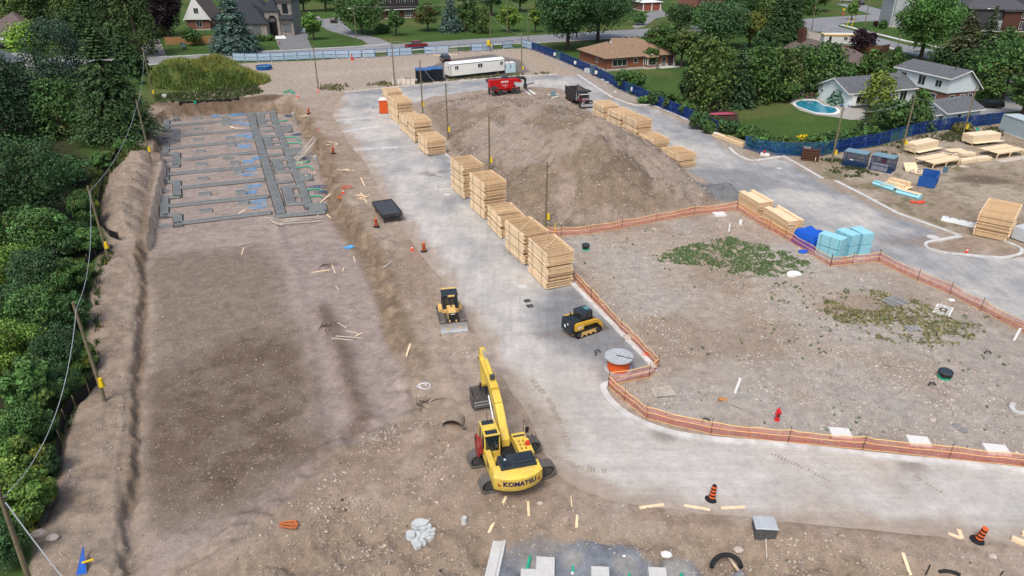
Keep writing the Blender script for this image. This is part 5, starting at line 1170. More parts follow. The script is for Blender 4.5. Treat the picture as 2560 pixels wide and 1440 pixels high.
 mb=MB();mb.tube([(-1.02,-.4,1.8),(-1.05,-.4,2.5),(-.75,-.15,2.55),(-.75,0,1.8)],.025,5);mb.lathe([(.05,0),(.1,.1),(.06,.22)],c=(-.72,-.28,2.2),n=8);mb.build('work_light',M_dark,t)
 mb=MB();mb.prism([(.35,1.15),(.95,1.0),(1.25,1.4),(1.3,2.1),(.95,2.5),(.5,2.4),(.3,2.0)],'x',-1.74,-1.62);mb.prism([(.3,1.4),(.9,1.2),(.9,2.3),(.4,2.4)],'x',-1.62,-1.45);mb.build('side_guard',mat('guard_red',(.33,.03,.035),.6,dirt=.3),t,bevel=.03);mb=MB();mb.box(-1.755,-1.742,.8,1.1,2.0,2.4);mb.build('guard_opening',M_black,t)
 mb=MB();mb.box(-.4,.55,-.9,1.2,1.22,1.3);mb.box(-.35,-.1,-.6,.1,1.3,1.55);mb.cyl((.3,-.7,1.3),(.3,-.7,1.6),.15,n=10);mb.build('hydraulic_bay',M_black,t)
 # boom, arm, bucket in the plane x = .1
 bx=.08
 def plate(prof,w_,nm,m,par,x=bx,bev=.03):mb=MB();mb.prism(prof,'x',x-w_/2,x+w_/2);return mb.build(nm,m,par,bevel=bev,fix=True)
 bm_=plate([(.65,1.35),(1.05,1.25),(2.6,2.5),(4.2,3.30),(6.75,3.72),(7.05,3.82),(7.0,4.12),(6.6,4.12),(4.0,3.98),(3.4,3.92),(2.1,3.2),(.7,1.85)],.50,'boom',M_ky,t)
 for x in(bx-.15,bx-.05,bx+.06,bx+.16):
  mb=MB();mb.tube([(x,.9,1.98),(x,2.2,3.18),(x,3.3,3.94),(x,4.1,4.05),(x,5.2,4.1)],.028,6);mb.build('hydraulic_pipe',M_ky,bm_)
 for y, z in((1.6,2.6),(2.4,3.3),(3.2,3.86)):mb=MB();mb.box(bx-.25,bx+.25,y,y+.08,z-.02,z+.1);mb.build('pipe_clamp',mat('clamp_yellow',(.5,.34,.04),.5),bm_)
 for s in(-1,1):mb=MB();mb.cyl((bx+s*.34,1.0,1.25),(bx+s*.34,2.3,2.0),.10,n=12);mb.build('boom_cylinder',M_ky,t,smooth=True);mb=MB();mb.cyl((bx+s*.34,2.3,2.0),(bx+s*.34,3.7,3.1),.055,n=10);mb.build('piston_rod',M_shine,t,smooth=True)
 mb=MB();mb.cyl((bx,4.1,4.22),(bx,5.75,4.45),.13,n=14);mb.build('arm_cylinder',M_ky,bm_,smooth=True);mb=MB();mb.cyl((bx,5.75,4.45),(bx,6.75,4.60),.06,n=10);mb.build('piston_rod',M_shine,bm_,smooth=True)
 mb=MB();mb.box(bx-.14,bx+.14,3.95,4.2,3.98,4.36);mb.build('cylinder_bracket',M_dark,bm_)
 arm=plate([(6.55,4.0),(6.75,4.66),(7.05,4.66),(7.3,4.3),(7.2,3.8),(6.75,1.95),(6.5,1.85),(6.42,2.1)],.36,'arm',M_ky,t)
 mb=MB();mb.cyl((bx,7.32,4.0),(bx,7.2,2.9),.10,n=12);mb.build('bucket_cylinder',M_ky,arm,smooth=True);mb=MB();mb.beam((bx-.22,6.7,2.0),(bx-.22,6.75,1.35),.06,.18);mb.beam((bx+.22,6.7,2.0),(bx+.22,6.75,1.35),.06,.18);mb.beam((bx,7.15,2.9),(bx,7.0,1.6),.3,.1);mb.build('linkage',M_dark,arm)
 for y, z in((6.9,3.95),(6.6,2.05),(.9,1.55)):mb=MB();mb.cyl((bx-.3,y,z),(bx+.3,y,z),.1,n=12);mb.build('pivot_pin',M_dark,t)
 W=.74;pr=[]
 for i in range(13):a=R(200+i*13);pr.append((6.72+.62*math.cos(a),.78+.62*math.sin(a)))
 inn=[(6.72+.52*math.cos(R(200+i*13)),.78+.52*math.sin(R(200+i*13)))for i in range(13)]
 mb=MB();x0, x1=bx-W-.12, bx+W-.12
 shell=[(6.10,1.2)]+pr+[(7.45,1.35)]+[(7.38,1.32)]+inn[::-1]+[(6.18,1.2)]
 V=[(x0,a,b_)for a,b_ in shell]+[(x1,a,b_)for a,b_ in shell];n=len(shell);mb.add(V,[(i,(i+1)%n,n+(i+1)%n,n+i)for i in range(n)])
 for x in(x0,x1):mb.prism([(6.10,1.2)]+pr+[(7.45,1.35)],'x',x-.02,x+.02)
 bk=mb.build('bucket',M_bkt,t,fix=True)
 for k in range(5):x=x0+.12+k*(2*W-.24)/4;mb=MB();mb.prism([(6.16,1.05),(6.06,1.35),(6.1,1.62),(6.2,1.25)],'x',x-.05,x+.05);mb.build('tooth',M_bkt,bk)
 for z in(.35,.6,.85):mb=MB();a=math.acos(max(-1,(z-.78)/.62))if False else 0;yy=6.72-math.sqrt(max(0,.64**2-(z-.78)**2));mb.box(x0+.04,x1-.04,yy-.02,yy+.05,z,z+.05);mb.build('wear_strip',M_shine,bk)
 return t
excavator()
def spare_bucket():
 g=G(1132,1070);t=thing('loose_bucket','loose rusty digging bucket lying mouth down by the pit end','bucket',g,R(-8));W=.75;mb=MB()
 pr=[(.6*math.cos(R(i*18)),.62*math.sin(R(i*18)))for i in range(11)];mb.prism(pr,'y',-.03,.0);mb.prism(pr,'y',1.0,1.03)
 V=[(a*1.2,0,b_)for a,b_ in pr]+[(a,1.1,b_*.8)for a,b_ in pr];n=len(pr);mb=MB();mb.add(V,[(i,i+1,n+i+1,n+i)for i in range(n-1)]);mb.add([(a*1.12,0.02,b_*.92)for a,b_ in pr]+[(a*.95,1.08,b_*.74)for a,b_ in pr],[(i+1,i,n+i,n+i+1)for i in range(n-1)])
 mb.add([(a,1.1,b_*.8)for a,b_ in pr],[tuple(range(n))]);mb.build('shell',mat('sandy_bucket',(.30,.25,.20),.8,dirt=.4),t);mb=MB();mb.box(-.72,-.6,-.02,.1,0,.3);mb.box(.6,.9,-.05,.1,0,.12);mb.build('cutting_edge',M_bkt,t)
spare_bucket()
def dozer():
 t=thing('bulldozer','pale yellow bulldozer facing the camera with its blade down at the road edge','bulldozer',(-5.15,52.1,hz(-5.15,52.1)),R(180+12))
 track(t,-1.02,-.60,3.0,.78);track(t,.60,1.02,3.0,.78)
 mb=MB();mb.box(-.6,.6,-1.35,1.2,.35,.75);mb.build('hull',M_dark,t)
 mb=MB();mb.box(-.36,.36,.05,1.4,.75,1.55,tx=(.02,.0));hd=mb.build('engine_hood',M_cat,t,bevel=.04);mb=MB();mb.box(-.34,.34,1.40,1.46,.55,1.52);g=mb.build('grille',M_black,hd);[MB().box(-.3+k*.1,-.28+k*.1,1.46,1.475,.6,1.3).build('grille_bar',M_dark,g)for k in range(7)];MB().box(-.17,.17,1.46,1.475,1.4,1.46).build('badge',M_white,g)
 mb=MB();mb.cyl((-.0,.45,1.5),(-.0,.45,1.95),.05,n=10);mb.build('exhaust',M_black,hd)
 mb=MB();mb.box(-.72,.72,-1.05,.05,.78,1.15);mb.box(-.98,-.62,-1.2,-.25,.8,1.12);mb.box(.62,.98,-1.2,-.25,.8,1.12);mb.box(-.55,.55,-1.6,-1.1,.6,1.6);mb.build('body',M_cat,t,bevel=.03)
 mb=MB();mb.box(-.66,.66,-1.0,.02,1.1,2.42,tx=(.08,.10));c=mb.build('cab_glass',M_glass,t)
 mb=MB()
 for sx in(-1,1):
  for y0, y1 in((-1.0,-.9),(-.45,-.45),(.02,-.08)):mb.beam((sx*.66,y0,1.1),(sx*.58,y1,2.42),.07,.07)
 mb.beam((-.22,.03,1.1),(-.2,-.07,2.42),.05,.05);mb.beam((.22,.03,1.1),(.2,-.07,2.42),.05,.05);mb.build('cab_frame',M_dark,t)
 mb=MB();mb.box(-.70,.70,-1.05,.08,2.40,2.52,taper=.06);rf=mb.build('cab_roof',M_hood,t,bevel=.03);MB().box(-.62,.62,-1.38,-1.0,2.3,2.48,taper=.03).build('rear_visor',M_cat,rf);MB().box(-.35,.2,.05,.2,2.36,2.46).build('air_vent',M_cat,rf);MB().box(.55,.72,.1,.2,2.2,2.35).build('lamp',M_black,rf)
 W=1.12;pr=[(.28*math.cos(R(130+i*12))+2.20,.55-.0+.58*math.sin(R(130+i*10)-math.pi/2)*0+i*0)for i in range(1)]
 pts=[(2.12-.16*math.sin(math.pi*i/8),.02+.95*i/8)for i in range(9)];sh=pts+[(a-.07,b_)for a,b_ in pts[::-1]]
 mb=MB();mb.prism(sh,'x',-W,W);bl=mb.build('blade',M_shine,t,fix=True);MB().box(-W,W,2.08,2.16,0,.16).build('cutting_edge',M_shine,bl);MB().box(-W,W,2.0,2.1,.93,1.02).build('blade_top',M_brown,bl)
 mb=MB();[mb.beam((s*.5,.9,.4),(s*.5,2.0,.35),.16,.2)for s in(-1,1)];[mb.cyl((s*.25,1.3,.9),(s*.3,2.0,.6),.06,n=8)for s in(-1,1)];mb.build('push_arm',M_cat,t)
 mb=MB();mb.beam((.98,-1.3,.9),(1.1,-1.5,0.4),.05,.05);mb.build('step',M_black,t)
dozer()
def skid():
 t=thing('track_loader','compact yellow and black tracked skid steer with its bucket against the kerb','skid steer',(5.78,50.45,.01),R(-58))
 track(t,-.95,-.60,2.5,.68,rubber=True);track(t,.60,.95,2.5,.68,rubber=True)
 mb=MB();mb.box(-.6,.6,-1.45,1.0,.25,1.0);mb.box(-.95,.95,-1.35,-.55,.75,1.25);mb.build('body',M_cat2,t,bevel=.03)
 mb=MB();mb.box(-.72,.72,-1.62,-1.35,.45,1.5,tx=(.02,.0));mb.box(-.62,.62,-1.5,-.62,1.25,1.5,taper=.03);mb.build('engine_cover',M_hood,t,bevel=.03);MB().box(-.3,-.1,-1.635,-1.622,.75,1.0).build('decal',M_white,t);MB().box(.1,.25,-1.635,-1.622,1.1,1.25).build('decal',M_white,t)
 mb=MB();mb.cyl((-.3,-1.0,1.4),(-.3,-1.05,1.85),.09,.05,n=8);mb.build('exhaust',M_black,t)
 mb=MB();mb.box(-.52,.52,-.65,.6,1.0,1.92,tx=(.04,.12));mb.build('cab_glass',M_glass,t)
 mb=MB();[mb.beam((s*.52,y,1.0),(s*.47,y2,1.92),.08,.08)for s in(-1,1)for y,y2 in((-.65,-.5),(.1,.1),(.6,.5))];mb.build('cab_frame',M_hood,t)
 mb=MB();mb.box(-.56,.56,-.68,.62,1.9,2.05,taper=.07);rf=mb.build('cab_roof',M_hood,t,bevel=.03);MB().box(-.3,.3,.1,.5,2.05,2.062).build('roof_window',mat('teal_glass',(.08,.25,.25),.2),rf)
 for s in(-1,1):
  mb=MB();x0, x1=(s*.72,s*.92)if s>0 else(s*.92,s*.72)
  mb.prism([(-1.3,1.05),(-1.3,1.42),(.75,1.32),(1.15,1.1),(1.45,.55),(1.45,.3),(1.25,.3),(.95,.85),(.6,1.05)],'x',x0,x1);a=mb.build('lift_arm',M_cat2,t,bevel=.02,fix=True)
  mb=MB();mb.cyl((s*.84,-.9,.95),(s*.84,.7,1.12),.06,n=10);mb.build('lift_cylinder',M_black,a)
  me=text_mesh('CAT',.26,M_white,'lettering',.004,.01);o=link('lettering',me,t);o.location=(s*.955,-.95,1.02);o.rotation_euler=(R(90),0,R(90)*s)
 pr=[(1.35,.1),(2.15,.04),(2.15,.0),(1.35,.0)];mb=MB();mb.prism([(1.42,.75),(1.35,.1),(1.42,.02),(2.1,0),(2.1,.03),(1.47,.08),(1.42,.15),(1.47,.75)],'x',-.93,.93);[mb.prism([(1.4,.72),(1.38,.04),(2.1,.01)],'x',s*.93-.02,s*.93+.02)for s in(-1,1)];mb.build('bucket',mat('loader_bucket',(.22,.19,.17),.7,dirt=.5),t,fix=True)
M_cat2=mat('machine_yellow_deep',(.60,.36,.04),.45,var=.08,scale=2,dirt=.08)
skid()
def wheel(par,x,y,r,w_,nm='wheel',hub=M_rim,n=18):
 mb=MB();mb.lathe([(r*.62,-w_/2),(r*.92,-w_/2),(r,-w_*.38),(r,w_*.38),(r*.92,w_/2),(r*.62,w_/2)],c=(0,0,0),n=n,axis='x');t=mb.build(nm,M_tyre,par,loc=(x,y,r),smooth=True)
 mb=MB();mb.lathe([(.02,w_*.30),(r*.25,w_*.36),(r*.30,w_*.25),(r*.6,w_*.30),(r*.64,w_*.46),(r*.64,-w_*.46),(r*.3,-w_*.2),(r*.25,-w_*.36),(.02,-w_*.3)],n=n,axis='x');mb.build('rim',hub,t,smooth=True);return t
def telehandler():
 g=PZ(1262,237);a, b_=PZ(1245,240), PZ(1285,236);rz=math.atan2((b_-a).y,(b_-a).x)-R(90)
 t=thing('telehandler','big red rotating telehandler parked behind the spoil heap','telehandler',g+Vector((0,.8,0)),rz);t.scale=(.92, )*3
 for x in(-1.0,1.0):
  for y in(-1.6,1.6):wheel(t,x,y,.72,.5,hub=M_grey)
 mb=MB();mb.box(-.75,.75,-2.9,2.6,.75,1.3);mb.build('chassis',M_mred,t,bevel=.04)
 for y in(-1.6,1.6):
  for s in(-1,1):mb=MB();mb.prism([(y-1.0,.95),(y-.7,1.5),(y+.7,1.5),(y+1.0,.95),(y+.8,.95),(y+.6,1.38),(y-.6,1.38),(y-.8,.95)],'x',min(s*.78,s*1.28),max(s*.78,s*1.28));mb.build('mudguard',M_mred,t,fix=True)
 for y in(-3.1,2.75):
  for s in(-1,1):mb=MB();mb.box(min(s*.9,s*1.35),max(s*.9,s*1.35),y-.18,y+.18,.15,1.5);mb.box(min(s*.85,s*1.4),max(s*.85,s*1.4),y-.25,y+.25,0.02,.12);mb.build('outrigger',M_dark,t)
 mb=MB();mb.prism([(-4.0,1.9),(-3.6,1.5),(-.8,1.35),(1.0,1.35),(1.5,1.75),(1.7,2.6),(3.3,2.35),(3.4,2.75),(2.6,3.2),(-4.0,3.35)],'x',.15,1.25);bd=mb.build('superstructure',M_mred,t,bevel=.05,fix=True)
 mb=MB();mb.prism([(-4.0,1.8),(-3.2,1.45),(-1.5,1.4),(-3.0,2.2)],'x',1.255,1.27);mb.build('dark_panel',M_dark,bd,fix=True)
 me=text_mesh('MAGNI',.52,M_white,'lettering',.01,.02);o=link('lettering',me,bd);o.location=(1.262,-.6,2.78);o.rotation_euler=(R(90),0,R(90))
 MB().box(1.252,1.262,-1.2,.1,1.98,2.2).build('plate',mat('pale_red_plate',(.65,.3,.3),.5),bd);MB().box(1.252,1.262,-.5,-.3,1.65,1.8).build('reflector',M_white,bd)
 mb=MB();mb.box(-.45,.15,-4.1,3.4,2.75,3.4);mb.box(-.38,.08,3.4,4.2,2.72,3.3);mb.build('boom',M_dark,t,bevel=.03);mb=MB();mb.beam((-.15,4.2,3.1),(-.15,4.9,2.6),.4,.5);mb.beam((-.15,4.85,2.7),(-.15,4.9,1.4),.35,.35);mb.build('boom_head',M_black,t)
 mb=MB();mb.box(-.9,.6,4.8,5.0,.6,1.6);[mb.beam((s,5.0,.62),(s,6.2,.6),.14,.06)for s in(-.6,.3)];mb.beam((-.4,5.1,1.4),(-.2,7.0,1.7),.15,.2);mb.build('fork_carriage',M_dark,t)
 mb=MB();mb.box(-1.3,-.5,-.6,1.2,1.5,3.0,taper=.08);cb=mb.build('cab_frame',M_dark,t,bevel=.03);mb=MB();mb.box(-1.32,-.48,-.4,1.0,1.9,2.85,taper=.06);mb.build('cab_glass',M_glass,cb)
 mb=MB();mb.box(-.9,.1,-.5,.9,3.0,3.75,taper=.12);mb.build('raised_cab',mat('smoky_cab',(.05,.08,.09),.3),t);mb=MB();mb.tube([(-.2,-3.6,3.4),(-.2,-3.5,3.9),(-.2,-3.2,3.9),(-.2,-3.1,3.4)],.05,5);mb.build('lifting_ring',M_black,t)
telehandler()
def dump_truck():
 t=thing('dump_truck','black tipper truck with a maroon bonnet, standing behind the spoil heap','dump truck',(12.3,133.2,0),R(195))
 for y in(-3.3,-2.0,-.4,3.9):
  for s in(-1,1):wheel(t,s*1.0,y,.52,.45 if y<3 else .32,hub=M_rim)
 mb=MB();mb.box(-.45,.45,-4.0,4.3,.6,.85);mb.build('chassis',M_dark,t)
 bx=mat('tipper_black',(.035,.036,.04),.5,dirt=.15);mb=MB();W=1.25;y0, y1=-4.1, 1.7
 mb.box(-W,W,y0,y1,.95,1.08);mb.box(-W,-W+.08,y0,y1,1.08,2.45);mb.box(W-.08,W,y0,y1,1.08,2.45);mb.box(-W+.08,W-.08,y1-.08,y1,1.08,2.75);mb.box(-W+.08,W-.08,y0,y0+.08,1.08,2.35);b=mb.build('tipper_body',bx,t)
 mb=MB();mb.box(-W-.03,-W+.10,y0,y1,2.45,2.55);mb.box(W-.10,W+.03,y0,y1,2.45,2.55);mb.box(-W-.02,W+.02,y1-.1,y1+1.5,2.70,2.80);mb.box(-W-.02,W+.02,y1+1.42,y1+1.5,2.55,2.70);mb.build('canopy',bx,b)
 mb=MB();mb.box(-W+.09,W-.09,y0+.1,y1-.1,1.085,1.15);mb.box(-W+.082,-W+.10,y0+.1,y1-.1,1.1,2.4);mb.box(W-.10,W-.082,y0+.1,y1-.1,1.1,2.4);mb.box(-W+.11,W-.11,y1-.10,y1-.084,1.1,2.6);mb.build('lining',mat('soil_worn_lining',(.19,.17,.13),.9,dirt=.5),b)
 for s in(-1,1):
  for k in range(9):yy=y0+.3+k*.66;MB().box(min(s*W,s*(W+.07)),max(s*W,s*(W+.07)),yy,yy+.1,1.0,2.45).build('rib',bx,b)
 mar=mat('maroon_paint',(.13,.018,.022),.35,coat=.3);mb=MB();mb.box(-.95,.95,1.95,3.15,.9,2.15,tx=(.06,.04));c=mb.build('cab',mar,t,bevel=.05);mb=MB();mb.box(-.85,.85,2.2,3.19,1.6,2.12,tx=(.06,.05));mb.box(-.97,.97,2.25,2.95,1.6,2.1,tx=(.05,.04));mb.build('window',M_glass,c)
 MB().box(-.9,.9,1.95,3.1,2.15,2.26,taper=.1).build('cab_roof',M_white,c,bevel=.03)
 mb=MB();mb.box(-.62,.62,3.15,4.55,.8,1.58,tx=(.06,.06));hd=mb.build('bonnet',mat('dusty_maroon',(.26,.15,.17),.4),t,bevel=.06);MB().box(-.45,.45,4.5,4.56,.85,1.45).build('grille',M_black,hd)
 for s in(-1,1):
  mb=MB();mb.prism([(3.3,.9),(3.5,1.2),(4.3,1.2),(4.55,.85),(4.4,.85),(4.2,1.1),(3.6,1.1),(3.45,.9)],'x',min(s*.62,s*1.18),max(s*.62,s*1.18));mb.build('mudguard',M_black,t,fix=True)
  mb=MB();mb.cyl((s*1.05,1.85,.9),(s*1.05,1.85,2.5),.09,n=10);mb.build('exhaust_stack',M_shine,t);MB().box(s*1.2-.08,s*1.2+.08,3.1,3.16,1.5,2.1).build('mirror',M_shine,t);MB().box(s*.8-.12,s*.8+.12,4.45,4.5,.85,1.05).build('headlight',M_white,t)
 MB().box(-1.15,1.15,4.6,4.78,.35,.78).build('bumper',M_shine,t,bevel=.03)
dump_truck()
def car(loc,rz,label,paint,kind='suv',group=None,L_=4.6,W=1.85,Hh=1.65,name='parked_car',cat='car'):
 t=thing(name,label,cat,loc,rz,group);w=W/2
 prof={'suv':[(-L_/2,.35),(-L_/2,.95),(-L_/2+.15,1.02),(L_/2-1.25,1.02),(L_/2-.25,.90),(L_/2,.72),(L_/2,.35)],'pickup':[(-L_/2,.5),(-L_/2,1.08),(L_/2-1.55,1.12),(L_/2-.25,1.08),(L_/2,.95),(L_/2,.45)]}[kind]
 mb=MB();mb.prism(prof,'x',-w,w);b=mb.build('body',paint,t,bevel=.07,fix=True)
 if kind=='suv':cab=(-L_/2+.1,L_/2-1.25,1.0,Hh,.14,(.30,.62))
 else:cab=(-L_/2+1.95,L_/2-1.5,1.08,Hh,.14,(.22,.55))
 y0, y1, z0, z1, tx,(a,c_)=cab
 def green(e,dz,m,nm):
  mb=MB();V=[(-w+.06+e,y0+e,z0),(w-.06-e,y0+e,z0),(w-.06-e,y1-e,z0),(-w+.06+e,y1-e,z0),(-w+.06+tx+e,y0+a+e,z1+dz),(w-.06-tx-e,y0+a+e,z1+dz),(w-.06-tx-e,y1-c_-e,z1+dz),(-w+.06+tx+e,y1-c_-e,z1+dz)]
  mb.add(V,[(3,2,1,0),(4,5,6,7),(0,1,5,4),(1,2,6,5),(2,3,7,6),(3,0,4,7)]);return mb.build(nm,m,b,bevel=.03)
 green(0,-.06,M_glass,'window')
 mb=MB();mb.box(-w+.06+tx-.02,w-.06-tx+.02,y0+a-.02,y1-c_+.02,z1-.07,z1,taper=.05)
 for s in(-1,1):
  for yb, yt in((y0,y0+a),(y1,y1-c_),((y0+y1)/2,(y0+y1)/2),(y0+.9,y0+a+.55)):mb.beam((s*(w-.055),yb,z0),(s*(w-.055-tx),yt,z1-.03),.05,.09)
 mb.build('roof',paint,b,bevel=.02)
 if kind=='pickup':mb=MB();mb.box(-w+.1,w-.1,-L_/2+.08,y0-.05,1.085,1.10);mb.build('bed',M_black,b)
 for y in(-L_/2+.85,L_/2-.9):
  for s in(-1,1):wheel(t,s*(w-.12),y,.36 if kind=='suv' else .42,.24)
 for s in(-1,1):
  MB().box(s*(w-.25)-.16,s*(w-.25)+.16,L_/2-.06,L_/2+.015,.66,.82).build('headlight',M_white,b);MB().box(s*(w-.2)-.12,s*(w-.2)+.12,-L_/2-.015,-L_/2+.05,.75,.95).build('tail_light',M_lred,b);MB().box(s*(w+.08)-.09,s*(w+.08)+.09,y1-.5,y1-.35,1.02,1.18).build('mirror',paint,b)
 MB().box(-w+.1,w-.1,L_/2-.02,L_/2+.06,.35,.55).build('bumper',M_dark,b);MB().box(-w+.1,w-.1,-L_/2-.06,-L_/2+.02,.38,.55).build('bumper',M_dark,b);return t
P_blk=mat('car_black',(.012,.013,.017),.25,var=.05,coat=.5);P_red=mat('car_red',(.25,.012,.018),.3,var=.05,coat=.5);P_wht=mat('car_white',(.62,.63,.64),.3,var=.03,coat=.4);P_slv=mat('car_silver',(.35,.37,.39),.3,metal=.3,coat=.4)
def rz_of(a,b_):a, b_=PZ(*a), PZ(*b_);return math.atan2((b_-a).y,(b_-a).x)-R(90)
car(PZ(1040,122)+Vector((0,1.0,.04)),rz_of((1020,124),(1064,120)),'dark red pickup truck driving along the street behind the screened fence',P_red,'pickup',L_=5.9,W=2.0,Hh=1.92,name='pickup_truck',cat='pickup')
car(PZ(1113,154),R(15),'black SUV parked in the yard beside the white site office',P_blk,L_=4.9,W=1.95,Hh=1.75)
car(PZ(835,56),R(5),'black SUV at the head of the curved driveway',P_blk,L_=4.7,W=1.95,Hh=1.7);car(PZ(795,55),R(12),'silver white car half hidden by the young tree on the driveway',P_wht,L_=4.5)
car(PZ(2470,269),R(76),'black hatchback beside the white house on the right',P_blk,L_=4.5,Hh=1.55);car(PZ(2115,5),R(60),'silver car parked at the very top right driveway',P_slv);car(PZ(2152,12),R(-10),'black car at the top right driveway end',P_blk)
car(PZ(12,121),R(80),'black car in front of the garage at the left edge',P_blk,L_=4.4)
# ------------------------------------------------------------------ site office, cabins, containers
def rect_frame(L,N,z=0):
 a, b_=PZ(*L,z), PZ(*N,z);return a, math.atan2((b_-a).y,(b_-a).x),(b_-a).length
def window(parent,x,z,w_,h,y=0.,face='y',frame=M_white,mull=1,bars=0,name='window',deep=.04,glassm=None):
 """a window on the wall plane y (facing -y) or on x (facing +-x)"""
 f=MB();t=.07
 def bx(mb,a0,a1,z0,z1,d0,d1):
  if face=='y':mb.box(a0,a1,y-d1,y-d0,z0,z1)
  elif face=='x-':mb.box(y-d1,y-d0,a0,a1,z0,z1)
  elif face=='x+':mb.box(y+d0,y+d1,a0,a1,z0,z1)
  elif face=='y+':mb.box(a0,a1,y+d0,y+d1,z0,z1)
 bx(f,x-t,x,z-t,z+h+t,0,deep);bx(f,x+w_,x+w_+t,z-t,z+h+t,0,deep);bx(f,x,x+w_,z+h,z+h+t,0,deep);bx(f,x-t*.0,x+w_,z-t,z,0,deep+.03)
 for k in range(mull):a=x+w_*(k+1)/(mull+1);bx(f,a-.03,a+.03,z,z+h,0,deep-.005)
 for k in range(bars):a=z+h*(k+1)/(bars+1);bx(f,x,x+w_,a-.015,a+.015,0,deep-.012)
 fo=f.build(name,frame,parent);g=MB();bx(g,x,x+w_,z,z+h,.004,.012);g.build('pane',glassm or M_glass,fo);return fo
def office():
 a, rz, L_=rect_frame((1128,199),(1262,184));W_, z0, z1=3.1, .65, 3.15
 t=thing('site_office','long white site office cabin with an arched roof and three small window pairs','site office',a,rz)
 wl=mat('cream_white_cladding',(.80,.81,.76),.6,var=.04)
 mb=MB();mb.box(0,L_,0,W_,z0,z1-.1);b=mb.build('wall',wl,t)
 n=8;pr=[(-.06+(W_+.12)*i/n,z1-.1+.34*math.sin(math.pi*i/n))for i in range(n+1)];mb=MB();mb.prism(pr,'x',-.06,L_+.06);mb.build('roof',mat('white_roof',(.82,.85,.87),.5,var=.03),t,fix=True)
 mb=MB();mb.box(-.05,L_+.05,-.05,.0,z1-.16,z1-.06);mb.box(-.04,.04,-.04,0,z0,z1-.1);mb.box(L_-.04,L_+.04,-.04,0,z0,z1-.1);mb.box(-.02,L_+.02,-.02,0,z0,z0+.06);mb.build('trim',M_dark,t)
 for x, w_ in((1.0,.8),(6.6,1.1),(12.2,.7)):window(t,x*L_/13.4,z0+1.3,w_,.75,frame=M_white)
 for y, w_ in((.7,.45),(1.8,.25)):window(t,y,z0+1.3,w_,.7,y=0,face='x-',mull=0)
 mb=MB();mb.box(.1,L_-.1,.1,W_-.1,.12,z0);mb.build('skirting',M_black,t);mb=MB();[mb.box(x,x+.3,-.1,.2,0,.15)for x in(1,4,7,10,13)];mb.build('footing_block',M_dark,t)
office()
def toilet(px,py,rz,label,body,roof,w_=1.15,h=2.3,band=None):
 g=G(px,py);t=thing('portable_toilet',label,'portable toilet',g,rz,'portable toilets');a=w_/2
 mb=MB();mb.box(-a,a,-a,a,.08,h-.15,taper=.02);mb.build('cabin',body,t,bevel=.02);mb=MB();mb.prism([(-a-.04,h-.15),(a+.04,h-.15),(a*.8,h),(0,h+.08),(-a*.8,h)],'y',-a-.04,a+.04);mb.build('roof',roof,t,fix=True)
 mb=MB();mb.box(-a-.04,a+.04,-a-.04,a+.04,0,.08);mb.build('base',M_dark,t)
 for k in range(4):MB().box(-a+.05+k*a*.5,-a+.08+k*a*.5,-a-.012,-a+.03,.2,h-.2).build('panel_rib',body,t)
 if band:MB().box(-a-.012,a+.012,-a-.014,a+.012,h*.58,h*.70).build('band',band,t)
 MB().box(-a+.1,a-.1,-a-.02,-a-.004,.15,h-.3).build('door',body,t)
toilet(960,283,R(8),'bright orange portable toilet beside the far row of panel stacks',mat('orange_toilet',(.62,.10,.02),.55,var=.05),M_white,1.45,2.5)
M_pw=mat('pale_toilet_blue',(.50,.66,.72),.6,var=.05)
toilet(1268,183,R(20),'left of two white and blue portable toilets behind the site office',M_pw,M_white,band=M_bluep);toilet(1281,182,R(20),'right of two white and blue portable toilets behind the site office',M_pw,M_white,band=M_bluep)
def bins():
 for i,(px,py,l)in enumerate(((1060,207,'left half of the black and blue topped container pair beside the pallets'),(1090,204,'right half of the black and blue topped container pair beside the pallets'))):
  t=thing('storage_container',l,'container',G(px,py),R(10),'black containers with blue tops');W_, D_, h=3.1, 3.0, 2.55
  mb=MB();mb.box(-W_/2,W_/2,0,D_,0.05,h-.05);b=mb.build('body',mat('blue_black_steel',(.008,.012,.022),.5),t)
  for k in range(11):MB().box(-W_/2+.1+k*.28,-W_/2+.2+k*.28,-.04,0,.15,h-.15).build('rib',_mats['blue_black_steel'],b)
  mb=MB();mb.box(-W_/2-.03,W_/2+.03,-.03,D_+.03,h-.05,h+.03);mb.build('roof',mat('dusty_blue_roof',(.03,.13,.36),.5,var=.4,scale=.8,dirt=.35),t)
bins()
def pallet_pile():
 g=G(1014,211);t=thing('pallet_pile','heap of weathered grey pallets beside the black containers','pallets',g,R(6));rr=random.Random(3)
 for i in range(9):
  for c in range(4):
   mb=MB();z=i*.145;mb.box(-2.4+c*1.22,-1.3+c*1.22,0,1.1,z,z+.025);[mb.box(-2.4+c*1.22+k*.45,-2.3+c*1.22+k*.45,0,1.1,z+.025,z+.115)for k in range(3)];mb.box(-2.4+c*1.22,-1.3+c*1.22,0,.12,z+.115,z+.14);mb.box(-2.4+c*1.22,-1.3+c*1.22,.5,.62,z+.115,z+.14);mb.box(-2.4+c*1.22,-1.3+c*1.22,.98,1.1,z+.115,z+.14)
   if i<6+(c%3):mb.build('pallet',M_oldwood if(i+c)%3 else mat('dark_pallet',(.2,.17,.14),.9),t,loc=(rr.uniform(-.06,.06),rr.uniform(-.08,.08),0),rot=(0,0,rr.uniform(-.05,.05)))
 for k in range(5):mb=MB();mb.box(-2.2,-1.0,-.3,-.15,.1,.2);mb.beam((-2.3+k*.95,-.5,.02),(-2.2+k*.95,-.05,1.1),.9,.1);mb.build('leaning_pallet',M_oldwood,t)
pallet_pile()
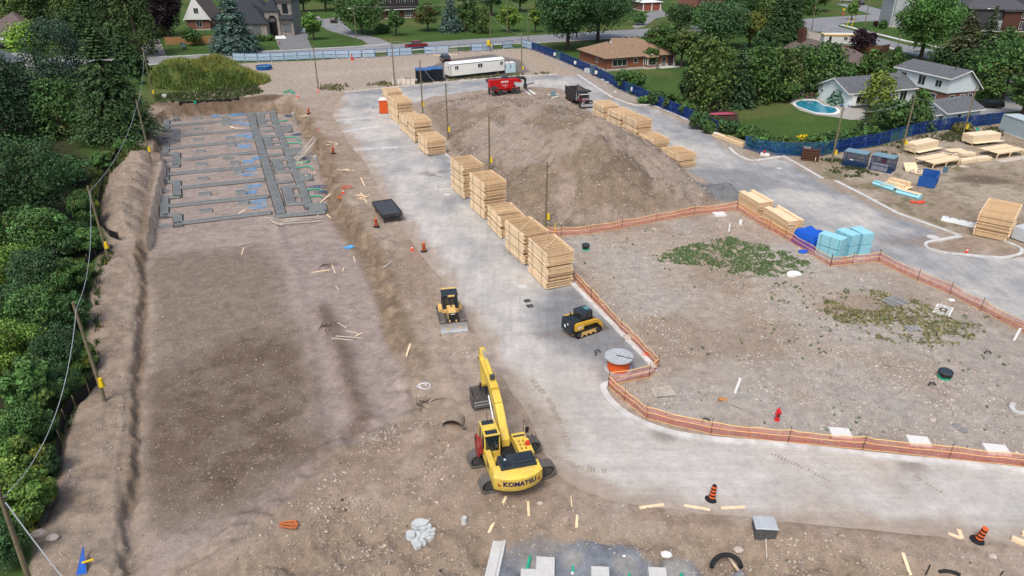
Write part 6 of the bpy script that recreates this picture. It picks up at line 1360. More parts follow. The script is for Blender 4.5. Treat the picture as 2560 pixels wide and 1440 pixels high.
def white_container():
# corrugated grey container at the right edge
 a, b_=PZ(2497,327), PZ(2700,400);rz=math.atan2((b_-a).y,(b_-a).x);t=thing('shipping_container','pale grey corrugated container at the right edge of the storage yard','container',a,rz);L_, D_, h=12.2, 2.6, 2.6
 cg_=mat('pale_grey_container',(.34,.42,.46),.5,var=.05,dirt=.1);pr=[];n=44
 for i in range(n):x=L_*i/n;pr+=[(x,0),(x+.08,.05),(x+.16,.05),(x+.22,0)]
 pr=pr+[(L_,0),(L_,D_),(0,D_)];mb=MB();mb.prism(pr,'z',.1,h);mb.build('body',cg_,t,fix=True)
 mb=MB();mb.box(-.05,L_+.05,-.05,D_+.05,h,h+.10);mb.build('roof',mat('container_roof',(.45,.55,.60),.5,var=.08),t);mb=MB();mb.box(-.3,L_,-.12,-.0,0,.14);mb.build('sill',M_conc,t)
 for z in(.1, ):MB().box(-.08,0.02,-.06,.06,z,h+.1).build('corner_post',cg_,t)
white_container()
def wrapped():
 g=PZ(2556,606);mb=MB();mb.box(0,3,-1.0,1.4,.08,1.5,taper=.04);o=mb.build('wrapped_pallet',mat('white_wrap',(.50,.56,.62),.5,var=.12,scale=4),loc=g+Vector((-.1,-.2,0)),rot=(0,0,R(25)),bevel=.08);tag(o,'white film wrapped bundle cut by the right edge, beside the large panel stack','wrapped bundle')
wrapped()
a, rz, L_=rect_frame((2352,551),(2442,572));t=thing('wrapped_beam','long white wrapped beam bundle lying left of the large panel stack','wrapped bundle',a,rz)
mb=MB();mb.prism([(0,0),(.75,0),(.7,.38),(.1,.42)],'x',0,L_);mb.build('wrap',mat('white_film',(.72,.77,.80),.45,var=.08,scale=3),t,fix=True)
for k in range(4):MB().box(.6+k*L_/4,.85+k*L_/4,.35,.5,.41,.425).build('logo_mark',M_dark,t)
def cage(L,N,label,h=2.0,d_=1.9,contents=None):
 a, rz, L_=rect_frame(L,N);t=thing('mesh_cage',label,'cage',a,rz,'blue mesh cages');bl=mat('cage_blue',(.015,.05,.16),.5,dirt=.1);mb=MB()
 for x in(0,L_):
  for y in(0,d_):mb.beam((x,y,0),(x,y,h),.07,.07)
 for z in(.06,.8,h):
  for p, q in(((0,0),(L_,0)),((L_,0),(L_,d_)),((L_,d_),(0,d_)),((0,d_),(0,0))):mb.beam((*p,z),(*q,z),.06,.06)
 mb.build('frame',bl,t)
 for nm, q in(('mesh_side',[(0.01,-.0,.1),(L_,-.0,.1),(L_,0,h),(0,0,h)]),('mesh_side',[(L_,0,.1),(L_,d_,.1),(L_,d_,h),(L_,0,h)]),('mesh_side',[(0,d_,.1),(0,0,.1),(0,0,h),(0,d_,h)]),('mesh_side',[(L_,d_,.1),(0,d_,.1),(0,d_,h),(L_,d_,h)])):mb=MB();mb.quad(*q);mb.build(nm,M_cmesh,t)
 mb=MB();mb.box(-.04,L_+.04,-.04,d_+.04,h+.03,h+.08);mb.build('roof',mat('cage_roof',(.17,.30,.38),.5,var=.2,scale=2,dirt=.2),t);mb=MB();mb.box(.03,L_-.03,.03,d_-.03,.03,.10);mb.build('floor',bl,t)
 if contents==1:MB().box(.3,L_-.3,.3,d_-.5,.1,.55).build('stored_case',bl,t);MB().box(.9,1.3,-.04,-.02,1.0,1.12).build('label_plate',M_white,t)
 if contents==2:MB().box(.2,L_-.55,.02,.5,.15,1.0).build('stored_panel',M_white,t);MB().box(1.0,1.6,.8,1.4,1.0,1.6).build('stored_case',M_red,t)
M_cmesh=net_mat('dark_blue_cage_mesh',(.02,.05,.12),.5,5)
cage((2104,414),(2158,424),'left blue mesh cage beside the yard pole',contents=1);cage((2172,424),(2225,435),'right blue mesh cage holding a white panel and something red',contents=2)
def skip_bin():
 a, rz, L_=rect_frame((2292,465),(2325,470));t=thing('waste_bin','open bright blue tipping bin with ribbed sides in the storage yard','bin',a,rz+R(-6));D_=2.6;W_=1.9;m=mat('bin_blue',(.012,.09,.34),.5,dirt=.08)
 mb=MB();mb.box(0,W_,0,D_,.05,.12);mb.box(0,W_,0,.06,.12,1.35);mb.box(0,W_,D_-.06,D_,.12,1.7);mb.box(W_-.06,W_,.06,D_-.06,.12,1.35);mb.box(0,.06,.06,D_-.06,.12,.55);mb.build('tub',m,t)
 for k in range(5):MB().box(W_,W_+.07,.2+k*.52,.3+k*.52,.1,1.35).build('rib',m,t)
 MB().box(W_-.08,W_+.09,0,D_,1.35,1.43).build('rim',m,t)
skip_bin()
def lumber(L,N,label,d_,h,m,legs=0.0,n=8,over=0,gr='lumber in the storage yard'):
 a, rz, L_=rect_frame(L,N);t=thing('lumber_stack',label,'lumber',a,rz,gr);rr=random.Random(int(L[0]));q=h/max(1,int(h/.12))
 for i in range(max(1,int(h/.12))):
  for k in range(n):
   y0=d_*k/n;mb=MB();e=rr.uniform(-.08,.05);mb.box(-e,L_+e,y0,y0+d_/n-.012,legs+i*q,legs+i*q+q-.01);mb.build('board',m if(i+k)%2 else M_pine2,t)
 if legs>0:
  for x in(.3,L_/2,L_-.4):mb=MB();mb.box(x,x+.1,.05,.15,0,legs);mb.box(x,x+.1,d_-.15,d_-.05,0,legs);mb.beam((x+.05,.1,.05),(x+.05,d_*.45,legs-.02),.09,.06);mb.build('trestle',M_pine,t)
 if over:mb=MB();mb.box(.3,L_+.6,-over,.02,legs+.05,legs+.10);mb.build('projecting_board',M_white_wood,t)
 return t
lumber((2285,388),(2342,376),'trapezoid bundle of pale boards left of the middle yard pole',1.8,1.15,M_white_wood,.35,7,.5);lumber((2427,365),(2497,358),'largest bundle of pale boards, near the green standpipe',1.9,1.2,M_white_wood,.35,7,.4)
def bench(L,N,d_,label):
 a, rz, L_=rect_frame(L,N);t=thing('work_bench',label,'work bench',a,rz,'long framing benches');h=.85
 for y0, y1 in((0,d_*.46),(d_*.56,d_)):MB().box(0,L_,y0,y1,h,h+.05).build('bench_top',M_pine2,t)
 for k in range(10):x=.4+k*(L_-.8)/9;MB().box(x,x+.3,d_*.46,d_*.56,h-.02,h+.03).build('cross_piece',M_pine,t)
 for k in range(3):
  x=.1+k*(L_-.3)/2
  for y in(.05,d_-.15):mb=MB();mb.box(x,x+.12,y,y+.1,0,h);mb.prism([(x+.12,h),(x+.55,h),(x+.12,h-.45)],'y',y,y+.05);mb.prism([(x,h),(x-.4,h),(x,h-.45)],'y',y,y+.05)if k else None;mb.build('leg',M_pine2,t)
 MB().box(.02,L_-.02,0,.05,h-.14,h).build('apron',M_pine2,t)
 MB().box(-.6,L_+.3,-1.4,-.2,.02,.05).build('ground_sheet',M_oldwood,t)
bench((2330,425),(2398,412),3.0,'near framing bench with a row of slots, left of the white board bundles');bench((2490,399),(2558,388),3.0,'far framing bench with a row of slots at the right edge')
lumber((2403,412),(2440,406),'left white board bundle between the two framing benches',1.0,.5,M_white_wood,.05,5);lumber((2441,406),(2478,402),'right white board bundle between the two framing benches',1.0,.5,M_white_wood,.05,5);lumber((2405,392),(2440,390),'white board bundle behind the other two by the benches',1.0,.4,M_white_wood,.05,5)
for a, b_, w_, l in(((2368,378),(2410,376),1.6,'plywood sheet on the ground behind the near bench'),((2395,388),(2430,383),1.4,'plywood sheet on the ground left of the white bundles'),((2372,395),(2392,392),1.0,'plywood sheet leaning on the near bench'),((2500,372),(2555,376),1.2,'long plywood sheet behind the far bench')):plank(a,b_,l,M_pine2,w_,.03,.06,'plywood sheets in the storage yard','plywood_sheet','plywood')
plank((2349,398),(2392,405),'pale board lying across the near bench',M_white_wood,.2,.04,.95)
def lean_sheet():
 t=thing('plywood_ramp','bent plywood sheets propped behind the blue tipping bin','plywood',PZ(2264,430),R(12));mb=MB();mb.add([(0,0,.1),(2.0,0,.1),(2.1,1.0,.9),(.2,1.0,1.0)],[(0,1,2,3)]);mb.add([(0,0,.06),(2.0,0,.06),(2.1,1.02,.86),(.2,1.02,.96)],[(3,2,1,0)]);mb.build('plywood_sheet',M_pine2,t);mb=MB();mb.box(.6,3.0,-1.4,-.1,.1,.14);mb.build('plywood_sheet',M_pine2,t)
 for x in(-.3,.8,1.6):mb=MB();[mb.box(x+k*.4,x+.07+k*.4,-1.2,-1.1,0,.7)for k in range(2)];mb.box(x,x+.5,-1.2,-1.1,.62,.7);mb.box(x,x+.5,-1.2,-1.1,.3,.37);mb.build('trestle',M_oldwood,t)
lean_sheet()
def saw_table():
 t=thing('cut_lumber','short planks stacked on a low table beside the blue cages','lumber',PZ(2210,468),R(-52))
 MB().box(-.3,2.8,-.6,1.6,.45,.5).build('table_top',M_pine2,t)
 for k,(x,y,n)in enumerate(((0.2,0,4),(.0,.55,7),(.3,1.1,6))):
  for i in range(n):MB().box(x,x+2.2,y,y+.48,.5+i*.09,.58+i*.09).build('board',M_pine2 if i%2 else M_pine,t)
 for x in(0,2.5):mb=MB();mb.box(x,x+.1,-.4,-.3,0,.45);mb.box(x,x+.1,1.3,1.4,0,.45);mb.build('leg',M_pine,t)
saw_table()
def foam_roll(L,N,label,top=False):
 a, rz, L_=rect_frame(L,N);t=thing('foam_bundle',label,'insulation bundle',a,rz,'pale blue foam bundles on the yard edge');pr=[(0,0),(.8,0),(1.0,.25),(.75,.5),(.2,.52),(-.1,.25)]
 mb=MB();mb.prism(pr,'x',0,L_);mb.build('wrap',M_foam,t,fix=True);MB().box(.1,L_*.9,.1,.2,.5,.56).build('foam_edge',M_foam2,t)
 if top:MB().box(.4,L_-.1,.3,.95,.52,.56).build('plywood_sheet',M_pine2,t)
foam_roll((2180,462),(2230,479),'left pale blue foam bundle between the kerb and the cut lumber');foam_roll((2237,484),(2296,500),'right pale blue foam bundle with a plywood sheet on it',True)
g=G(2283,508);mb=MB();[mb.blob((x,y,.12),(.5,.3,.16),k,1,.25)for k,(x,y)in enumerate(((0,0),(.6,-.1),(1.0,.1)))];tag(mb.build('orange_net_roll',mat('bright_red_orange',(.65,.08,.04),.7),loc=g),'crumpled red orange netting on the ground by the foam bundle','netting')
g=G(2326,415);t=thing('blue_barrel','small blue grey bin under the near framing bench','bin',PZ(2362,432));MB().lathe([(.28,0),(.32,.75),(.34,.8),(.28,.78)],n=12).build('barrel',mat('blue_grey_bin',(.10,.19,.26),.6),t)
t=thing('rusty_crate','dark rusty steel crate by the yard pole at the kerb corner','crate',PZ(2002,402),R(-20));br=M_brown
for i in range(5):MB().box(0,2.3,0,.08,.1+i*.36,.34+i*.36).build('slat',br,t)
for x in(0,1.1,2.2):MB().box(x,x+.1,-.03,1.4,0,1.9).build('post',br,t)
MB().box(.0,2.3,.3,1.4,.05,1.5).build('contents',mat('rust_dark',(.05,.025,.02),.9,var=.4),t);MB().box(.1,1.0,.2,.8,1.55,1.9).build('pipe_bundle',M_grey,t)
plank((2036,412),(2040,388),'pale stake standing against the rusty crate',M_pine,.1,.06,.6);plank((2045,385),(2055,366),'leaning stake right of the rusty crate',M_pine2,.1,.06,.4)
stub(2440,340,.16,1.3,M_greenpipe,'green standpipe near the grey container',name='sewer_pipe');stub(2560,402,.1,.6,M_wpipe,'white post at the far bench',name='post')
def kerb_lumber():
 a, rz, L_=rect_frame((1780,342),(1853,369));t=thing('lumber_bundle','long bundle of pine boards lying on the kerb by the blue fence','lumber',a,rz)
 for i in range(4):
  for k in range(3):MB().box(0+(.2 if i==3 else 0),L_-(0 if i<2 else 1.0*(k==2)),k*.32,k*.32+.3,.1+i*.13,.22+i*.13).build('board',M_pine if(i+k)%2 else M_pine2,t)
 MB().box(2.6,L_,.5,.95,.62,.80).build('beam',mat('aged_plank',(.42,.33,.20),.8),t);MB().box(-.1,.8,.1,.7,.62,.66).build('plastic_cover',M_white,t);MB().box(0,L_,0,.95,0,.1).build('bearer',M_grey,t)
kerb_lumber()
for px, py, s, m, l in((1470,182,.8,M_galv,'pale bag of stone against the blue fence'),(1484,190,.5,mat('plum_bag',(.12,.03,.06),.6),'plum coloured bag beside the pale stone bag'),(1508,201,.6,M_galv,'first pale sheet bundle by the blue fence'),(1521,207,.6,M_galv,'second pale sheet bundle by the blue fence'),(1538,230,.3,M_white,'small white bag on the verge near the kerb')):
 g=G(px,py);mb=MB();mb.box(-s,s,-s*.7,s*.7,0,s*(1.2 if s>.7 else .4),taper=.08);tag(mb.build('bag',m,loc=g,rot=(0,0,R(-40)),bevel=.08),l,'bag')
g=G(1383,240);mb=MB();mb.box(-.45,.45,-.4,.4,0,.9);tag(mb.build('utility_box',mat('blue_grey_box',(.16,.24,.30),.5),loc=g),'blue grey utility box between telehandler and dump truck','utility box');plank((1368,238),(1397,236),'pale board lying at the utility box',M_white,.3,.08);plank((1396,241),(1380,246),'pale board lying below the utility box',M_white,.3,.08)
plank((1322,225),(1338,236),'white board lying before the telehandler forks',M_white,.5,.05);plank((1310,226),(1326,238),'second white board before the telehandler forks',M_white,.3,.05)
t=thing('yellow_post','yellow marker post at the foot of the nearest heap pole','post',G(1387,586));MB().box(-.05,.05,-.05,.05,0,1.3).build('post',M_yellow,t);MB().box(-.05,.3,-.05,.05,.3,.36).build('arm',M_yellow,t)
t=thing('yellow_drum','yellow drum hanging on the floodlight pole by the street fence','drum',G(1225,126)+Vector((-.3,-.5,1.3)))
MB().lathe([(.5,0),(.55,.1),(.55,1.1),(.5,1.2)],n=14).build('shell',M_yellow,t,smooth=True)
t=thing('red_pump','red stand with a tall frame at the street fence','machine',G(881,151));MB().box(-.3,.3,-.2,.2,0,.5).build('base',M_red,t);MB().beam((0,0,.4),(-.1,0,1.4),.3,.2).build('mast',M_red,t)
t=thing('blue_basin','round blue basin with yellow fittings at the west end of the dirt yard','basin',G(661,173));MB().lathe([(1.7,0),(1.8,.8),(1.7,.82),(1.6,.5),(.02,.5)],n=12).build('basin',mat('basin_blue',(.01,.10,.35),.6),t);[MB().box(-1.2+k*.5,-1.0+k*.5,-.6+(k%3)*.4,-.3+(k%3)*.4,.5,.72).build('fitting',mat('lime_fitting',(.5,.55,.1),.6),t)for k in range(6)]
t=thing('lattice_gate','pale timber frame leaning at the street fence above the black car','timber frame',G(1113,138),R(8));
for k in range(14):MB().box(-3+k*.45,-2.92+k*.45,0,.06,0,1.5).build('upright',M_oldwood,t)
MB().box(-3,3.1,-.04,0,1.3,1.4).build('rail',M_oldwood,t);MB().box(-3,3.1,-.04,0,.1,.2).build('rail',M_oldwood,t);MB().box(-3,3.1,-.3,.2,0,.1).build('sill',M_pine2,t)
for px, py, l in((2024,78,''), ):pass
# ------------------------------------------------------------------ houses
def brick_mat(name,c1,c2,mortar,sc=6.,bw=.5,rh=.25):
 m, t, b=newmat(name);L=t.links;N=t.nodes;br=N.new('ShaderNodeTexBrick');tc=N.new('ShaderNodeTexCoord');mp=N.new('ShaderNodeCombineXYZ');sp=N.new('ShaderNodeSeparateXYZ')
 L.new(tc.outputs['Object'],sp.inputs[0]);ad=N.new('ShaderNodeMath');L.new(sp.outputs[0],ad.inputs[0]);L.new(sp.outputs[1],ad.inputs[1]);L.new(ad.outputs[0],mp.inputs[0]);L.new(sp.outputs[2],mp.inputs[1])
 L.new(mp.outputs[0],br.inputs['Vector']);br.inputs['Color1'].default_value=(*c1,1);br.inputs['Color2'].default_value=(*c2,1);br.inputs['Mortar'].default_value=(*mortar,1)
 br.inputs['Scale'].default_value=sc;br.inputs['Brick Width'].default_value=bw;br.inputs['Row Height'].default_value=rh;br.inputs['Mortar Size'].default_value=.02;L.new(br.outputs[0],b.inputs['Base Color']);b.inputs['Roughness'].default_value=.85;return m
def shingle(name,c):return mat(name,c,.9,var=.28,scale=2.2)
B_orange=brick_mat('orange_brown_brick',(.28,.095,.05),(.22,.075,.04),(.22,.12,.08),2.6);B_brown=brick_mat('dark_brown_brick',(.10,.035,.022),(.075,.026,.018),(.07,.04,.03),2.6)
B_stone=brick_mat('pale_split_stone',(.36,.34,.31),(.20,.18,.165),(.16,.15,.14),1.4,.7,.3);B_pale=brick_mat('pale_ashlar',(.42,.45,.48),(.36,.39,.42),(.30,.32,.35),1.2,.7,.3)
B_red=brick_mat('red_brick',(.24,.10,.07),(.19,.075,.055),(.18,.12,.10),2.6);M_side=brick_mat('pale_blue_siding',(.66,.74,.78),(.66,.74,.78),(.54,.62,.66),.8,50,.12)
R_tan=shingle('tan_shingles',(.26,.175,.115));R_grey=shingle('grey_shingles',(.115,.125,.14));R_dark=shingle('charcoal_shingles',(.035,.042,.052));R_brn=shingle('brown_grey_shingles',(.13,.105,.10));M_found=mat('pale_foundation',(.46,.45,.40),.9)
def hip(x0,x1,y0,y1,z,rise,o=.5,m=None,par=None,ends=(1,1),name='roof',th=.16):
 """hip roof with the ridge along the longer side; ends=0 makes that end a gable"""
 x0-=o;x1+=o;y0-=o;y1+=o;w_, d_=x1-x0, y1-y0;mb=MB();lw=w_>=d_;r=min(w_,d_)/2
 if lw:a, b_=(x0+r*ends[0],(y0+y1)/2),(x1-r*ends[1],(y0+y1)/2)
 else:a, b_=((x0+x1)/2,y0+r*ends[0]),((x0+x1)/2,y1-r*ends[1])
 V=[(x0,y0,z),(x1,y0,z),(x1,y1,z),(x0,y1,z),(*a,z+rise),(*b_,z+rise)]
 V2=[(q[0],q[1],q[2]-th)for q in V[:4]]
 fs=[(0,1,5,4),(1,2,5),(2,3,4,5),(3,0,4)]if lw else[(0,1,4),(1,2,5,4),(2,3,5),(3,0,4,5)]
 mb.add(V,fs);mb.add(V[:4]+V2,[(0,4,5,1),(1,5,6,2),(2,6,7,3),(3,7,4,0),(7,6,5,4)],1)
 ro=mb.build(name,[m,M_white if m in(R_grey,)else M_dark],par);return ro, a, b_
def vents(par,pts,m=None):
 for x, y, z in pts:MB().box(x-.18,x+.18,y-.18,y+.18,z,z+.22,taper=.04).build('roof_vent',m or M_grey,par)
def h_bungalow():
 a, rz, L_=rect_frame((1514,179),(1687,166));D_=13.5;e=2.9
 t=thing('brick_bungalow','orange brown brick bungalow with a wide tan hip roof and a bay window','house',a,rz)
 mb=MB();mb.box(0,L_,0,D_,.5,e);wl=mb.build('wall',B_orange,t);MB().box(-.03,L_+.03,-.03,D_+.03,-.1,.5).build('foundation',M_found,t);MB().box(13.6,L_+.04,-.05,.3,.5,.85).build('foundation',M_found,t)
 ro, p, q=hip(0,L_,0,D_,e,3.0,.65,R_tan,t)
 # raised gablet at the left end of the ridge
 mb=MB();gx, gy, gz=p[0]-2.1, p[1], e+3.0;mb.add([(gx,gy-2.0,gz-1.6),(gx,gy+2.0,gz-1.6),(gx,gy,gz+.1)],[(0,2,1)],1);mb.add([(gx-.25,gy-2.3,gz-1.7),(gx-.25,gy,gz+.2),(p[0]+1,gy,gz+.05),(p[0]+.4,gy-2.3,gz-1.25),(gx-.25,gy+2.3,gz-1.7),(p[0]+.4,gy+2.3,gz-1.25)],[(0,3,2,1),(1,2,5,4)]);mb.build('gablet',[R_tan,M_white],ro)
 vents(ro,[(p[0]+1.0+k*1.5,p[1]+.1,e+2.95)for k in range(6)]);MB().cyl((3.2,3.2,e+.8),(3.2,3.2,e+2.3),.09,n=8).build('flue',M_galv,ro);MB().cyl((8.2,3.2,e+1.2),(8.2,3.2,e+1.9),.07,n=8).build('vent_pipe',M_brown,ro)
 window(t,1.7,1.05,3.5,1.35,mull=2);window(t,7.1,1.5,.85,.85,mull=0);window(t,4.0,1.4,.9,.8,y=0,face='x-',mull=1)
 for y in(2,5,8,11):MB().box(-.05,-.03,y,y+.5,.12,.38).build('vent_grille',M_brown,t)
 bay=[(9.4,0.01),(10.1,-1.1),(12.4,-1.1),(13.1,0.01)];mb=MB();mb.prism(bay,'z',.5,e-.2);b=mb.build('bay',B_orange,t,fix=True);MB().prism([(9.36,0),(10.07,-1.15),(12.43,-1.15),(13.14,0)],'z',-.1,.5).build('foundation',M_found,t,fix=True)
 window(t,10.35,.95,1.8,1.5,y=-1.1,mull=0);mb=MB();mb.beam((9.55,-.26,1.7),(9.95,-.88,1.7),.05,1.5);mb.beam((12.95,-.26,1.7),(12.55,-.88,1.7),.05,1.5);mb.build('side_window',M_glass,b);mb=MB();[mb.beam((x,y,.9),(x,y,2.5),.12,.12)for x,y in((9.5,-.2),(9.75,-.62),(10.02,-1.05),(12.5,-1.05))];mb.build('window_frame',M_white,b)
 mb=MB();V=[(9.0,.2,e),(9.8,-1.6,e-.2),(12.7,-1.6,e-.2),(13.5,.2,e),(11.25,1.4,e+1.0)];mb.add(V,[(0,1,4),(1,2,4),(2,3,4)]);mb.add([(q[0],q[1],q[2]-.15)for q in V[:4]]+V[:4],[(0,1,5,4),(1,2,6,5),(2,3,7,6),(3,2,1,0)],1);br=mb.build('bay_roof',[R_tan,M_brown],t);mb=MB();mb.prism([(10.6,e+.2),(11.9,e+.2),(11.25,e+.65)],'y',-.7,.4);mb.build('small_gable',R_tan,br,fix=True);MB().prism([(10.9,e+.24),(11.6,e+.24),(11.25,e+.5)],'y',-.72,-.705).build('gable_vent',M_white,br)
 MB().box(14.5,15.4,-.05,-.004,.35,2.4).build('door',M_grey,t);MB().box(14.65,15.25,-.06,-.051,1.2,2.2).build('door_glass',M_glass,t);MB().box(16.1,17.5,-.05,-.004,.35,2.45).build('dark_door',mat('aubergine_door',(.045,.025,.04),.6),t);MB().box(17.5,17.62,-.07,-.004,.3,2.5).build('door_trim',M_white,t)
 MB().cyl((-.06,-.06,.1),(-.06,-.06,e),.05,n=6).build('downpipe',M_brown,t);MB().box(13.4,19.4,-1.4,-.04,0,.12).build('patio',M_conc,t);MB().box(-1.6,-.6,3,4,0,.9).build('air_conditioner',M_grey,t)
h_bungalow()
def h_white():
 rz=R(19);t=thing('white_house','white sided split house with grey roofs and a pool behind it','house',(77.4,128.1,0),rz)
 mb=MB();mb.prism([(0,2.8),(7.4,2.8),(7.4,3.5),(3.9,6.45),(0,5.4)],'y',0,12);mb.build('upper_wall',M_side,t,fix=True);MB().box(.25,7.2,.25,11.8,0,2.8).build('lower_wall',B_red,t)
 mb=MB()
 for(xa,za),(xb,zb)in(((-.5,5.45),(3.9,6.65)),((3.9,6.65),(7.9,3.2))):mb.add([(xa,-.5,za),(xb,-.5,zb),(xb,12.5,zb),(xa,12.5,za),(xa,-.5,za-.16),(xb,-.5,zb-.16),(xb,12.5,zb-.16),(xa,12.5,za-.16)],[(0,1,2,3),(7,6,5,4),(0,4,5,1),(2,6,7,3)]);mb.add([(xa,-.53,za+.02),(xb,-.53,zb+.02),(xb,-.53,zb-.2),(xa,-.53,za-.2)],[(3,2,1,0)],1)
 mb.box(-.56,-.5,-.5,12.5,5.25,5.47,1);ro=mb.build('roof',[R_grey,M_white],t);vents(ro,[(3.3,10,6.4),(3.3,7,6.4),(3.3,4,6.4)]);MB().cyl((2.8,2.0,6.1),(2.8,2.0,7.0),.06,n=8).build('vent_pipe',M_black,ro)
 mb=MB();mb.prism([(7.0,5.0),(9.8,4.2),(9.8,4.0),(7.0,4.0)],'y',2,5);mb.prism([(6.0,5.6),(9.0,4.9),(9.0,4.6),(6.0,4.6)],'y',8,11);mb.build('dormer',R_grey,t,fix=True);MB().box(-.03,.03,-.04,.04,2.8,5.3).build('corner_trim',M_white,t)
 for y, w_, z, h in((1.6,1.3,3.55,1.15),(5.2,1.5,3.3,1.6),(9.6,1.2,3.75,1.0)):window(t,y,z,w_,h,y=0,face='x-')
 for x in(1.2,3.6,5.6):window(t,x,1.3,.9,1.0,y=.25,mull=0)
 for y in(2.4,6.5):window(t,y,.6 if y>5 else 1.0,1.0,1.7 if y>5 else 1.2,y=.25,face='x-',mull=0,bars=1)
 # low wing running left, its gable facing the pool
 wx0, wx1, wy0, wy1, e=-15.5, -.02, 6.6, 14.5, 2.7
 mb=MB();mb.prism([(wy0,0),(wy1,0),(wy1,e),((wy0+wy1)/2,e+1.75),(wy0,e)],'x',wx0,wx1);mb.build('wing_wall',M_side,t,fix=True);mid=(wy0+wy1)/2;mb=MB()
 for(ya,za),(yb,zb)in(((wy0-.5,e-.1),(mid,e+1.95)),((mid,e+1.95),(wy1+.5,e-.1))):mb.add([(wx0-.5,ya,za),(wx1,ya,za),(wx1,yb,zb),(wx0-.5,yb,zb),(wx0-.5,ya,za-.15),(wx1,ya,za-.15),(wx1,yb,zb-.15),(wx0-.5,yb,zb-.15)],[(0,1,2,3),(7,6,5,4)]);mb.add([(wx0-.53,ya,za+.03),(wx0-.53,yb,zb+.03),(wx0-.53,yb,zb-.22),(wx0-.53,ya,za-.22)],[(0,1,2,3)],1)
 mb.box(wx0-.5,wx1,wy0-.56,wy0-.5,e-.3,e-.08,1);mb.build('wing_roof',[R_grey,M_white],t)
 window(t,8.6,.25,2.0,2.1,y=wx0,face='x-',mull=3);window(t,-7.6,.5,1.6,1.5,y=wy0,mull=1);window(t,-3.6,.2,1.5,2.1,y=wy0,mull=1);mb=MB();mb.box(-14.9,-12.2,wy0-.9,wy0,.5,2.3);mb.build('bay',M_white,t);mb=MB();mb.box(-15.0,-12.1,wy0-1.0,wy0,2.3,2.5,taper=.1);mb.build('bay_roof',R_grey,t);window(t,-14.5,.9,1.9,1.2,y=wy0-.9,mull=1)
 for k in range(3):MB().lathe([(1.9-k*.35,0),(1.9-k*.35,.15+k*.15)],c=(wx0-.1,9.4,0),n=20).build('step',M_conc,t)
 MB().box(7.4,9.6,3.0,6.0,.6,.75).build('porch',M_white,t);[MB().box(7.4+k*.45,7.5+k*.45,3.0,3.08,.75,1.6).build('baluster',M_white,t)for k in range(5)]
 # garage
 g=thing('white_garage','low white garage with a grey roof at the blue fence, right of the big cedars','garage',(71.5,116.9,0),R(22));W_, D_=8.0, 6.6
 mb=MB();mb.prism([(0,0),(D_,0),(D_,2.15),(D_/2,3.45),(0,2.15)],'x',0,W_);mb.build('wall',M_side,g,fix=True);mb=MB()
 for(ya,za),(yb,zb)in(((-.5,2.05),(D_/2,3.6)),((D_/2,3.6),(D_+.5,2.05))):mb.add([(-.4,ya,za),(W_+.6,ya,za),(W_+.6,yb,zb),(-.4,yb,zb),(-.4,ya,za-.14),(W_+.6,ya,za-.14),(W_+.6,yb,zb-.14),(-.4,yb,zb-.14)],[(0,1,2,3),(7,6,5,4)]);mb.add([(-.43,ya,za+.03),(-.43,yb,zb+.03),(-.43,yb,zb-.2),(-.43,ya,za-.2)],[(0,1,2,3)],1)
 mb.box(-.4,W_+.6,-.56,-.5,1.88,2.07,1);mb.build('roof',[R_grey,M_white],g);window(g,2.7,.9,.8,.65,mull=0);MB().box(-3.2,-.8,.6,4.2,0,1.75).build('lean_to',M_side,g);mb=MB();mb.add([(-3.5,.3,1.75),(-.4,.3,1.75),(-.9,3.6,2.55),(-3.4,4.4,2.55)],[(0,1,2,3)]);mb.box(-3.5,-.5,.24,.3,1.6,1.77,1);mb.build('lean_to_roof',[R_grey,M_white],g);MB().box(-.8,0,.5,.56,0,1.5).build('gate',M_dark,g)
h_white()
def pool():
 ol=PP([(1988,259),(1995,254),(2012,252),(2032,252),(2046,256),(2054,262),(2066,266),(2082,269),(2091,274),(2091,280),(2080,284),(2062,284),(2040,282),(2022,277),(2004,270),(1992,265)]);q=[(p.x,p.y)for p in densify(ol+[ol[0]],3)][:-1];c=(sum(p[0]for p in q)/len(q),sum(p[1]for p in q)/len(q))
 t=thing('swimming_pool','kidney shaped blue swimming pool with a white rim in the right hand garden','pool',(*c,0));sc=lambda k:[((x-c[0])*k,(y-c[1])*(1+(k-1)*1.6))for x,y in q];n=len(q)
 w_, tt, b=newmat('pool_water');b.inputs['Base Color'].default_value=(.02,.24,.36,1);b.inputs['Roughness'].default_value=.06
 mb=MB();mb.add([(*p,.07)for p in sc(.98)],[tuple(range(n))]);mb.build('water',w_,t,fix=False)
 a, b_=sc(1.0), sc(1.13);mb=MB();mb.add([(*p,.10)for p in a]+[(*p,.10)for p in b_]+[(*p,0.0)for p in a],[(i,n+i,n+(i+1)%n,(i+1)%n)for i in range(n)]+[(i,(i+1)%n,2*n+(i+1)%n,2*n+i)for i in range(n)]);mb.build('rim',M_white,t,fix=False)
 mb=MB();[mb.tube([(x,2.2,.1),(x,2.3,.9),(x,1.6,.9),(x,1.3,.2)],.04,6)for x in(-.9,-.3)];mb.build('ladder',M_shine,t)
pool()
sheet('patio',PP([(1974,258),(1980,249),(2000,244),(2040,238),(2062,234),(2090,228),(2110,238),(2150,255),(2172,268),(2190,285),(2165,300),(2125,300),(2085,293),(2040,288),(2000,277)]),.9,.045,'s',M_pave,cols=(.34,.33,.31))
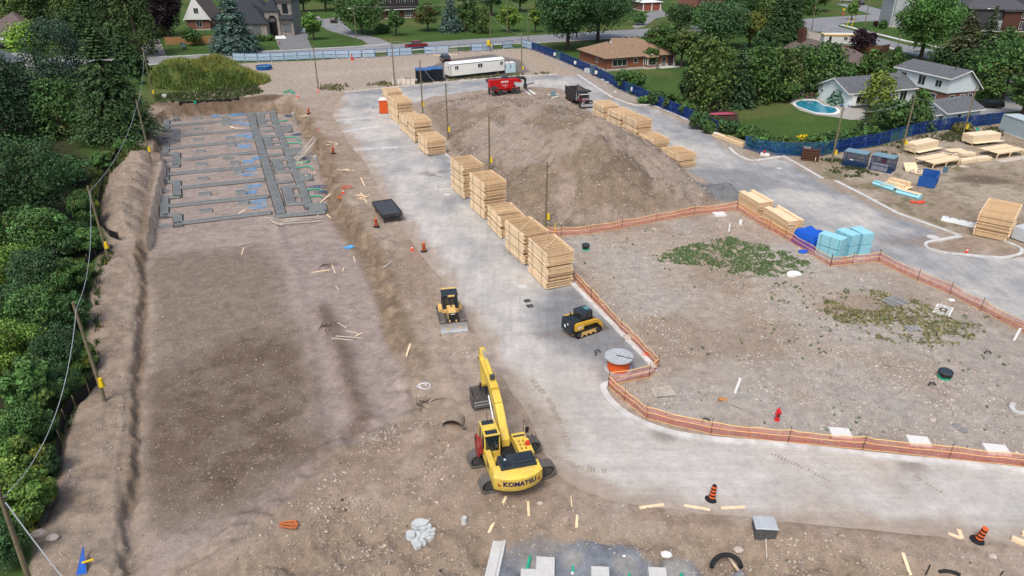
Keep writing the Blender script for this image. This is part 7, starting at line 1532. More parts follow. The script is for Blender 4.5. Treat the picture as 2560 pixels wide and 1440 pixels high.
for k,(px,py)in enumerate(((2102,268),(2119,269))):
 t=thing('sun_lounger',('left' if k==0 else 'right')+' one of two blue and white loungers beside the pool','lounger',PZ(px,py,.05),R(-50),'pool loungers')
 MB().box(-.3,.3,0,1.3,.35,.42).build('seat',mat('lounger_blue',(.02,.12,.35),.6),t);MB().beam((0,1.3,.38),(0,1.9,.85),.6,.06).build('backrest',_mats['lounger_blue'],t)
 for x in(-.3,.3):
  MB().box(x-.03,x+.03,-.05,1.35,.38,.45).build('side_rail',M_white,t)
  for y in(.1,1.2):MB().box(x-.03,x+.03,y,y+.06,0,.38).build('leg',M_white,t)
for px, py, w_, d_, h, m, l, cat in((2040,236,.9,.7,.9,M_brown,'brown garden bar beside the pool patio','table'),(2000,242,1.3,.5,.5,M_white,'white folded lounger at the left end of the patio','lounger'),(2030,244,1.2,.3,.3,mat('pink_float',(.62,.25,.28),.6),'pink pool float on the patio','pool float'),(1992,236,.7,.7,.9,M_oldwood,'grey garden chair at the hedge by the pool','chair'),(2078,232,1.2,.6,1.1,M_dark,'dark barbecue between white screen and blue spruce','barbecue')):
 t=thing('garden_furniture',l,cat,PZ(px,py,.05),R(15));MB().box(-w_,w_,-d_,d_,h-.12,h).build('top',m,t);[MB().box(x-.05,x+.05,-d_+.05,-d_+.15,0,h-.12).build('leg',m,t)for x in(-w_+.1,w_-.1)];MB().box(-w_,w_,d_-.1,d_,h,h+.5).build('back',m,t)if cat!='table' else None
a, rz, L_=rect_frame((2063,238),(2098,228));t=thing('white_screen','white panelled garden screen left of the white house','fence',a,rz)
for k in range(6):MB().box(k*L_/6,(k+.97)*L_/6,0,.06,0,1.7+.25*math.sin(math.pi*(k+.5)/6)).build('fence_panel',M_white,t)
g=G(1800,296);t=thing('kayak','dull pink kayak lying upside down on the dark garden bed','kayak',PZ(1806,287,.1),R(4));n=12;V=[]
for i in range(n+1):
 u=i/n*2-1;w_=.42*math.sqrt(max(0,1-u*u))+.01
 for k in range(5):a=math.pi*k/4;V.append((u*2.4,-w_*math.cos(a),.12+.33*math.sin(a)*(1-u*u)**.4))
mb=MB();mb.add(V,[(5*i+k,5*i+5+k,5*i+6+k,5*i+k+1)for i in range(n)for k in range(4)]);mb.build('hull',mat('dull_pink',(.36,.07,.12),.5),t,smooth=True,fix=True);MB().tube([(-2.35,0,.16),(2.35,0,.16)],.03,5).build('keel_line',M_dark,t)
def block(label,L,N,D_,e,rise,wm,rm,name='house',cat='house',ends=(1,1),wins=(),rz=None,off=.5,fnd=True,z=0.,extra=None):
 a, rz_, L_=rect_frame(L,N,z);t=thing(name,label,cat,a,rz_ if rz is None else rz);mb=MB();mb.box(0,L_,0,D_,0,e);mb.build('wall',wm,t);ro, p, q=hip(0,L_,0,D_,e,rise,off,rm,t,ends)
 if 0 in ends:
  for k, pt in((0,p),(1,q)):
   if ends[k]==0:
    mb=MB()
    if L_>=D_:x=(off+.02)*(1 if k else 1);xx=0 if k==0 else L_;mb.add([(xx,0,e-.02),(xx,D_,e-.02),(xx,D_/2,e+rise*.93)],[(0,1,2)if k else(0,2,1)])
    else:yy=0 if k==0 else D_;mb.add([(0,yy,e-.02),(L_,yy,e-.02),(L_/2,yy,e+rise*.93)],[(0,1,2)if k==0 else(0,2,1)])
    mb.build('gable',wm if wm is not B_red else M_side,t)
 for w in wins:window(t,*w[:4],**(w[4]if len(w)>4 else{}))
 if fnd:MB().box(-.03,L_+.03,-.03,D_,-.1,.35).build('foundation',M_found,t)
 return t, L_, ro
t, L_, ro=block('dark brown brick house with a grey brown hip roof and a chimney, behind the cedars',(2109,197),(2160,186),26,2.7,2.6,B_brown,R_brn,rz=R(12));MB().box(2.2,3.2,21,23,3.5,7.2).build('chimney',B_brown,t);MB().box(2.4,3.0,21.3,22.4,7.2,7.6).build('chimney_cap',M_brown,t);vents(ro,[(3.5,3+k*3,5.0)for k in range(5)],M_dark)
MB().box(-.05,-.003,3.6,4.6,.2,2.4).build('door',mat('red_door',(.28,.04,.03),.5),t);mb=MB();mb.box(-.08,-.003,3.4,3.6,.1,2.6);mb.box(-.08,-.003,4.6,4.8,.1,2.6);mb.build('door_frame',M_white,t);window(t,18,.9,1.2,1.3,y=0,face='x-')
# stone house at the top
a=PZ(584,94);t=thing('stone_house','large pale stone house with steep charcoal roofs and an arched entrance','house',a,R(3));W1=10.0
MB().box(0,W1,0,11,0,3.9).build('wall',B_stone,t);hip(0,W1,0,11,3.9,4.9,.5,R_dark,t,name='roof');MB().box(-4,9.0,8,18,0,6.0).build('rear_wall',B_stone,t);hip(-4,9.0,8,18,6.0,4.2,.5,R_dark,t,name='rear_roof')
MB().box(9.0,13.0,3.0,14,0,7.0).build('entrance_wall',B_stone,t);hip(9.0,13.0,3.0,14,7.0,3.6,.4,R_dark,t,name='entrance_roof');MB().box(12.9,16.8,3.6,15,0,9.4).build('tower_wall',B_stone,t);hip(12.9,16.8,3.6,15,9.4,3.4,.4,R_dark,t,name='tower_roof')
for x, z, w_, h, y, mu in((1.2,1.0,1.7,2.0,0,2),(5.8,1.0,2.3,2.1,0,3),(13.6,1.0,2.3,2.2,3.6,2),(14.2,6.2,1.5,2.5,3.6,0)):window(t,x,z,w_,h,y=y,mull=mu,frame=M_black,glassm=mat('curtained_glass',(.16,.17,.19),.2,var=.3)if z<2 else M_glass)
ar=[(10.0,0),(12.2,0),(12.2,4.6)]+[(11.1+1.1*math.cos(R(a_)),4.6+1.1*math.sin(R(a_)))for a_ in range(15,180,15)]+[(10.0,4.6)];mb=MB();mb.prism(ar,'y',2.9,2.985);mb.build('arched_entrance',mat('entrance_dark',(.012,.010,.012),.4),t,fix=True);MB().box(10.4,11.8,2.86,2.895,3.9,4.9).build('fanlight',mat('fanlight_glass',(.10,.11,.12),.2),t);mb=MB();mb.add([(12.9,2.6,4.7),(17.0,2.6,4.7),(17.0,3.6,5.8),(12.9,3.6,5.8)],[(0,1,2,3)]);mb.box(12.9,17,2.6,3.6,4.6,4.7);mb.build('canopy_roof',R_dark,t);MB().box(9.2,9.6,2.94,2.985,1.2,2.0).build('house_lamp',M_black,t)
for x in(0,10.0):MB().box(x-.04,x+.04,-.08,-.01,0,3.8).build('downpipe',M_black,t)
t, L_, ro=block('white gabled house with a brick ground floor, left of the blue spruce',(470,76),(528,72),14,3.2,6.2,B_red,R_brn,ends=(0,0),wins=((3.0,1.0,1.5,1.7),),rz=R(6));MB().prism([(-.1,3.15),(L_+.1,3.15),(L_/2,9.25)],'y',-.60,-.52).build('gable_cladding',M_white,t);window(t,3.0,5.0,1.3,1.5,y=-.60);[MB().beam((x0,-.55,2.9),(L_/2,-.55,9.45),.08,.35).build('barge_board',M_white,t)for x0 in(-.6,L_+.6)]
t, L_, ro=block('dark shingled house with white framed windows behind the front lawn',(955,48),(1046,44),11,7.6,3.0,B_brown,R_dark,wins=((8.3,.8,2.4,1.9,dict(mull=3)),));MB().prism([(-.8,3.1),(-.1,3.1),(-.1,7.6)],'x',-.2,L_+.2).build('mansard',mat('dark_slate_cladding',(.030,.024,.030),.8),t,fix=True);MB().box(-.2,L_+.2,-.85,-.6,2.9,3.1).build('eave_board',M_white,t)
for x in(.8,5.6,8.6):window(t,x,4.4,2.4,1.9,y=-.45,mull=2)
t, L_, ro=block('small brick garage with two red doors and a pale flat roof at the top',(1604,28),(1655,26),8,3.0,.5,B_red,M_white,'garage','garage');[MB().box(x,x+2.7,-.06,-.004,.2,2.5).build('garage_door',mat('brick_red_door',(.30,.08,.06),.6),t)for x in(1.0,4.6)];[MB().box(x,x+.4,-.08,-.004,0,2.8).build('pillar',M_white,t)for x in(.4,3.95,7.6)]
block('brick house cut off by the top edge, right of the small garage',(1742,24),(1830,14),9,4.5,3,B_red,R_brn,wins=((2,1.2,1.3,1.6),(5.5,1.2,1.3,1.6)))
t, L_, ro=block('brown roofed house with a white garage door at the left edge',(-40,118),(100,108),16,3.1,5.0,B_red,R_brn,rz=R(10));MB().box(2,6.5,-.06,-.004,.2,2.6).build('garage_door',M_white,t);MB().box(10.2,11.4,1.8,3.0,4.9,5.0,taper=0).build('skylight',M_white,ro)
t, L_, ro=block('grey roofed brick house standing behind the dark trees at the left edge',(-30,240),(76,222),12,5.6,3.0,brick_mat('buff_brick',(.30,.25,.22),(.24,.20,.18),(.2,.18,.16),2.6),mat('cool_grey_shingles',(.10,.12,.14),.9,var=.25),rz=R(50),wins=((2,3.6,1.0,1.4),(5,3.6,1.0,1.4),(2,.9,1.0,1.4)))
t, L_, ro=block('tall pale ashlar house with a dark roof at the top right',(2222,68),(2268,72),11,9.4,3.5,B_pale,R_dark,rz=R(-8));MB().box(.5,.62,-.1,-.01,0,9.2).build('downpipe',M_dark,t)
M_gs=mat('grey_slate_roof',(.075,.078,.09),.9,var=.2);M_dw=mat('dark_grey_cladding',(.055,.052,.062),.8)
t, L_, ro=block('dark grey two storey house with pale stone entrance at the top right',(2392,76),(2500,98),13,6.4,4.0,M_dw,M_gs,rz=R(-14),wins=((9.2,.8,1.3,2.3,dict(mull=0)),(9.2,4.2,1.0,.9),(3.0,3.8,1.2,1.4)));MB().box(8.0,14.0,-.35,-.004,0,3.2).build('stone_front',B_pale,t);MB().box(8.8,10.3,-.40,-.351,.6,2.9).build('tall_window',M_glass,t);MB().box(1.5,4.8,-.06,-.004,.1,2.8).build('garage_door',M_black,t)
block('brown brick house with a dark roof at the top right corner',(2500,80),(2700,90),12,6.0,3.5,B_brown,R_dark,rz=R(-6),wins=((5,1.0,1.2,2.0,dict(mull=1)),(5,4.0,1.0,1.4)))
block('small grey shed beside the road on the right',(1984,74),(2006,76),2.5,2.2,.6,M_dark,R_dark,'shed','shed',wins=((.9,.9,.5,.9,dict(mull=0)),),rz=R(2),off=.2)
a, rz, L_=rect_frame((2056,118),(2150,122));t=thing('site_trailer','white trailer with a yellow roof edge on the far dirt plot','trailer',a,R(-4));MB().box(0,9.5,0,3.0,.9,3.2).build('wall',P_wht,t);mb=MB();mb.box(-.1,9.6,-.1,3.1,3.2,3.3);mb.build('roof',mat('cream_roof',(.72,.70,.58),.6),t);mb=MB();mb.box(-.12,9.62,-.13,-.1,2.95,3.25);mb.box(-.13,-.1,-.13,3.1,2.95,3.25);mb.build('fascia',mat('fascia_yellow',(.6,.33,.06),.6),t);window(t,5.2,1.9,.9,.8);MB().box(.1,9.4,.1,2.9,.1,.9).build('skirting',M_grey,t);window(t,1.3,1.2,.7,1.6,mull=0)
def wfence(pts,h,m,label,n=2.2):
 W=PP(pts);t=thing('wooden_fence',label,'fence',(*W[0],0))
 for i in range(len(W)-1):
  a, b_=Vector((*W[i],0)), Vector((*W[i+1],0));k=max(1,int((b_-a).length/n));o=Vector((*W[0],0))
  for j in range(k):p, q=a.lerp(b_,j/k)-o, a.lerp(b_,(j+.96)/k)-o;mb=MB();mb.beam(p+Vector((0,0,h/2)),q+Vector((0,0,h/2)),.05,h);mb.build('fence_panel',m,t);MB().box(p.x-.06,p.x+.06,p.y-.06,p.y+.06,0,h+.1).build('post',m,t)
wfence([(2082,132),(2120,134),(2165,134),(2200,133),(2222,129)],1.9,mat('brown_cedar_fence',(.17,.085,.05),.8,var=.3),'brown wooden fence behind the purple tree');wfence([(415,112),(470,110),(545,108)],2.0,mat('tan_slat_fence',(.34,.19,.085),.8,var=.35,scale=8),'tan horizontal slat fence across the far street on the left');wfence([(2440,125),(2500,130)],1.9,mat('orange_cedar_fence',(.34,.17,.07),.8),'orange cedar fence right of the street pole',2.5);wfence([(2462,96),(2560,106),(2620,110)],1.8,_mats['orange_cedar_fence'],'orange cedar fence in front of the top right houses',2.5)
def wiref(pts,label):
 W=PP(pts);t=thing('wire_fence',label,'fence',(*W[0],0));o=Vector((*W[0],0))
 for i in range(len(W)-1):
  a, b_=Vector((*W[i],0))-o, Vector((*W[i+1],0))-o;k=max(1,int((b_-a).length/3))
  for j in range(k):p=a.lerp(b_,j/k);MB().cyl(p,p+Vector((0,0,1.5)),.04,n=5).build('post',M_dark,t)
  for z in(.2,.8,1.5):MB().beam(a+Vector((0,0,z)),b_+Vector((0,0,z)),.03,.03).build('rail',M_dark,t)
wiref([(1990,70),(2050,80),(2100,86)],'dark wire fence along the far road on the right')
t=thing('basketball_hoop','white basketball backboard on a pole across the street at the left','basketball hoop',G(336,138));MB().cyl((0,0,0),(0,0,3.4),.08,n=8).build('pole',M_dark,t);MB().box(-.9,.9,-.35,-.28,2.9,3.9,taper=0).build('backboard',M_white,t);MB().box(-.5,.5,-.4,.4,0,.35).build('base',M_black,t)
g=PZ(1892,22);t=thing('tractor','small red tractor on the grass at the top','tractor',g,R(80));[wheel(t,s,y,r,.35)for s in(-.8,.8)for y,r in((-.9,.8),(1.2,.45))];MB().box(-.4,.4,-.3,1.7,.7,1.4).build('bonnet',M_mred,t);MB().box(-.6,.6,-1.2,-.2,.8,2.6,taper=.08).build('cab',M_glass,t)
for px, py, h, l in((2105,40+8,2.3,'yellow sign over a stop sign at the road junction'), ):
 t=thing('road_sign',l,'sign',PZ(px,py));MB().cyl((0,0,0),(0,0,3.4),.04,n=6).build('post',M_grey,t);MB().box(-.35,.35,-.06,-.03,2.9,3.5).build('yellow_plate',M_yellow,t);MB().box(-.35,.35,-.06,-.03,1.5,2.1).build('stop_plate',M_red,t)
for px, l in((2116,'left yellow guy guard at the sidewalk'),(2128,'right yellow guy guard at the sidewalk')):o=MB().beam((0,0,0),(.8,.6,2.8),.12,.12).build('guy_guard',M_yellow,loc=PZ(px,68));tag(o,l,'pole guard','yellow guy guards')
# ------------------------------------------------------------------ foliage
def leaf_mat(name):
 m, t, b=newmat(name);a=t.nodes.new('ShaderNodeAttribute');a.attribute_name='Col';t.links.new(a.outputs['Color'],b.inputs['Base Color'])
 b.inputs['Roughness'].default_value=.6;b.inputs['Specular IOR Level'].default_value=.25;return m
M_leaf=leaf_mat('foliage');M_bark=mat('bark',(.07,.055,.045),.95,var=.3,scale=4)
def cards(C,Nn,s,col,rg,asp=1.6,fold=.25):
 """one small folded leaf spray per point: centre C, facing Nn, size s"""
 n=len(C);Nn=Nn/(np.linalg.norm(Nn,axis=1)[:,None]+1e-9);r=rg.normal(size=(n,3));T=np.cross(Nn,r);T/=np.linalg.norm(T,axis=1)[:,None]+1e-9;B=np.cross(Nn,T);s=s[:,None]
 V=np.empty((n,4,3));V[:,0]=C-T*s*asp*.5;V[:,1]=C+B*s*.5+Nn*s*fold;V[:,2]=C+T*s*asp*.5;V[:,3]=C-B*s*.5+Nn*s*fold*rg.uniform(-1,1,(n,1))
 return V.reshape(-1,3), np.repeat(col,4,axis=0)
def tone(rg,n,col,v=.22,hue=None,hw=0.):
 c=np.array(col)[None]*(1+rg.normal(0,v,(n,1)));c=c*(1+rg.normal(0,.05,(n,3)))
 if hue is not None:w_=(rg.rand(n,1)<hw)*rg.rand(n,1);c=c*(1-w_)+np.array(hue)[None]*w_
 return np.clip(c,.004,.8)
def quads(V):n=len(V)//4;return np.arange(n*4).reshape(n,4)
def crown(seed,R_,Hc,col,leaf=.34,n=5200,K=46,hue=None,hw=.0,env='round',up=.25):
 """crown from z=0 to Hc made of leafy clumps; gaps between the clumps stay open"""
 rg=np.random.RandomState(seed);d=rg.normal(size=(K,3));d/=np.linalg.norm(d,axis=1)[:,None];rr=rg.uniform(.35,.86,(K,1))**.7
 cz=d[:,2:3]*rr
 if env=='cone':h=np.sort(rg.rand(K)**1.35);f=(1-h)**.8*.88+.07;a=rg.rand(K)*math.tau;q=np.sqrt(rg.uniform(.25,1,K));c=np.column_stack([np.cos(a)*f*q*R_,np.sin(a)*f*q*R_,h*Hc*.95]);rc=(.20+.22*(1-h))*R_
 elif env=='column':h=rg.rand(K);f=np.sqrt(np.clip(1-(np.abs(h-.36)/.66)**2.6,.04,1));a=rg.rand(K)*math.tau;q=np.sqrt(rg.uniform(.3,1,K));c=np.column_stack([np.cos(a)*f*q*R_*.9,np.sin(a)*f*q*R_*.9,h*Hc*.95]);rc=.32*R_*(.5+.7*f)
 else:c=np.column_stack([d[:,0]*rr[:,0]*R_*.86,d[:,1]*rr[:,0]*R_*.86,(cz[:,0]*.86+1)*Hc/2]);c[:,2]=c[:,2]*.93+Hc*.02;rc=rg.uniform(.20,.36,K)*R_
 m=max(8,n//K);k=np.repeat(np.arange(K),m);e=rg.normal(size=(K*m,3));e/=np.linalg.norm(e,axis=1)[:,None];e[:,2]=np.abs(e[:,2])*np.where(rg.rand(K*m)<.8,1,-1)
 el=np.array([1,1,1.5 if env=='column' else(.8 if env!='cone' else 1.0)]);sq=rc[k][:,None]*rg.uniform(.55,1.08,(K*m,1))
 C=c[k]+e*sq*el;ct=tone(rg,K,col,.20,hue,hw)[k];cl=np.clip(ct*(1+rg.normal(0,.22,(K*m,1))),.003,.9)
 V, cc=cards(C,e*.8+rg.normal(0,.45,(K*m,3))+np.array([0,0,up]),leaf*rg.uniform(.6,1.3,K*m),cl,rg)
 return V, cc
def spruce(seed,R_,Hc,col,leaf=.42,hue=None,hw=0,layers=None,bare=.0):
 rg=np.random.RandomState(seed);Cs, Ns, Ss, Cl=[],[],[],[];nl=layers or int(Hc/.42)
 for i in range(nl):
  h=i/nl;rad=R_*((1-h)**.85)*rg.uniform(.82,1.06)+.12;nb=max(5,int(math.tau*rad/.62));a0=rg.rand()*6.28
  for b_ in range(nb):
   a=a0+b_*math.tau/nb+rg.normal(0,.12);L_=rad*rg.uniform(.72,1.1);m=max(3,int(L_/.26));s=np.linspace(.22,1,m);tn=tone(rg,1,col,.22,hue,hw)[0]
   if h<bare and rg.rand()<.6:s=s[m//2:];m=len(s)
   z=h*Hc+.25*L_*s*(h>.6)-.16*L_*s**2*(1.4-h)+rg.normal(0,.05,m);w_=rg.normal(0,.16,m)*s*L_*.35
   Cs.append(np.column_stack([np.cos(a)*s*L_-np.sin(a)*w_,np.sin(a)*s*L_+np.cos(a)*w_,z]));Ns.append(np.column_stack([np.cos(a)*.5+rg.normal(0,.3,m),np.sin(a)*.5+rg.normal(0,.3,m),1+0*s]));Ss.append(leaf*rg.uniform(.7,1.25,m)*(1.15-.45*s));Cl.append(tn[None]*(1+rg.normal(0,.2,(m,1))))
 C=np.vstack(Cs);V, cc=cards(C,np.vstack(Ns),np.concatenate(Ss),np.clip(np.vstack(Cl),.003,.8),rg,2.0);return V, cc
def trunk(H_,r,seed,limbs=5,reach=.4,z0=-.3):
 rr=random.Random(seed);mb=MB();mb.tube([(0,0,z0),(rr.uniform(-.1,.1),0,H_*.4),(rr.uniform(-.25,.25),rr.uniform(-.2,.2),H_)],[r*1.25,r,r*.35],8)
 for k in range(limbs):a=rr.uniform(0,6.28);z=H_*rr.uniform(.35,.8);l=H_*reach*rr.uniform(.6,1);mb.tube([(0,0,z),(math.cos(a)*l*.5,math.sin(a)*l*.5,z+l*.45),(math.cos(a)*l,math.sin(a)*l,z+l*.75)],[r*.5,r*.35,r*.12],6)
 return mb.mesh('trunk',M_bark)
_tc={};_tn=[0]
def tree(kind,px,by,ty,wpx,col,label,group=None,hue=None,hw=0.,leaf=None,n=None,name=None,clear=None,z=0.,reuse=None,cat='tree'):
 """a tree whose foot, top and spread are measured on the photo; depth and height follow from them"""
 col=tuple(q_*k_ for q_,k_ in zip(col,(1.3,1.55,1.35)))if col[1]>.03 else col;g=PZ(px,by,z);g.z=hz(g.x,g.y);h=CAMH-g.y*math.tan(TILT+math.atan((ty-720)/FPX))-g.z;h=min(max(h,.7),24);dep=g.y*CT+(CAMH-h/2)*ST;R_=wpx/2/FPX*dep*{'round':1.1,'column':1.22,'cone':1.2,'spruce':1.05,'bush':1.1}[kind];_tn[0]+=1;sd_=_tn[0]*7+3
 key=reuse and(reuse,kind);nm=name or{'round':'broadleaf_tree','cone':'conical_cedar','column':'columnar_cedar','spruce':'spruce_tree','bush':'bush'}[kind]
 t=thing(nm,label,cat,g,(sd_*1.7)%6.28,group);c0=clear if clear is not None else{'round':.1,'cone':.0,'column':.0,'spruce':.04,'bush':.0}[kind]
 if key and key in _tc:mc, mt, R0, H0=_tc[key]
 else:
  Hc=h*(1-c0);lf=leaf or(.36 if g.y>120 else(.28 if g.y>80 else .2));area=3.2*R_*Hc;nn=n or int(min(13000,max(1500,area*3.6/(lf*lf))))
  if kind=='spruce':V, cc=spruce(sd_,R_,Hc,col,lf*1.15,hue,hw,bare=.3 if clear else 0)
  else:V, cc=crown(sd_,R_,Hc,col,lf,nn,int(min(120,max(26,24+R_*10))),hue,hw,{'round':'round','bush':'round','cone':'cone','column':'column'}[kind])
  mc=np_mesh('crown',V,quads(V),M_leaf,cc);mt=trunk(h*(.7 if kind=='round' else .5),max(.05,min(.45,h*.024)),sd_,6 if kind=='round' else 2,.3 if kind=='round' else .08);R0, H0=R_, h
  if key:_tc[key]=(mc,mt,R0,H0)
 o=link('crown',mc,t);s, sz=R_/R0, h/H0;o.scale=(s,s,sz);o.location=(0,0,h*c0)
 if kind!='bush':o=link('trunk',mt,t);o.scale=(s,s,sz)
 return t
DG, MG, LG, OL, BL, PU, LIME, CED, YC=(.030,.055,.020),(.045,.085,.026),(.075,.13,.03),(.058,.080,.024),(.062,.092,.088),(.022,.012,.018),(.14,.22,.03),(.044,.078,.022),(.10,.125,.03)
RUST=(.11,.045,.02)
tree('spruce',298,346,34,215,(.034,.058,.022),'tallest dark spruce beside the head of the pit, its lower branches bare',clear=.12)
tree('column',168,236,56,118,(.030,.050,.036),'dark bluish pine left of the tallest spruce',leaf=.24);tree('column',160,342,206,100,MG,'round topped fir on the grass left of the tallest spruce',hue=YC,hw=.15)
tree('round',95,174,48,126,LIME,'bright lime green round tree in front of the garage on the left',clear=.25);tree('column',18,348,128,150,(.026,.048,.026),'dark conifer at the left edge below the grey roof');tree('column',66,326,170,100,(.026,.050,.024),'second dark conifer, right of the one at the left edge');tree('round',95,560,322,235,(.030,.060,.024),'large dark broadleaf tree at the left edge, level with the footings',clear=.02,leaf=.18,n=16000)
tree('column',292,140,-60,60,(.034,.056,.022),'left one of two tall olive cedars left of the gravel lane');tree('column',352,142,-75,80,(.042,.062,.022),'right one of two tall olive cedars left of the gravel lane')
for i,(px,by,ty,w_,k,c,l)in enumerate(((30,60,-70,90,'round',DG,'dark tree behind the brown roof at the top left corner'),(135,92,-45,84,'column',DG,'dark cedar right of the brown roof'),(190,98,-20,70,'column',OL,'olive cedar behind the dark pine'),(235,110,-70,85,'spruce',DG,'dark spruce at the back between cedars'),(95,75,-75,90,'round',DG,'dark tree behind the lime green tree'),(425,100,-50,100,'round',PU,'very dark purple tree by the gravel lane'),(590,130,-38,132,'spruce',BL,'big blue spruce in front of the stone house'),(486,114,68,52,'round',MG,'small garden tree beside the tan slat fence'),(785,100,22,52,'round',LG,'young light green tree beside the paved driveway'),(760,30,-60,60,'round',DG,'dark tree behind the driveway cars'),(815,28,-70,75,'round',DG,'second dark tree behind the driveway cars'),(905,86,-20,142,'round',MG,'big spreading bush like tree right of the curved driveway'),(991,90,14,44,'round',MG,'small maple on the front lawn'),(1070,78,0,74,'round',MG,'round maple turning red at the top on the front lawn'),(1128,80,-25,66,'spruce',BL,'slim blue spruce on the front lawn'),(1157,76,-55,22,'column',CED,'first column cedar from the left at the lawn edge'),(1172,79,-50,22,'column',CED,'second column cedar from the left at the lawn edge'),(1187,82,-40,24,'column',CED,'third column cedar from the left at the lawn edge'),(1207,84,18,26,'column',OL,'shortest column cedar, rightmost at the lawn edge'),(1272,80,7,62,'round',(.11,.15,.03),'round yellow green tree between two street poles'),(1338,82,8,40,'round',(.11,.15,.03),'second round yellow green tree, half behind the big maple'),(1419,126,-60,168,'round',(.028,.058,.022),'left one of two huge dark maples by the street bend'),(1494,104,-70,190,'round',(.028,.056,.022),'right one of two huge dark maples behind the bungalow'),(1655,160,42,84,'round',CED,'olive tree touching the right end of the bungalow roof'),(1702,168,48,80,'round',OL,'second olive tree right of the bungalow'),(1690,80,24,42,'cone',DG,'dark conifer peeking over the olive trees'),(1800,122,-10,150,'round',(.045,.082,.036),'wide soft pine above the cedar group'),(1872,118,22,96,'round',(.10,.10,.022),'yellowing tree right of the wide pine'),(1935,142,-30,120,'spruce',DG,'tall dark conifer left of the small shed'),(1972,100,-40,90,'spruce',DG,'dark conifer directly behind the small shed'),(1765,270,96,104,'column',(.058,.078,.022),'broad yellowish cedar at the left of the cedar group'),(1838,266,102,100,'spruce',(.032,.055,.026),'dark fir in the middle of the cedar group'),(1892,254,124,90,'column',CED,'first cedar right of the dark fir'),(1940,246,124,86,'column',OL,'second cedar right of the dark fir'),(1990,241,124,86,'column',CED,'third cedar right of the dark fir'),(2046,237,116,92,'column',MG,'large green cedar at the pool end of the hedge'),(2150,140,66,66,'round',(.030,.012,.022),'dark purple plum tree in front of the wooden fence'),(2172,196,126,84,'cone',CED,'left one of two cedars right of the grey brown roof'),(2232,184,118,50,'cone',CED,'right one of two cedars right of the grey brown roof'),(2190,276,186,62,'column',(.11,.125,.025),'golden egg shaped cedar against the white house wing'),(2222,324,246,110,'round',(.045,.075,.026),'rounded dark cedar at the blue fence, left of the garage'),(2284,324,226,84,'cone',CED,'pointed cedar at the blue fence touching the garage'),(2155,336,264,54,'spruce',(.036,.052,.024),'small fir at the edge of the lawn below the patio'),(2092,262,228,46,'cone',(.10,.15,.14),'low blue spruce on the pool patio'),(2300,150,-40,170,'round',(.060,.115,.030),'tall leafy tree behind the white house'),(2395,178,22,130,'spruce',(.050,.050,.028),'brownish old pine right of the tall leafy tree'),(2445,185,12,90,'spruce',(.040,.052,.026),'second old pine, nearest the street pole'),(2505,250,85,190,'round',MG,'dense green tree above the black hatchback'),(2552,292,160,90,'round',(.05,.08,.024),'green tree cut by the right edge'),(2350,178,110,80,'round',DG,'low dark tree behind the two storey roof'),(2128,50,-2,28,'round',LG,'small street tree at the junction'),(2040,28,-50,90,'round',OL,'olive tree on the far lawn at the top'),(1985,30,-60,90,'round',DG,'dark tree on the far lawn at the top'),(2018,36,-30,50,'cone',CED,'cedar on the far lawn at the top'),(1745,62,12,50,'round',MG,'small tree right of the grey green fence at the top'),(1600,62,30,40,'bush',MG,'bush beside the small garage'),(1228,40,-70,70,'round',DG,'dark tree behind the column cedars'),(1300,30,-75,70,'round',DG,'dark tree behind the round yellow green trees'),(720,40,-60,50,'round',DG,'dark tree right behind the stone house'),(865,20,-70,80,'round',DG,'dark tree behind the big spreading tree'),(258,92,-70,90,'round',DG,'leafy tree between the tall spruce and the olive cedars'),(386,92,-60,70,'column',OL,'olive cedar left of the dark purple tree'),(70,100,-60,80,'column',OL,'olive cedar behind the lime green tree'),(195,140,10,90,'round',DG,'dark leafy tree behind the tall spruce'),(318,180,60,90,'spruce',DG,'dark fir right of the tall spruce, before the street'),(355,210,120,50,'bush',DG,'dark undergrowth at the mound end of the tree row'),(1730,160,70,60,'round',DG,'dark tree in the gap right of the olive trees'),(1905,180,60,70,'round',DG,'dark tree behind the row of cedars'),(2110,200,150,60,'bush',MG,'bush at the corner of the dark brown house'),(2420,210,110,90,'round',DG,'dark tree between the old pines and the white house'),(2500,160,60,90,'round',MG,'green tree behind the orange cedar fence'),(2380,90,20,70,'round',MG,'green tree beside the dark grey house'),(1700,72,8,84,'round',DG,'dark tree beyond the street behind the dark conifer'),(1765,92,0,90,'round',MG,'green tree beyond the street, left of the wide pine'),(1850,62,-30,110,'round',DG,'dark tree behind the wide pine'),(1632,122,66,50,'bush',DG,'dark bush behind the bungalow roof end'),(1915,92,-20,90,'round',OL,'olive tree behind the yellowing tree'))):
 tree(k,px,by,ty,w_,c,l,'trees of the neighbourhood',hue=RUST if 'red' in l or 'small maple' in l else(YC if c in(OL,CED,MG)else None),hw=.45 if 'red' in l else .1)
for i in range(34):
 px=[-40,20,80,140,200,260,330,400,460,540,640,740,790,850,910,1060,1110,1170,1230,1290,1340,1400,1460,1530,1580,1690,1880,1930,1980,2050,2350,2450,2540,2620][i];g_=P(px,-14-(i*7)%22)
 px2=px;tree(['round','column','round','spruce'][i%4],px2,-14-(i*7)%22,-150,110,[DG,OL,MG,DG][i%4],'%s background tree in the wooded top strip, %s'%(['dark broad','olive column like','mid green broad','dark pointed'][i%4],['above the brown roof','over the gravel lane','left of the stone house','over the driveway cars','above the dark shingled house','over the yellow green trees','behind the two huge maples','left of the top road','over the top right houses'][i//4]),'trees along the top edge of the photo',hue=YC,hw=.1,reuse='bk%d'%(i%4),leaf=.5)
gb='bushes filling the left edge';cb=[MG,(.060,.11,.034),(.040,.075,.030),(.10,.15,.03),(.035,.065,.028)]
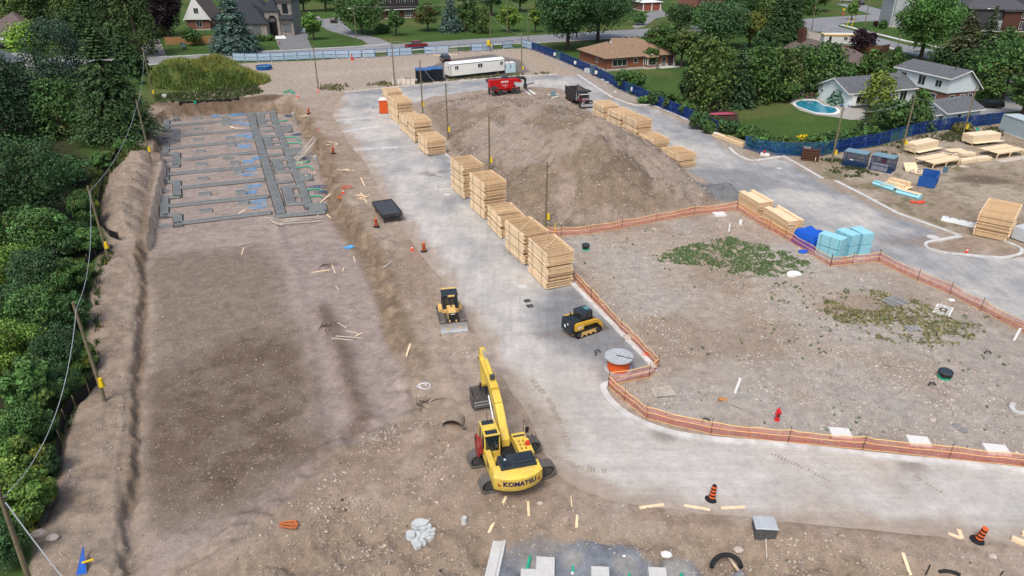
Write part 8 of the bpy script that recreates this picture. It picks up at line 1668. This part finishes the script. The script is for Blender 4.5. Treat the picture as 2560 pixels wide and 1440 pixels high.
bl=[(40,640,520,130),(120,650,510,150),(185,640,545,110),(30,740,600,150),(115,745,600,140),(180,740,640,110),(230,640,560,70),(40,850,690,160),(125,850,700,150),(190,830,720,95),(60,960,790,170),(150,950,800,130),(205,935,860,90),(95,1040,890,130),(175,1010,900,95),(80,1130,1000,120),(130,1110,1020,70),(60,1220,1090,150),(125,1200,1110,80),(70,1310,1180,150),(120,1270,1170,80),(30,1420,1280,130),(20,1180,1060,90),(15,1330,1220,90),(210,700,650,60),(30,560,440,120),(225,570,470,70),(262,430,372,54),(235,352,300,60),(315,385,345,60),(160,470,380,130),(15,1000,880,70)]
for i,(px,by,ty,w_)in enumerate(bl):
 ye=i in(19,20,24,12,17);side='level with the footings' if by<600 else('level with the berm gap' if by<760 else('beside the middle of the near berm' if by<1000 else 'in the bottom left corner'))
 hgt=['tall','low','broad','rounded'][i%4];cw=['fresh green','pale green','deep green','olive','dark green'][i%5];tree('bush',px,by,ty,w_,(.085,.125,.030)if ye else cb[i%5],'%s %s bush %s, %s'%(hgt,'yellow flecked' if ye else cw,side,'by the spoil' if px>170 else('deep in the thicket' if px>60 else 'cut by the photo edge')),gb,leaf=.12 if by>700 else .16,hue=(.17,.18,.02),hw=.05 if not ye else .3,n=13000 if by>700 else 8000,reuse='b%d%s'%(i%7,ye)if i>0 else None,z=-.2)
gs2='shrubs behind the blue fence';sh=[(1560,222,168,56,'leafy shrub at the bungalow foundation'),(1592,224,172,46,'feathery shrub right of the bungalow foundation'),(1640,262,226,50,'grey green shrub behind the fence by the rear lawn'),(1680,275,228,52,'grey green shrub beside the dark round shed'),(1715,290,245,44,'shrub left of the stone edged bed'),(1745,322,275,50,'shrub between fence and garden bed'),(1772,332,300,40,'shrub in front of the kayak'),(1610,258,242,34,'small green plant where the fence steps to the kerb'),(1822,332,300,56,'wild shrub at the fence right of the kayak'),(1866,350,310,56,'wild shrub at the fence behind the kerb lumber'),(1895,372,322,60,'wild shrub at the fence with pale stems'),(1940,378,340,60,'wild shrub below the yellow flowers'),(1985,382,345,56,'low wild shrub left of the rusty crate'),(2035,378,335,60,'wild shrub right of the yellow flowers'),(2080,372,325,60,'wild shrub behind the yard pole'),(2125,366,318,60,'wild shrub below the small fir'),(2170,355,312,56,'shrub left of the rounded dark cedar'),(2388,312,290,26,'left clipped round shrub at the garage'),(2414,305,285,24,'right clipped round shrub at the garage'),(2005,358,337,34,'bright yellow flowering shrub on the lawn edge'),(2405,330,308,50,'brown weeds at the container yard pole'),(2175,296,270,26,'rusty garden shrub by the patio'),(460,124,104,16,'silver grey dome shrub on the far lawn'),(635,103,84,22,'left clipped shrub below the stone house windows'),(655,103,86,20,'middle clipped shrub below the stone house windows'),(677,102,86,20,'right clipped shrub below the stone house windows'),(960,82,60,50,'low shrub under the big spreading tree'),(2205,72,48,24,'small shrub at the pale ashlar house corner'),(2188,68,50,12,'dark red shrub at the pale ashlar house'),(2470,120,95,60,'dark hedge at the top right houses'),(2540,118,88,60,'second dark hedge at the top right houses')]
for i,(px,by,ty,w_,l)in enumerate(sh):
 c=(.42,.30,.015)if 'yellow fl' in l and 'below' not in l and 'right of' not in l else((.20,.24,.22)if 'silver' in l else((.10,.08,.04)if 'brown' in l or 'rusty garden' in l else((.04,.012,.02)if 'red' in l else cb[i%3])))
 tree('bush',px,by,ty,w_,c,l,gs2,leaf=.24,n=2600,hue=YC,hw=.2,cat='shrub',name='shrub')
 # ------------------------------------------------------------------ grass, weeds, stones
def blades(name,pts,hgt,wid,col,label,kind='stuff',k=5,hue=None,hw=.3,seed=1,cat=None):
 rg=np.random.RandomState(seed);P_=np.repeat(pts,k,axis=0);n=len(P_);a=rg.rand(n)*math.tau;h=hgt*rg.uniform(.45,1.2,n);P_=P_+np.column_stack([rg.normal(0,hgt*.22,n),rg.normal(0,hgt*.22,n),np.zeros(n)]);P_[:,2]=H(P_[:,0],P_[:,1])-.02
 T=np.column_stack([np.cos(a),np.sin(a),0*a])*(wid*rg.uniform(.6,1.4,n))[:,None];ln=rg.normal(0,.35,(n,2))*h[:,None];top=P_+np.column_stack([ln[:,0],ln[:,1],h])
 V=np.stack([P_-T,P_+T,top+T*.35,top-T*.35],1).reshape(-1,3);c=np.repeat(tone(rg,len(pts),col,.25,hue,hw),k,0)*(1+rg.normal(0,.15,(n,1)));o=link(name,np_mesh(name,V,quads(V),M_leaf,np.clip(np.repeat(c,4,0),.003,.8)))
 tag(o,label,cat,kind=kind);return o
def scatter(poly,n,seed,cl=None,thr=.5,s=3.):
 rg=np.random.RandomState(seed);a=np.array(poly);x=rg.uniform(a[:,0].min(),a[:,0].max(),n*3);y=rg.uniform(a[:,1].min(),a[:,1].max(),n*3);k=sd(poly,x,y)>0
 if cl is not None:k&=.6*fbm(x,y,s,3,cl)+.4*fbm(x,y,s*4,2,cl+1)>thr+rg.normal(0,.045,len(x))+.11*np.exp(-sd(poly,x,y)/1.2)
 x, y=x[k][:n], y[k][:n];return np.column_stack([x,y,0*x])
for q_ in((1720,262,150,70,'olive bush at the left foot of the cedar group'),(1955,254,196,70,'dark bush at the pool end foot of the hedge'),(1625,170,110,46,'bush between bungalow and olive trees'),(2335,230,150,70,'dark bush behind the two storey roof ridge'),(2470,262,180,60,'bush behind the black hatchback'),(300,330,290,70,'bush round the foot of the tallest spruce')):tree('bush',*q_[:4],[DG,CED][len(q_[4])%2],q_[4],gs2,leaf=.28,cat='shrub',name='shrub')
mx, my=VMOUND;rg=np.random.RandomState(9);q=rg.uniform(-1,1,(6500,2));q=q[(q**2).sum(1)<1.02];mp=np.column_stack([mx+q[:,0]*12.0,my+q[:,1]*8.7,0*q[:,0]]);mp=mp[fbm(mp[:,0],mp[:,1],1.8,3,88)>.36]
up=mp[:,1]>my-3.5
blades('tall_grass',mp[up],1.0,.06,(.20,.26,.075),'tall yellowing grass covering the top of the mound',hue=(.36,.29,.05),hw=.4,k=7,seed=3,cat='grass');blades('tall_grass',mp[~up],1.0,.08,(.12,.19,.05),'green weeds covering the near side of the mound',hue=(.22,.20,.03),hw=.2,k=6,seed=4,cat='weeds')
g1=PP([(1630,640),(1700,618),(1820,592),(1900,610),(2000,640),(2030,665),(2000,690),(1880,700),(1800,690),(1760,668),(1650,655)]);g2=PP([(2060,730),(2110,716),(2200,728),(2260,740),(2420,800),(2470,835),(2440,860),(2300,890),(2200,850),(2120,820),(2060,790)]);g3=PP([(1940,690),(2120,720),(2150,860),(1900,930),(1800,900),(1900,780)])
blades('weeds',scatter(g1,4200,1,5,.445,.8),.15,.035,(.13,.21,.085),'patch of low green weeds in the middle of the lot',k=6,seed=5,cat='weeds');blades('weeds',scatter(g2,2000,2,8,.51,1.0),.18,.035,(.28,.27,.12),'dry yellow green grass around the grey pallets',hue=(.06,.11,.04),hw=.4,k=6,seed=6,cat='grass');blades('weeds',scatter(g3,700,3,11,.60,1.5),.2,.045,(.10,.16,.06),'scattered green tufts between the two weed patches',k=6,seed=7,cat='weeds');blades('weeds',scatter(LOT,500,14,12,.66,1.6),.2,.045,(.10,.16,.07),'single weeds growing all over the lot',k=7,seed=17,cat='weeds')
e1=PP([(2180,372),(2280,345),(2440,322),(2500,318),(2510,340),(2420,352),(2340,362),(2250,392),(2190,390)]);e2=PP([(2040,398),(2110,400),(2200,440),(2120,445),(2060,425)]);e3=PP([(790,214),(900,205),(1000,200),(1300,183),(1380,182),(1380,187),(1140,203),(862,229),(795,226)])
blades('weeds',scatter(e1,1300,4,3,.46,2.5),.4,.06,(.075,.095,.04),'weeds along the fence side of the storage yard',hue=(.13,.10,.05),hw=.4,k=5,seed=8,cat='weeds');blades('weeds',scatter(e2,400,5,3,.45,2),.3,.06,(.07,.10,.04),'weeds round the foot of the blue cages',k=5,seed=9,cat='weeds');blades('weeds',scatter(e3,1100,6,4,.45,3),.45,.07,(.12,.125,.05),'grass fringe behind the north kerb',hue=(.2,.17,.06),hw=.4,k=5,seed=10,cat='grass')
e4=PP([(380,240),(640,215),(660,232),(560,252),(400,262)]);e5=PP([(245,380),(300,350),(380,380),(330,400),(270,440),(250,520),(220,500)]);e6=PP([(1560,232),(1690,240),(1800,300),(1900,350),(2170,345),(2180,362),(2000,386),(1870,372),(1800,330),(1640,258)]);e7=PP([(165,1010),(240,880),(240,700),(262,620),(290,620),(250,700),(250,900),(200,1010),(160,1100),(120,1260),(90,1350),(40,1350),(120,1150)])
blades('weeds',scatter(e4,900,7),.5,.08,(.06,.09,.03),'weeds at the near foot of the mound',k=5,seed=11,cat='weeds');blades('weeds',scatter(e5,900,8),.6,.08,(.075,.11,.035),'rough grass between the trees and the ribbed berm',k=5,seed=12,hue=(.15,.14,.04),cat='grass');blades('weeds',scatter(e6,2600,9,6,.42,3),.6,.09,(.065,.10,.035),'rough growth behind the dark blue fence',hue=(.13,.12,.05),k=5,seed=13,cat='weeds');blades('weeds',scatter(e7,1500,10),.5,.06,(.05,.085,.03),'undergrowth along the edge of the near berm',k=5,seed=14,hue=(.2,.17,.02),hw=.15,cat='weeds')
def stones(name,pts,smin,smax,label,seed,z=.15,col=(.34,.285,.24)):
 bm=bmesh.new();bmesh.ops.create_icosphere(bm,subdivisions=1,radius=1);B=np.array([v.co[:]for v in bm.verts]);Fb=np.array([[v.index for v in f.verts]for f in bm.faces]);bm.free();rg=np.random.RandomState(seed);n=len(pts)
 s=smin*(smax/smin)**(rg.rand(n)**1.9);P_=pts.copy();P_[:,2]=H(P_[:,0],P_[:,1])+s*z;a=rg.rand(n)*6.28;sc=np.column_stack([s*rg.uniform(.8,1.25,n),s*rg.uniform(.65,1,n),s*rg.uniform(.45,.8,n)])
 W=B[None]*sc[:,None]*(1+rg.uniform(-.13,.13,(n,len(B),1)));x=W[...,0]*np.cos(a)[:,None]-W[...,1]*np.sin(a)[:,None];y=W[...,0]*np.sin(a)[:,None]+W[...,1]*np.cos(a)[:,None];V=np.stack([x,y,W[...,2]],-1)+P_[:,None]
 Fc=(Fb[None]+(np.arange(n)*len(B))[:,None,None]).reshape(-1,3);c=np.repeat(tone(rg,n,col,.25,(.50,.47,.43),.2),len(B),0);o=link(name,np_mesh(name,V.reshape(-1,3),Fc,M_leafless,c,smooth=True));tag(o,label,'stones',kind='stuff')
M_leafless=leaf_mat('stone_surface');LS=(.43,.38,.335)
stones('stones',scatter(LOT,9500,21,31,.50,2.2),.035,.12,'drifts of pale stones over the lot',1,col=LS);stones('stones',scatter(LOT,6000,28),.03,.10,'loose stones spread over the lot',11,col=LS)
DG2=PP([(640,1330),(860,1160),(1010,1070),(1120,1080),(1180,1230),(1480,1250),(1900,1310),(2560,1385),(2560,1500),(1800,1420),(1500,1365),(1240,1360),(1180,1450),(430,1450)]);stones('stones',scatter(DG2,5500,22,33,.53,1.5),.03,.12,'cobbles turned up in the dug ground at the bottom',2,col=(.38,.32,.27));stones('stones',scatter(DG2,2500,27),.03,.10,'loose stones in the dug ground at the bottom',12)
PB=PP([(800,1130),(860,1090),(960,1060),(1080,1040),(1110,1060),(1010,1100),(900,1170),(830,1230)]);stones('stones',scatter(PB,900,23,37,.50,1.2),.05,.13,'windrow of rounded cobbles across the pit end',3)
stones('stones',scatter(PITW,5000,24),.025,.08,'small stones pressed into the pit floor',4);stones('stones',scatter(BERM2,5000,25,35,.46,1.6),.03,.11,'stones on the near spoil berm',5);stones('stones',scatter(BERM1,1500,29),.04,.10,'stones on the ribbed spoil berm',15)
p=scatter(PILEBASE,12000,26);hh=H(p[:,0],p[:,1]);p=p[(hh<1.6)|(np.random.RandomState(4).rand(len(p))<.5)];stones('stones',p,.04,.15,'stones rolled down to the foot of the spoil heap',6,col=(.40,.34,.30))
e8=PP([(1700,430),(1850,495),(1842,520),(1760,510),(1680,440)]);stones('stones',scatter(EAST,2500,31),.03,.10,'stones in the storage yard',7);VG=PP([(860,480),(1000,560),(1120,730),(1215,900),(1290,1010),(1180,1060),(1090,950),(1000,760),(900,560)]);stones('stones',scatter(VG,4200,32,36,.46,1.6),.03,.12,'stones on the strip between pit and road',8);stones('stones',scatter(YARD,1500,33),.04,.10,'stones in the north dirt yard',9);stones('stones',scatter(STRIP,900,34),.04,.12,'stones on the verge behind the right kerb',10)
# rocks round the garden bed, silt fence along the berm, heap of small tyre-like things
for i,(px,py)in enumerate(((1738,268),(1752,262),(1762,264),(1775,261),(1785,262),(1796,268),(1745,274))):g=G(px,py);o=MB().blob((0,0,.15),(.55,.4,.38),i,1,.2).build('rock',mat('light_rock',(.42,.42,.40),.9,var=.2),loc=g);tag(o,ORD[i]+' pale garden rock from the left at the back of the dark bed','rock','pale rocks round the garden bed')
def silt(pts,label,z=.9):
 W=[G(a,b_)for a,b_ in pts];o0=W[0];mb=MB();V=[];
 for p_ in W:V+=[p_-o0+Vector((0,0,-.2)),p_-o0+Vector((-.05,0,z))]
 mb.add(V,[(2*i,2*i+2,2*i+3,2*i+1)for i in range(len(W)-1)]);t=thing('silt_fence',label,'silt fence',o0,0,'black silt fences');mb.build('fabric',mat('black_silt_fabric',(.012,.013,.014),.8,var=.2),t)
 for p_ in W:MB().box(-.03,.03,-.03,.03,-.2,z+.15).build('stake',M_pole,t,loc=p_-o0)
silt([(305,372),(290,400),(268,432),(258,470),(250,520),(250,560),(275,592),(300,602)],'black silt fence along the outer side of the ribbed berm');silt([(268,618),(240,640),(222,660),(215,720),(222,780)],'black silt fence at the berm gap behind the pole');silt([(245,960),(225,985),(190,1020),(165,1055),(155,1110),(150,1170)],'black silt fence at the foot of the near berm');silt([(448,262),(500,258),(560,254),(600,250)],'low black silt fence at the foot of the mound',.4)
g=G(412,245);tag(MB().box(-.4,.4,-.1,.1,.1,.7).build('white_tub',M_white,loc=g,rot=(0,0,.4)),'white tub lying at the left foot of the mound','tub');g=G(489,261);tag(MB().lathe([(.2,0),(.25,.5),(.02,.5)],n=10).build('teal_pail',M_greenpipe,loc=g),'small teal pail at the foot of the mound','pail')
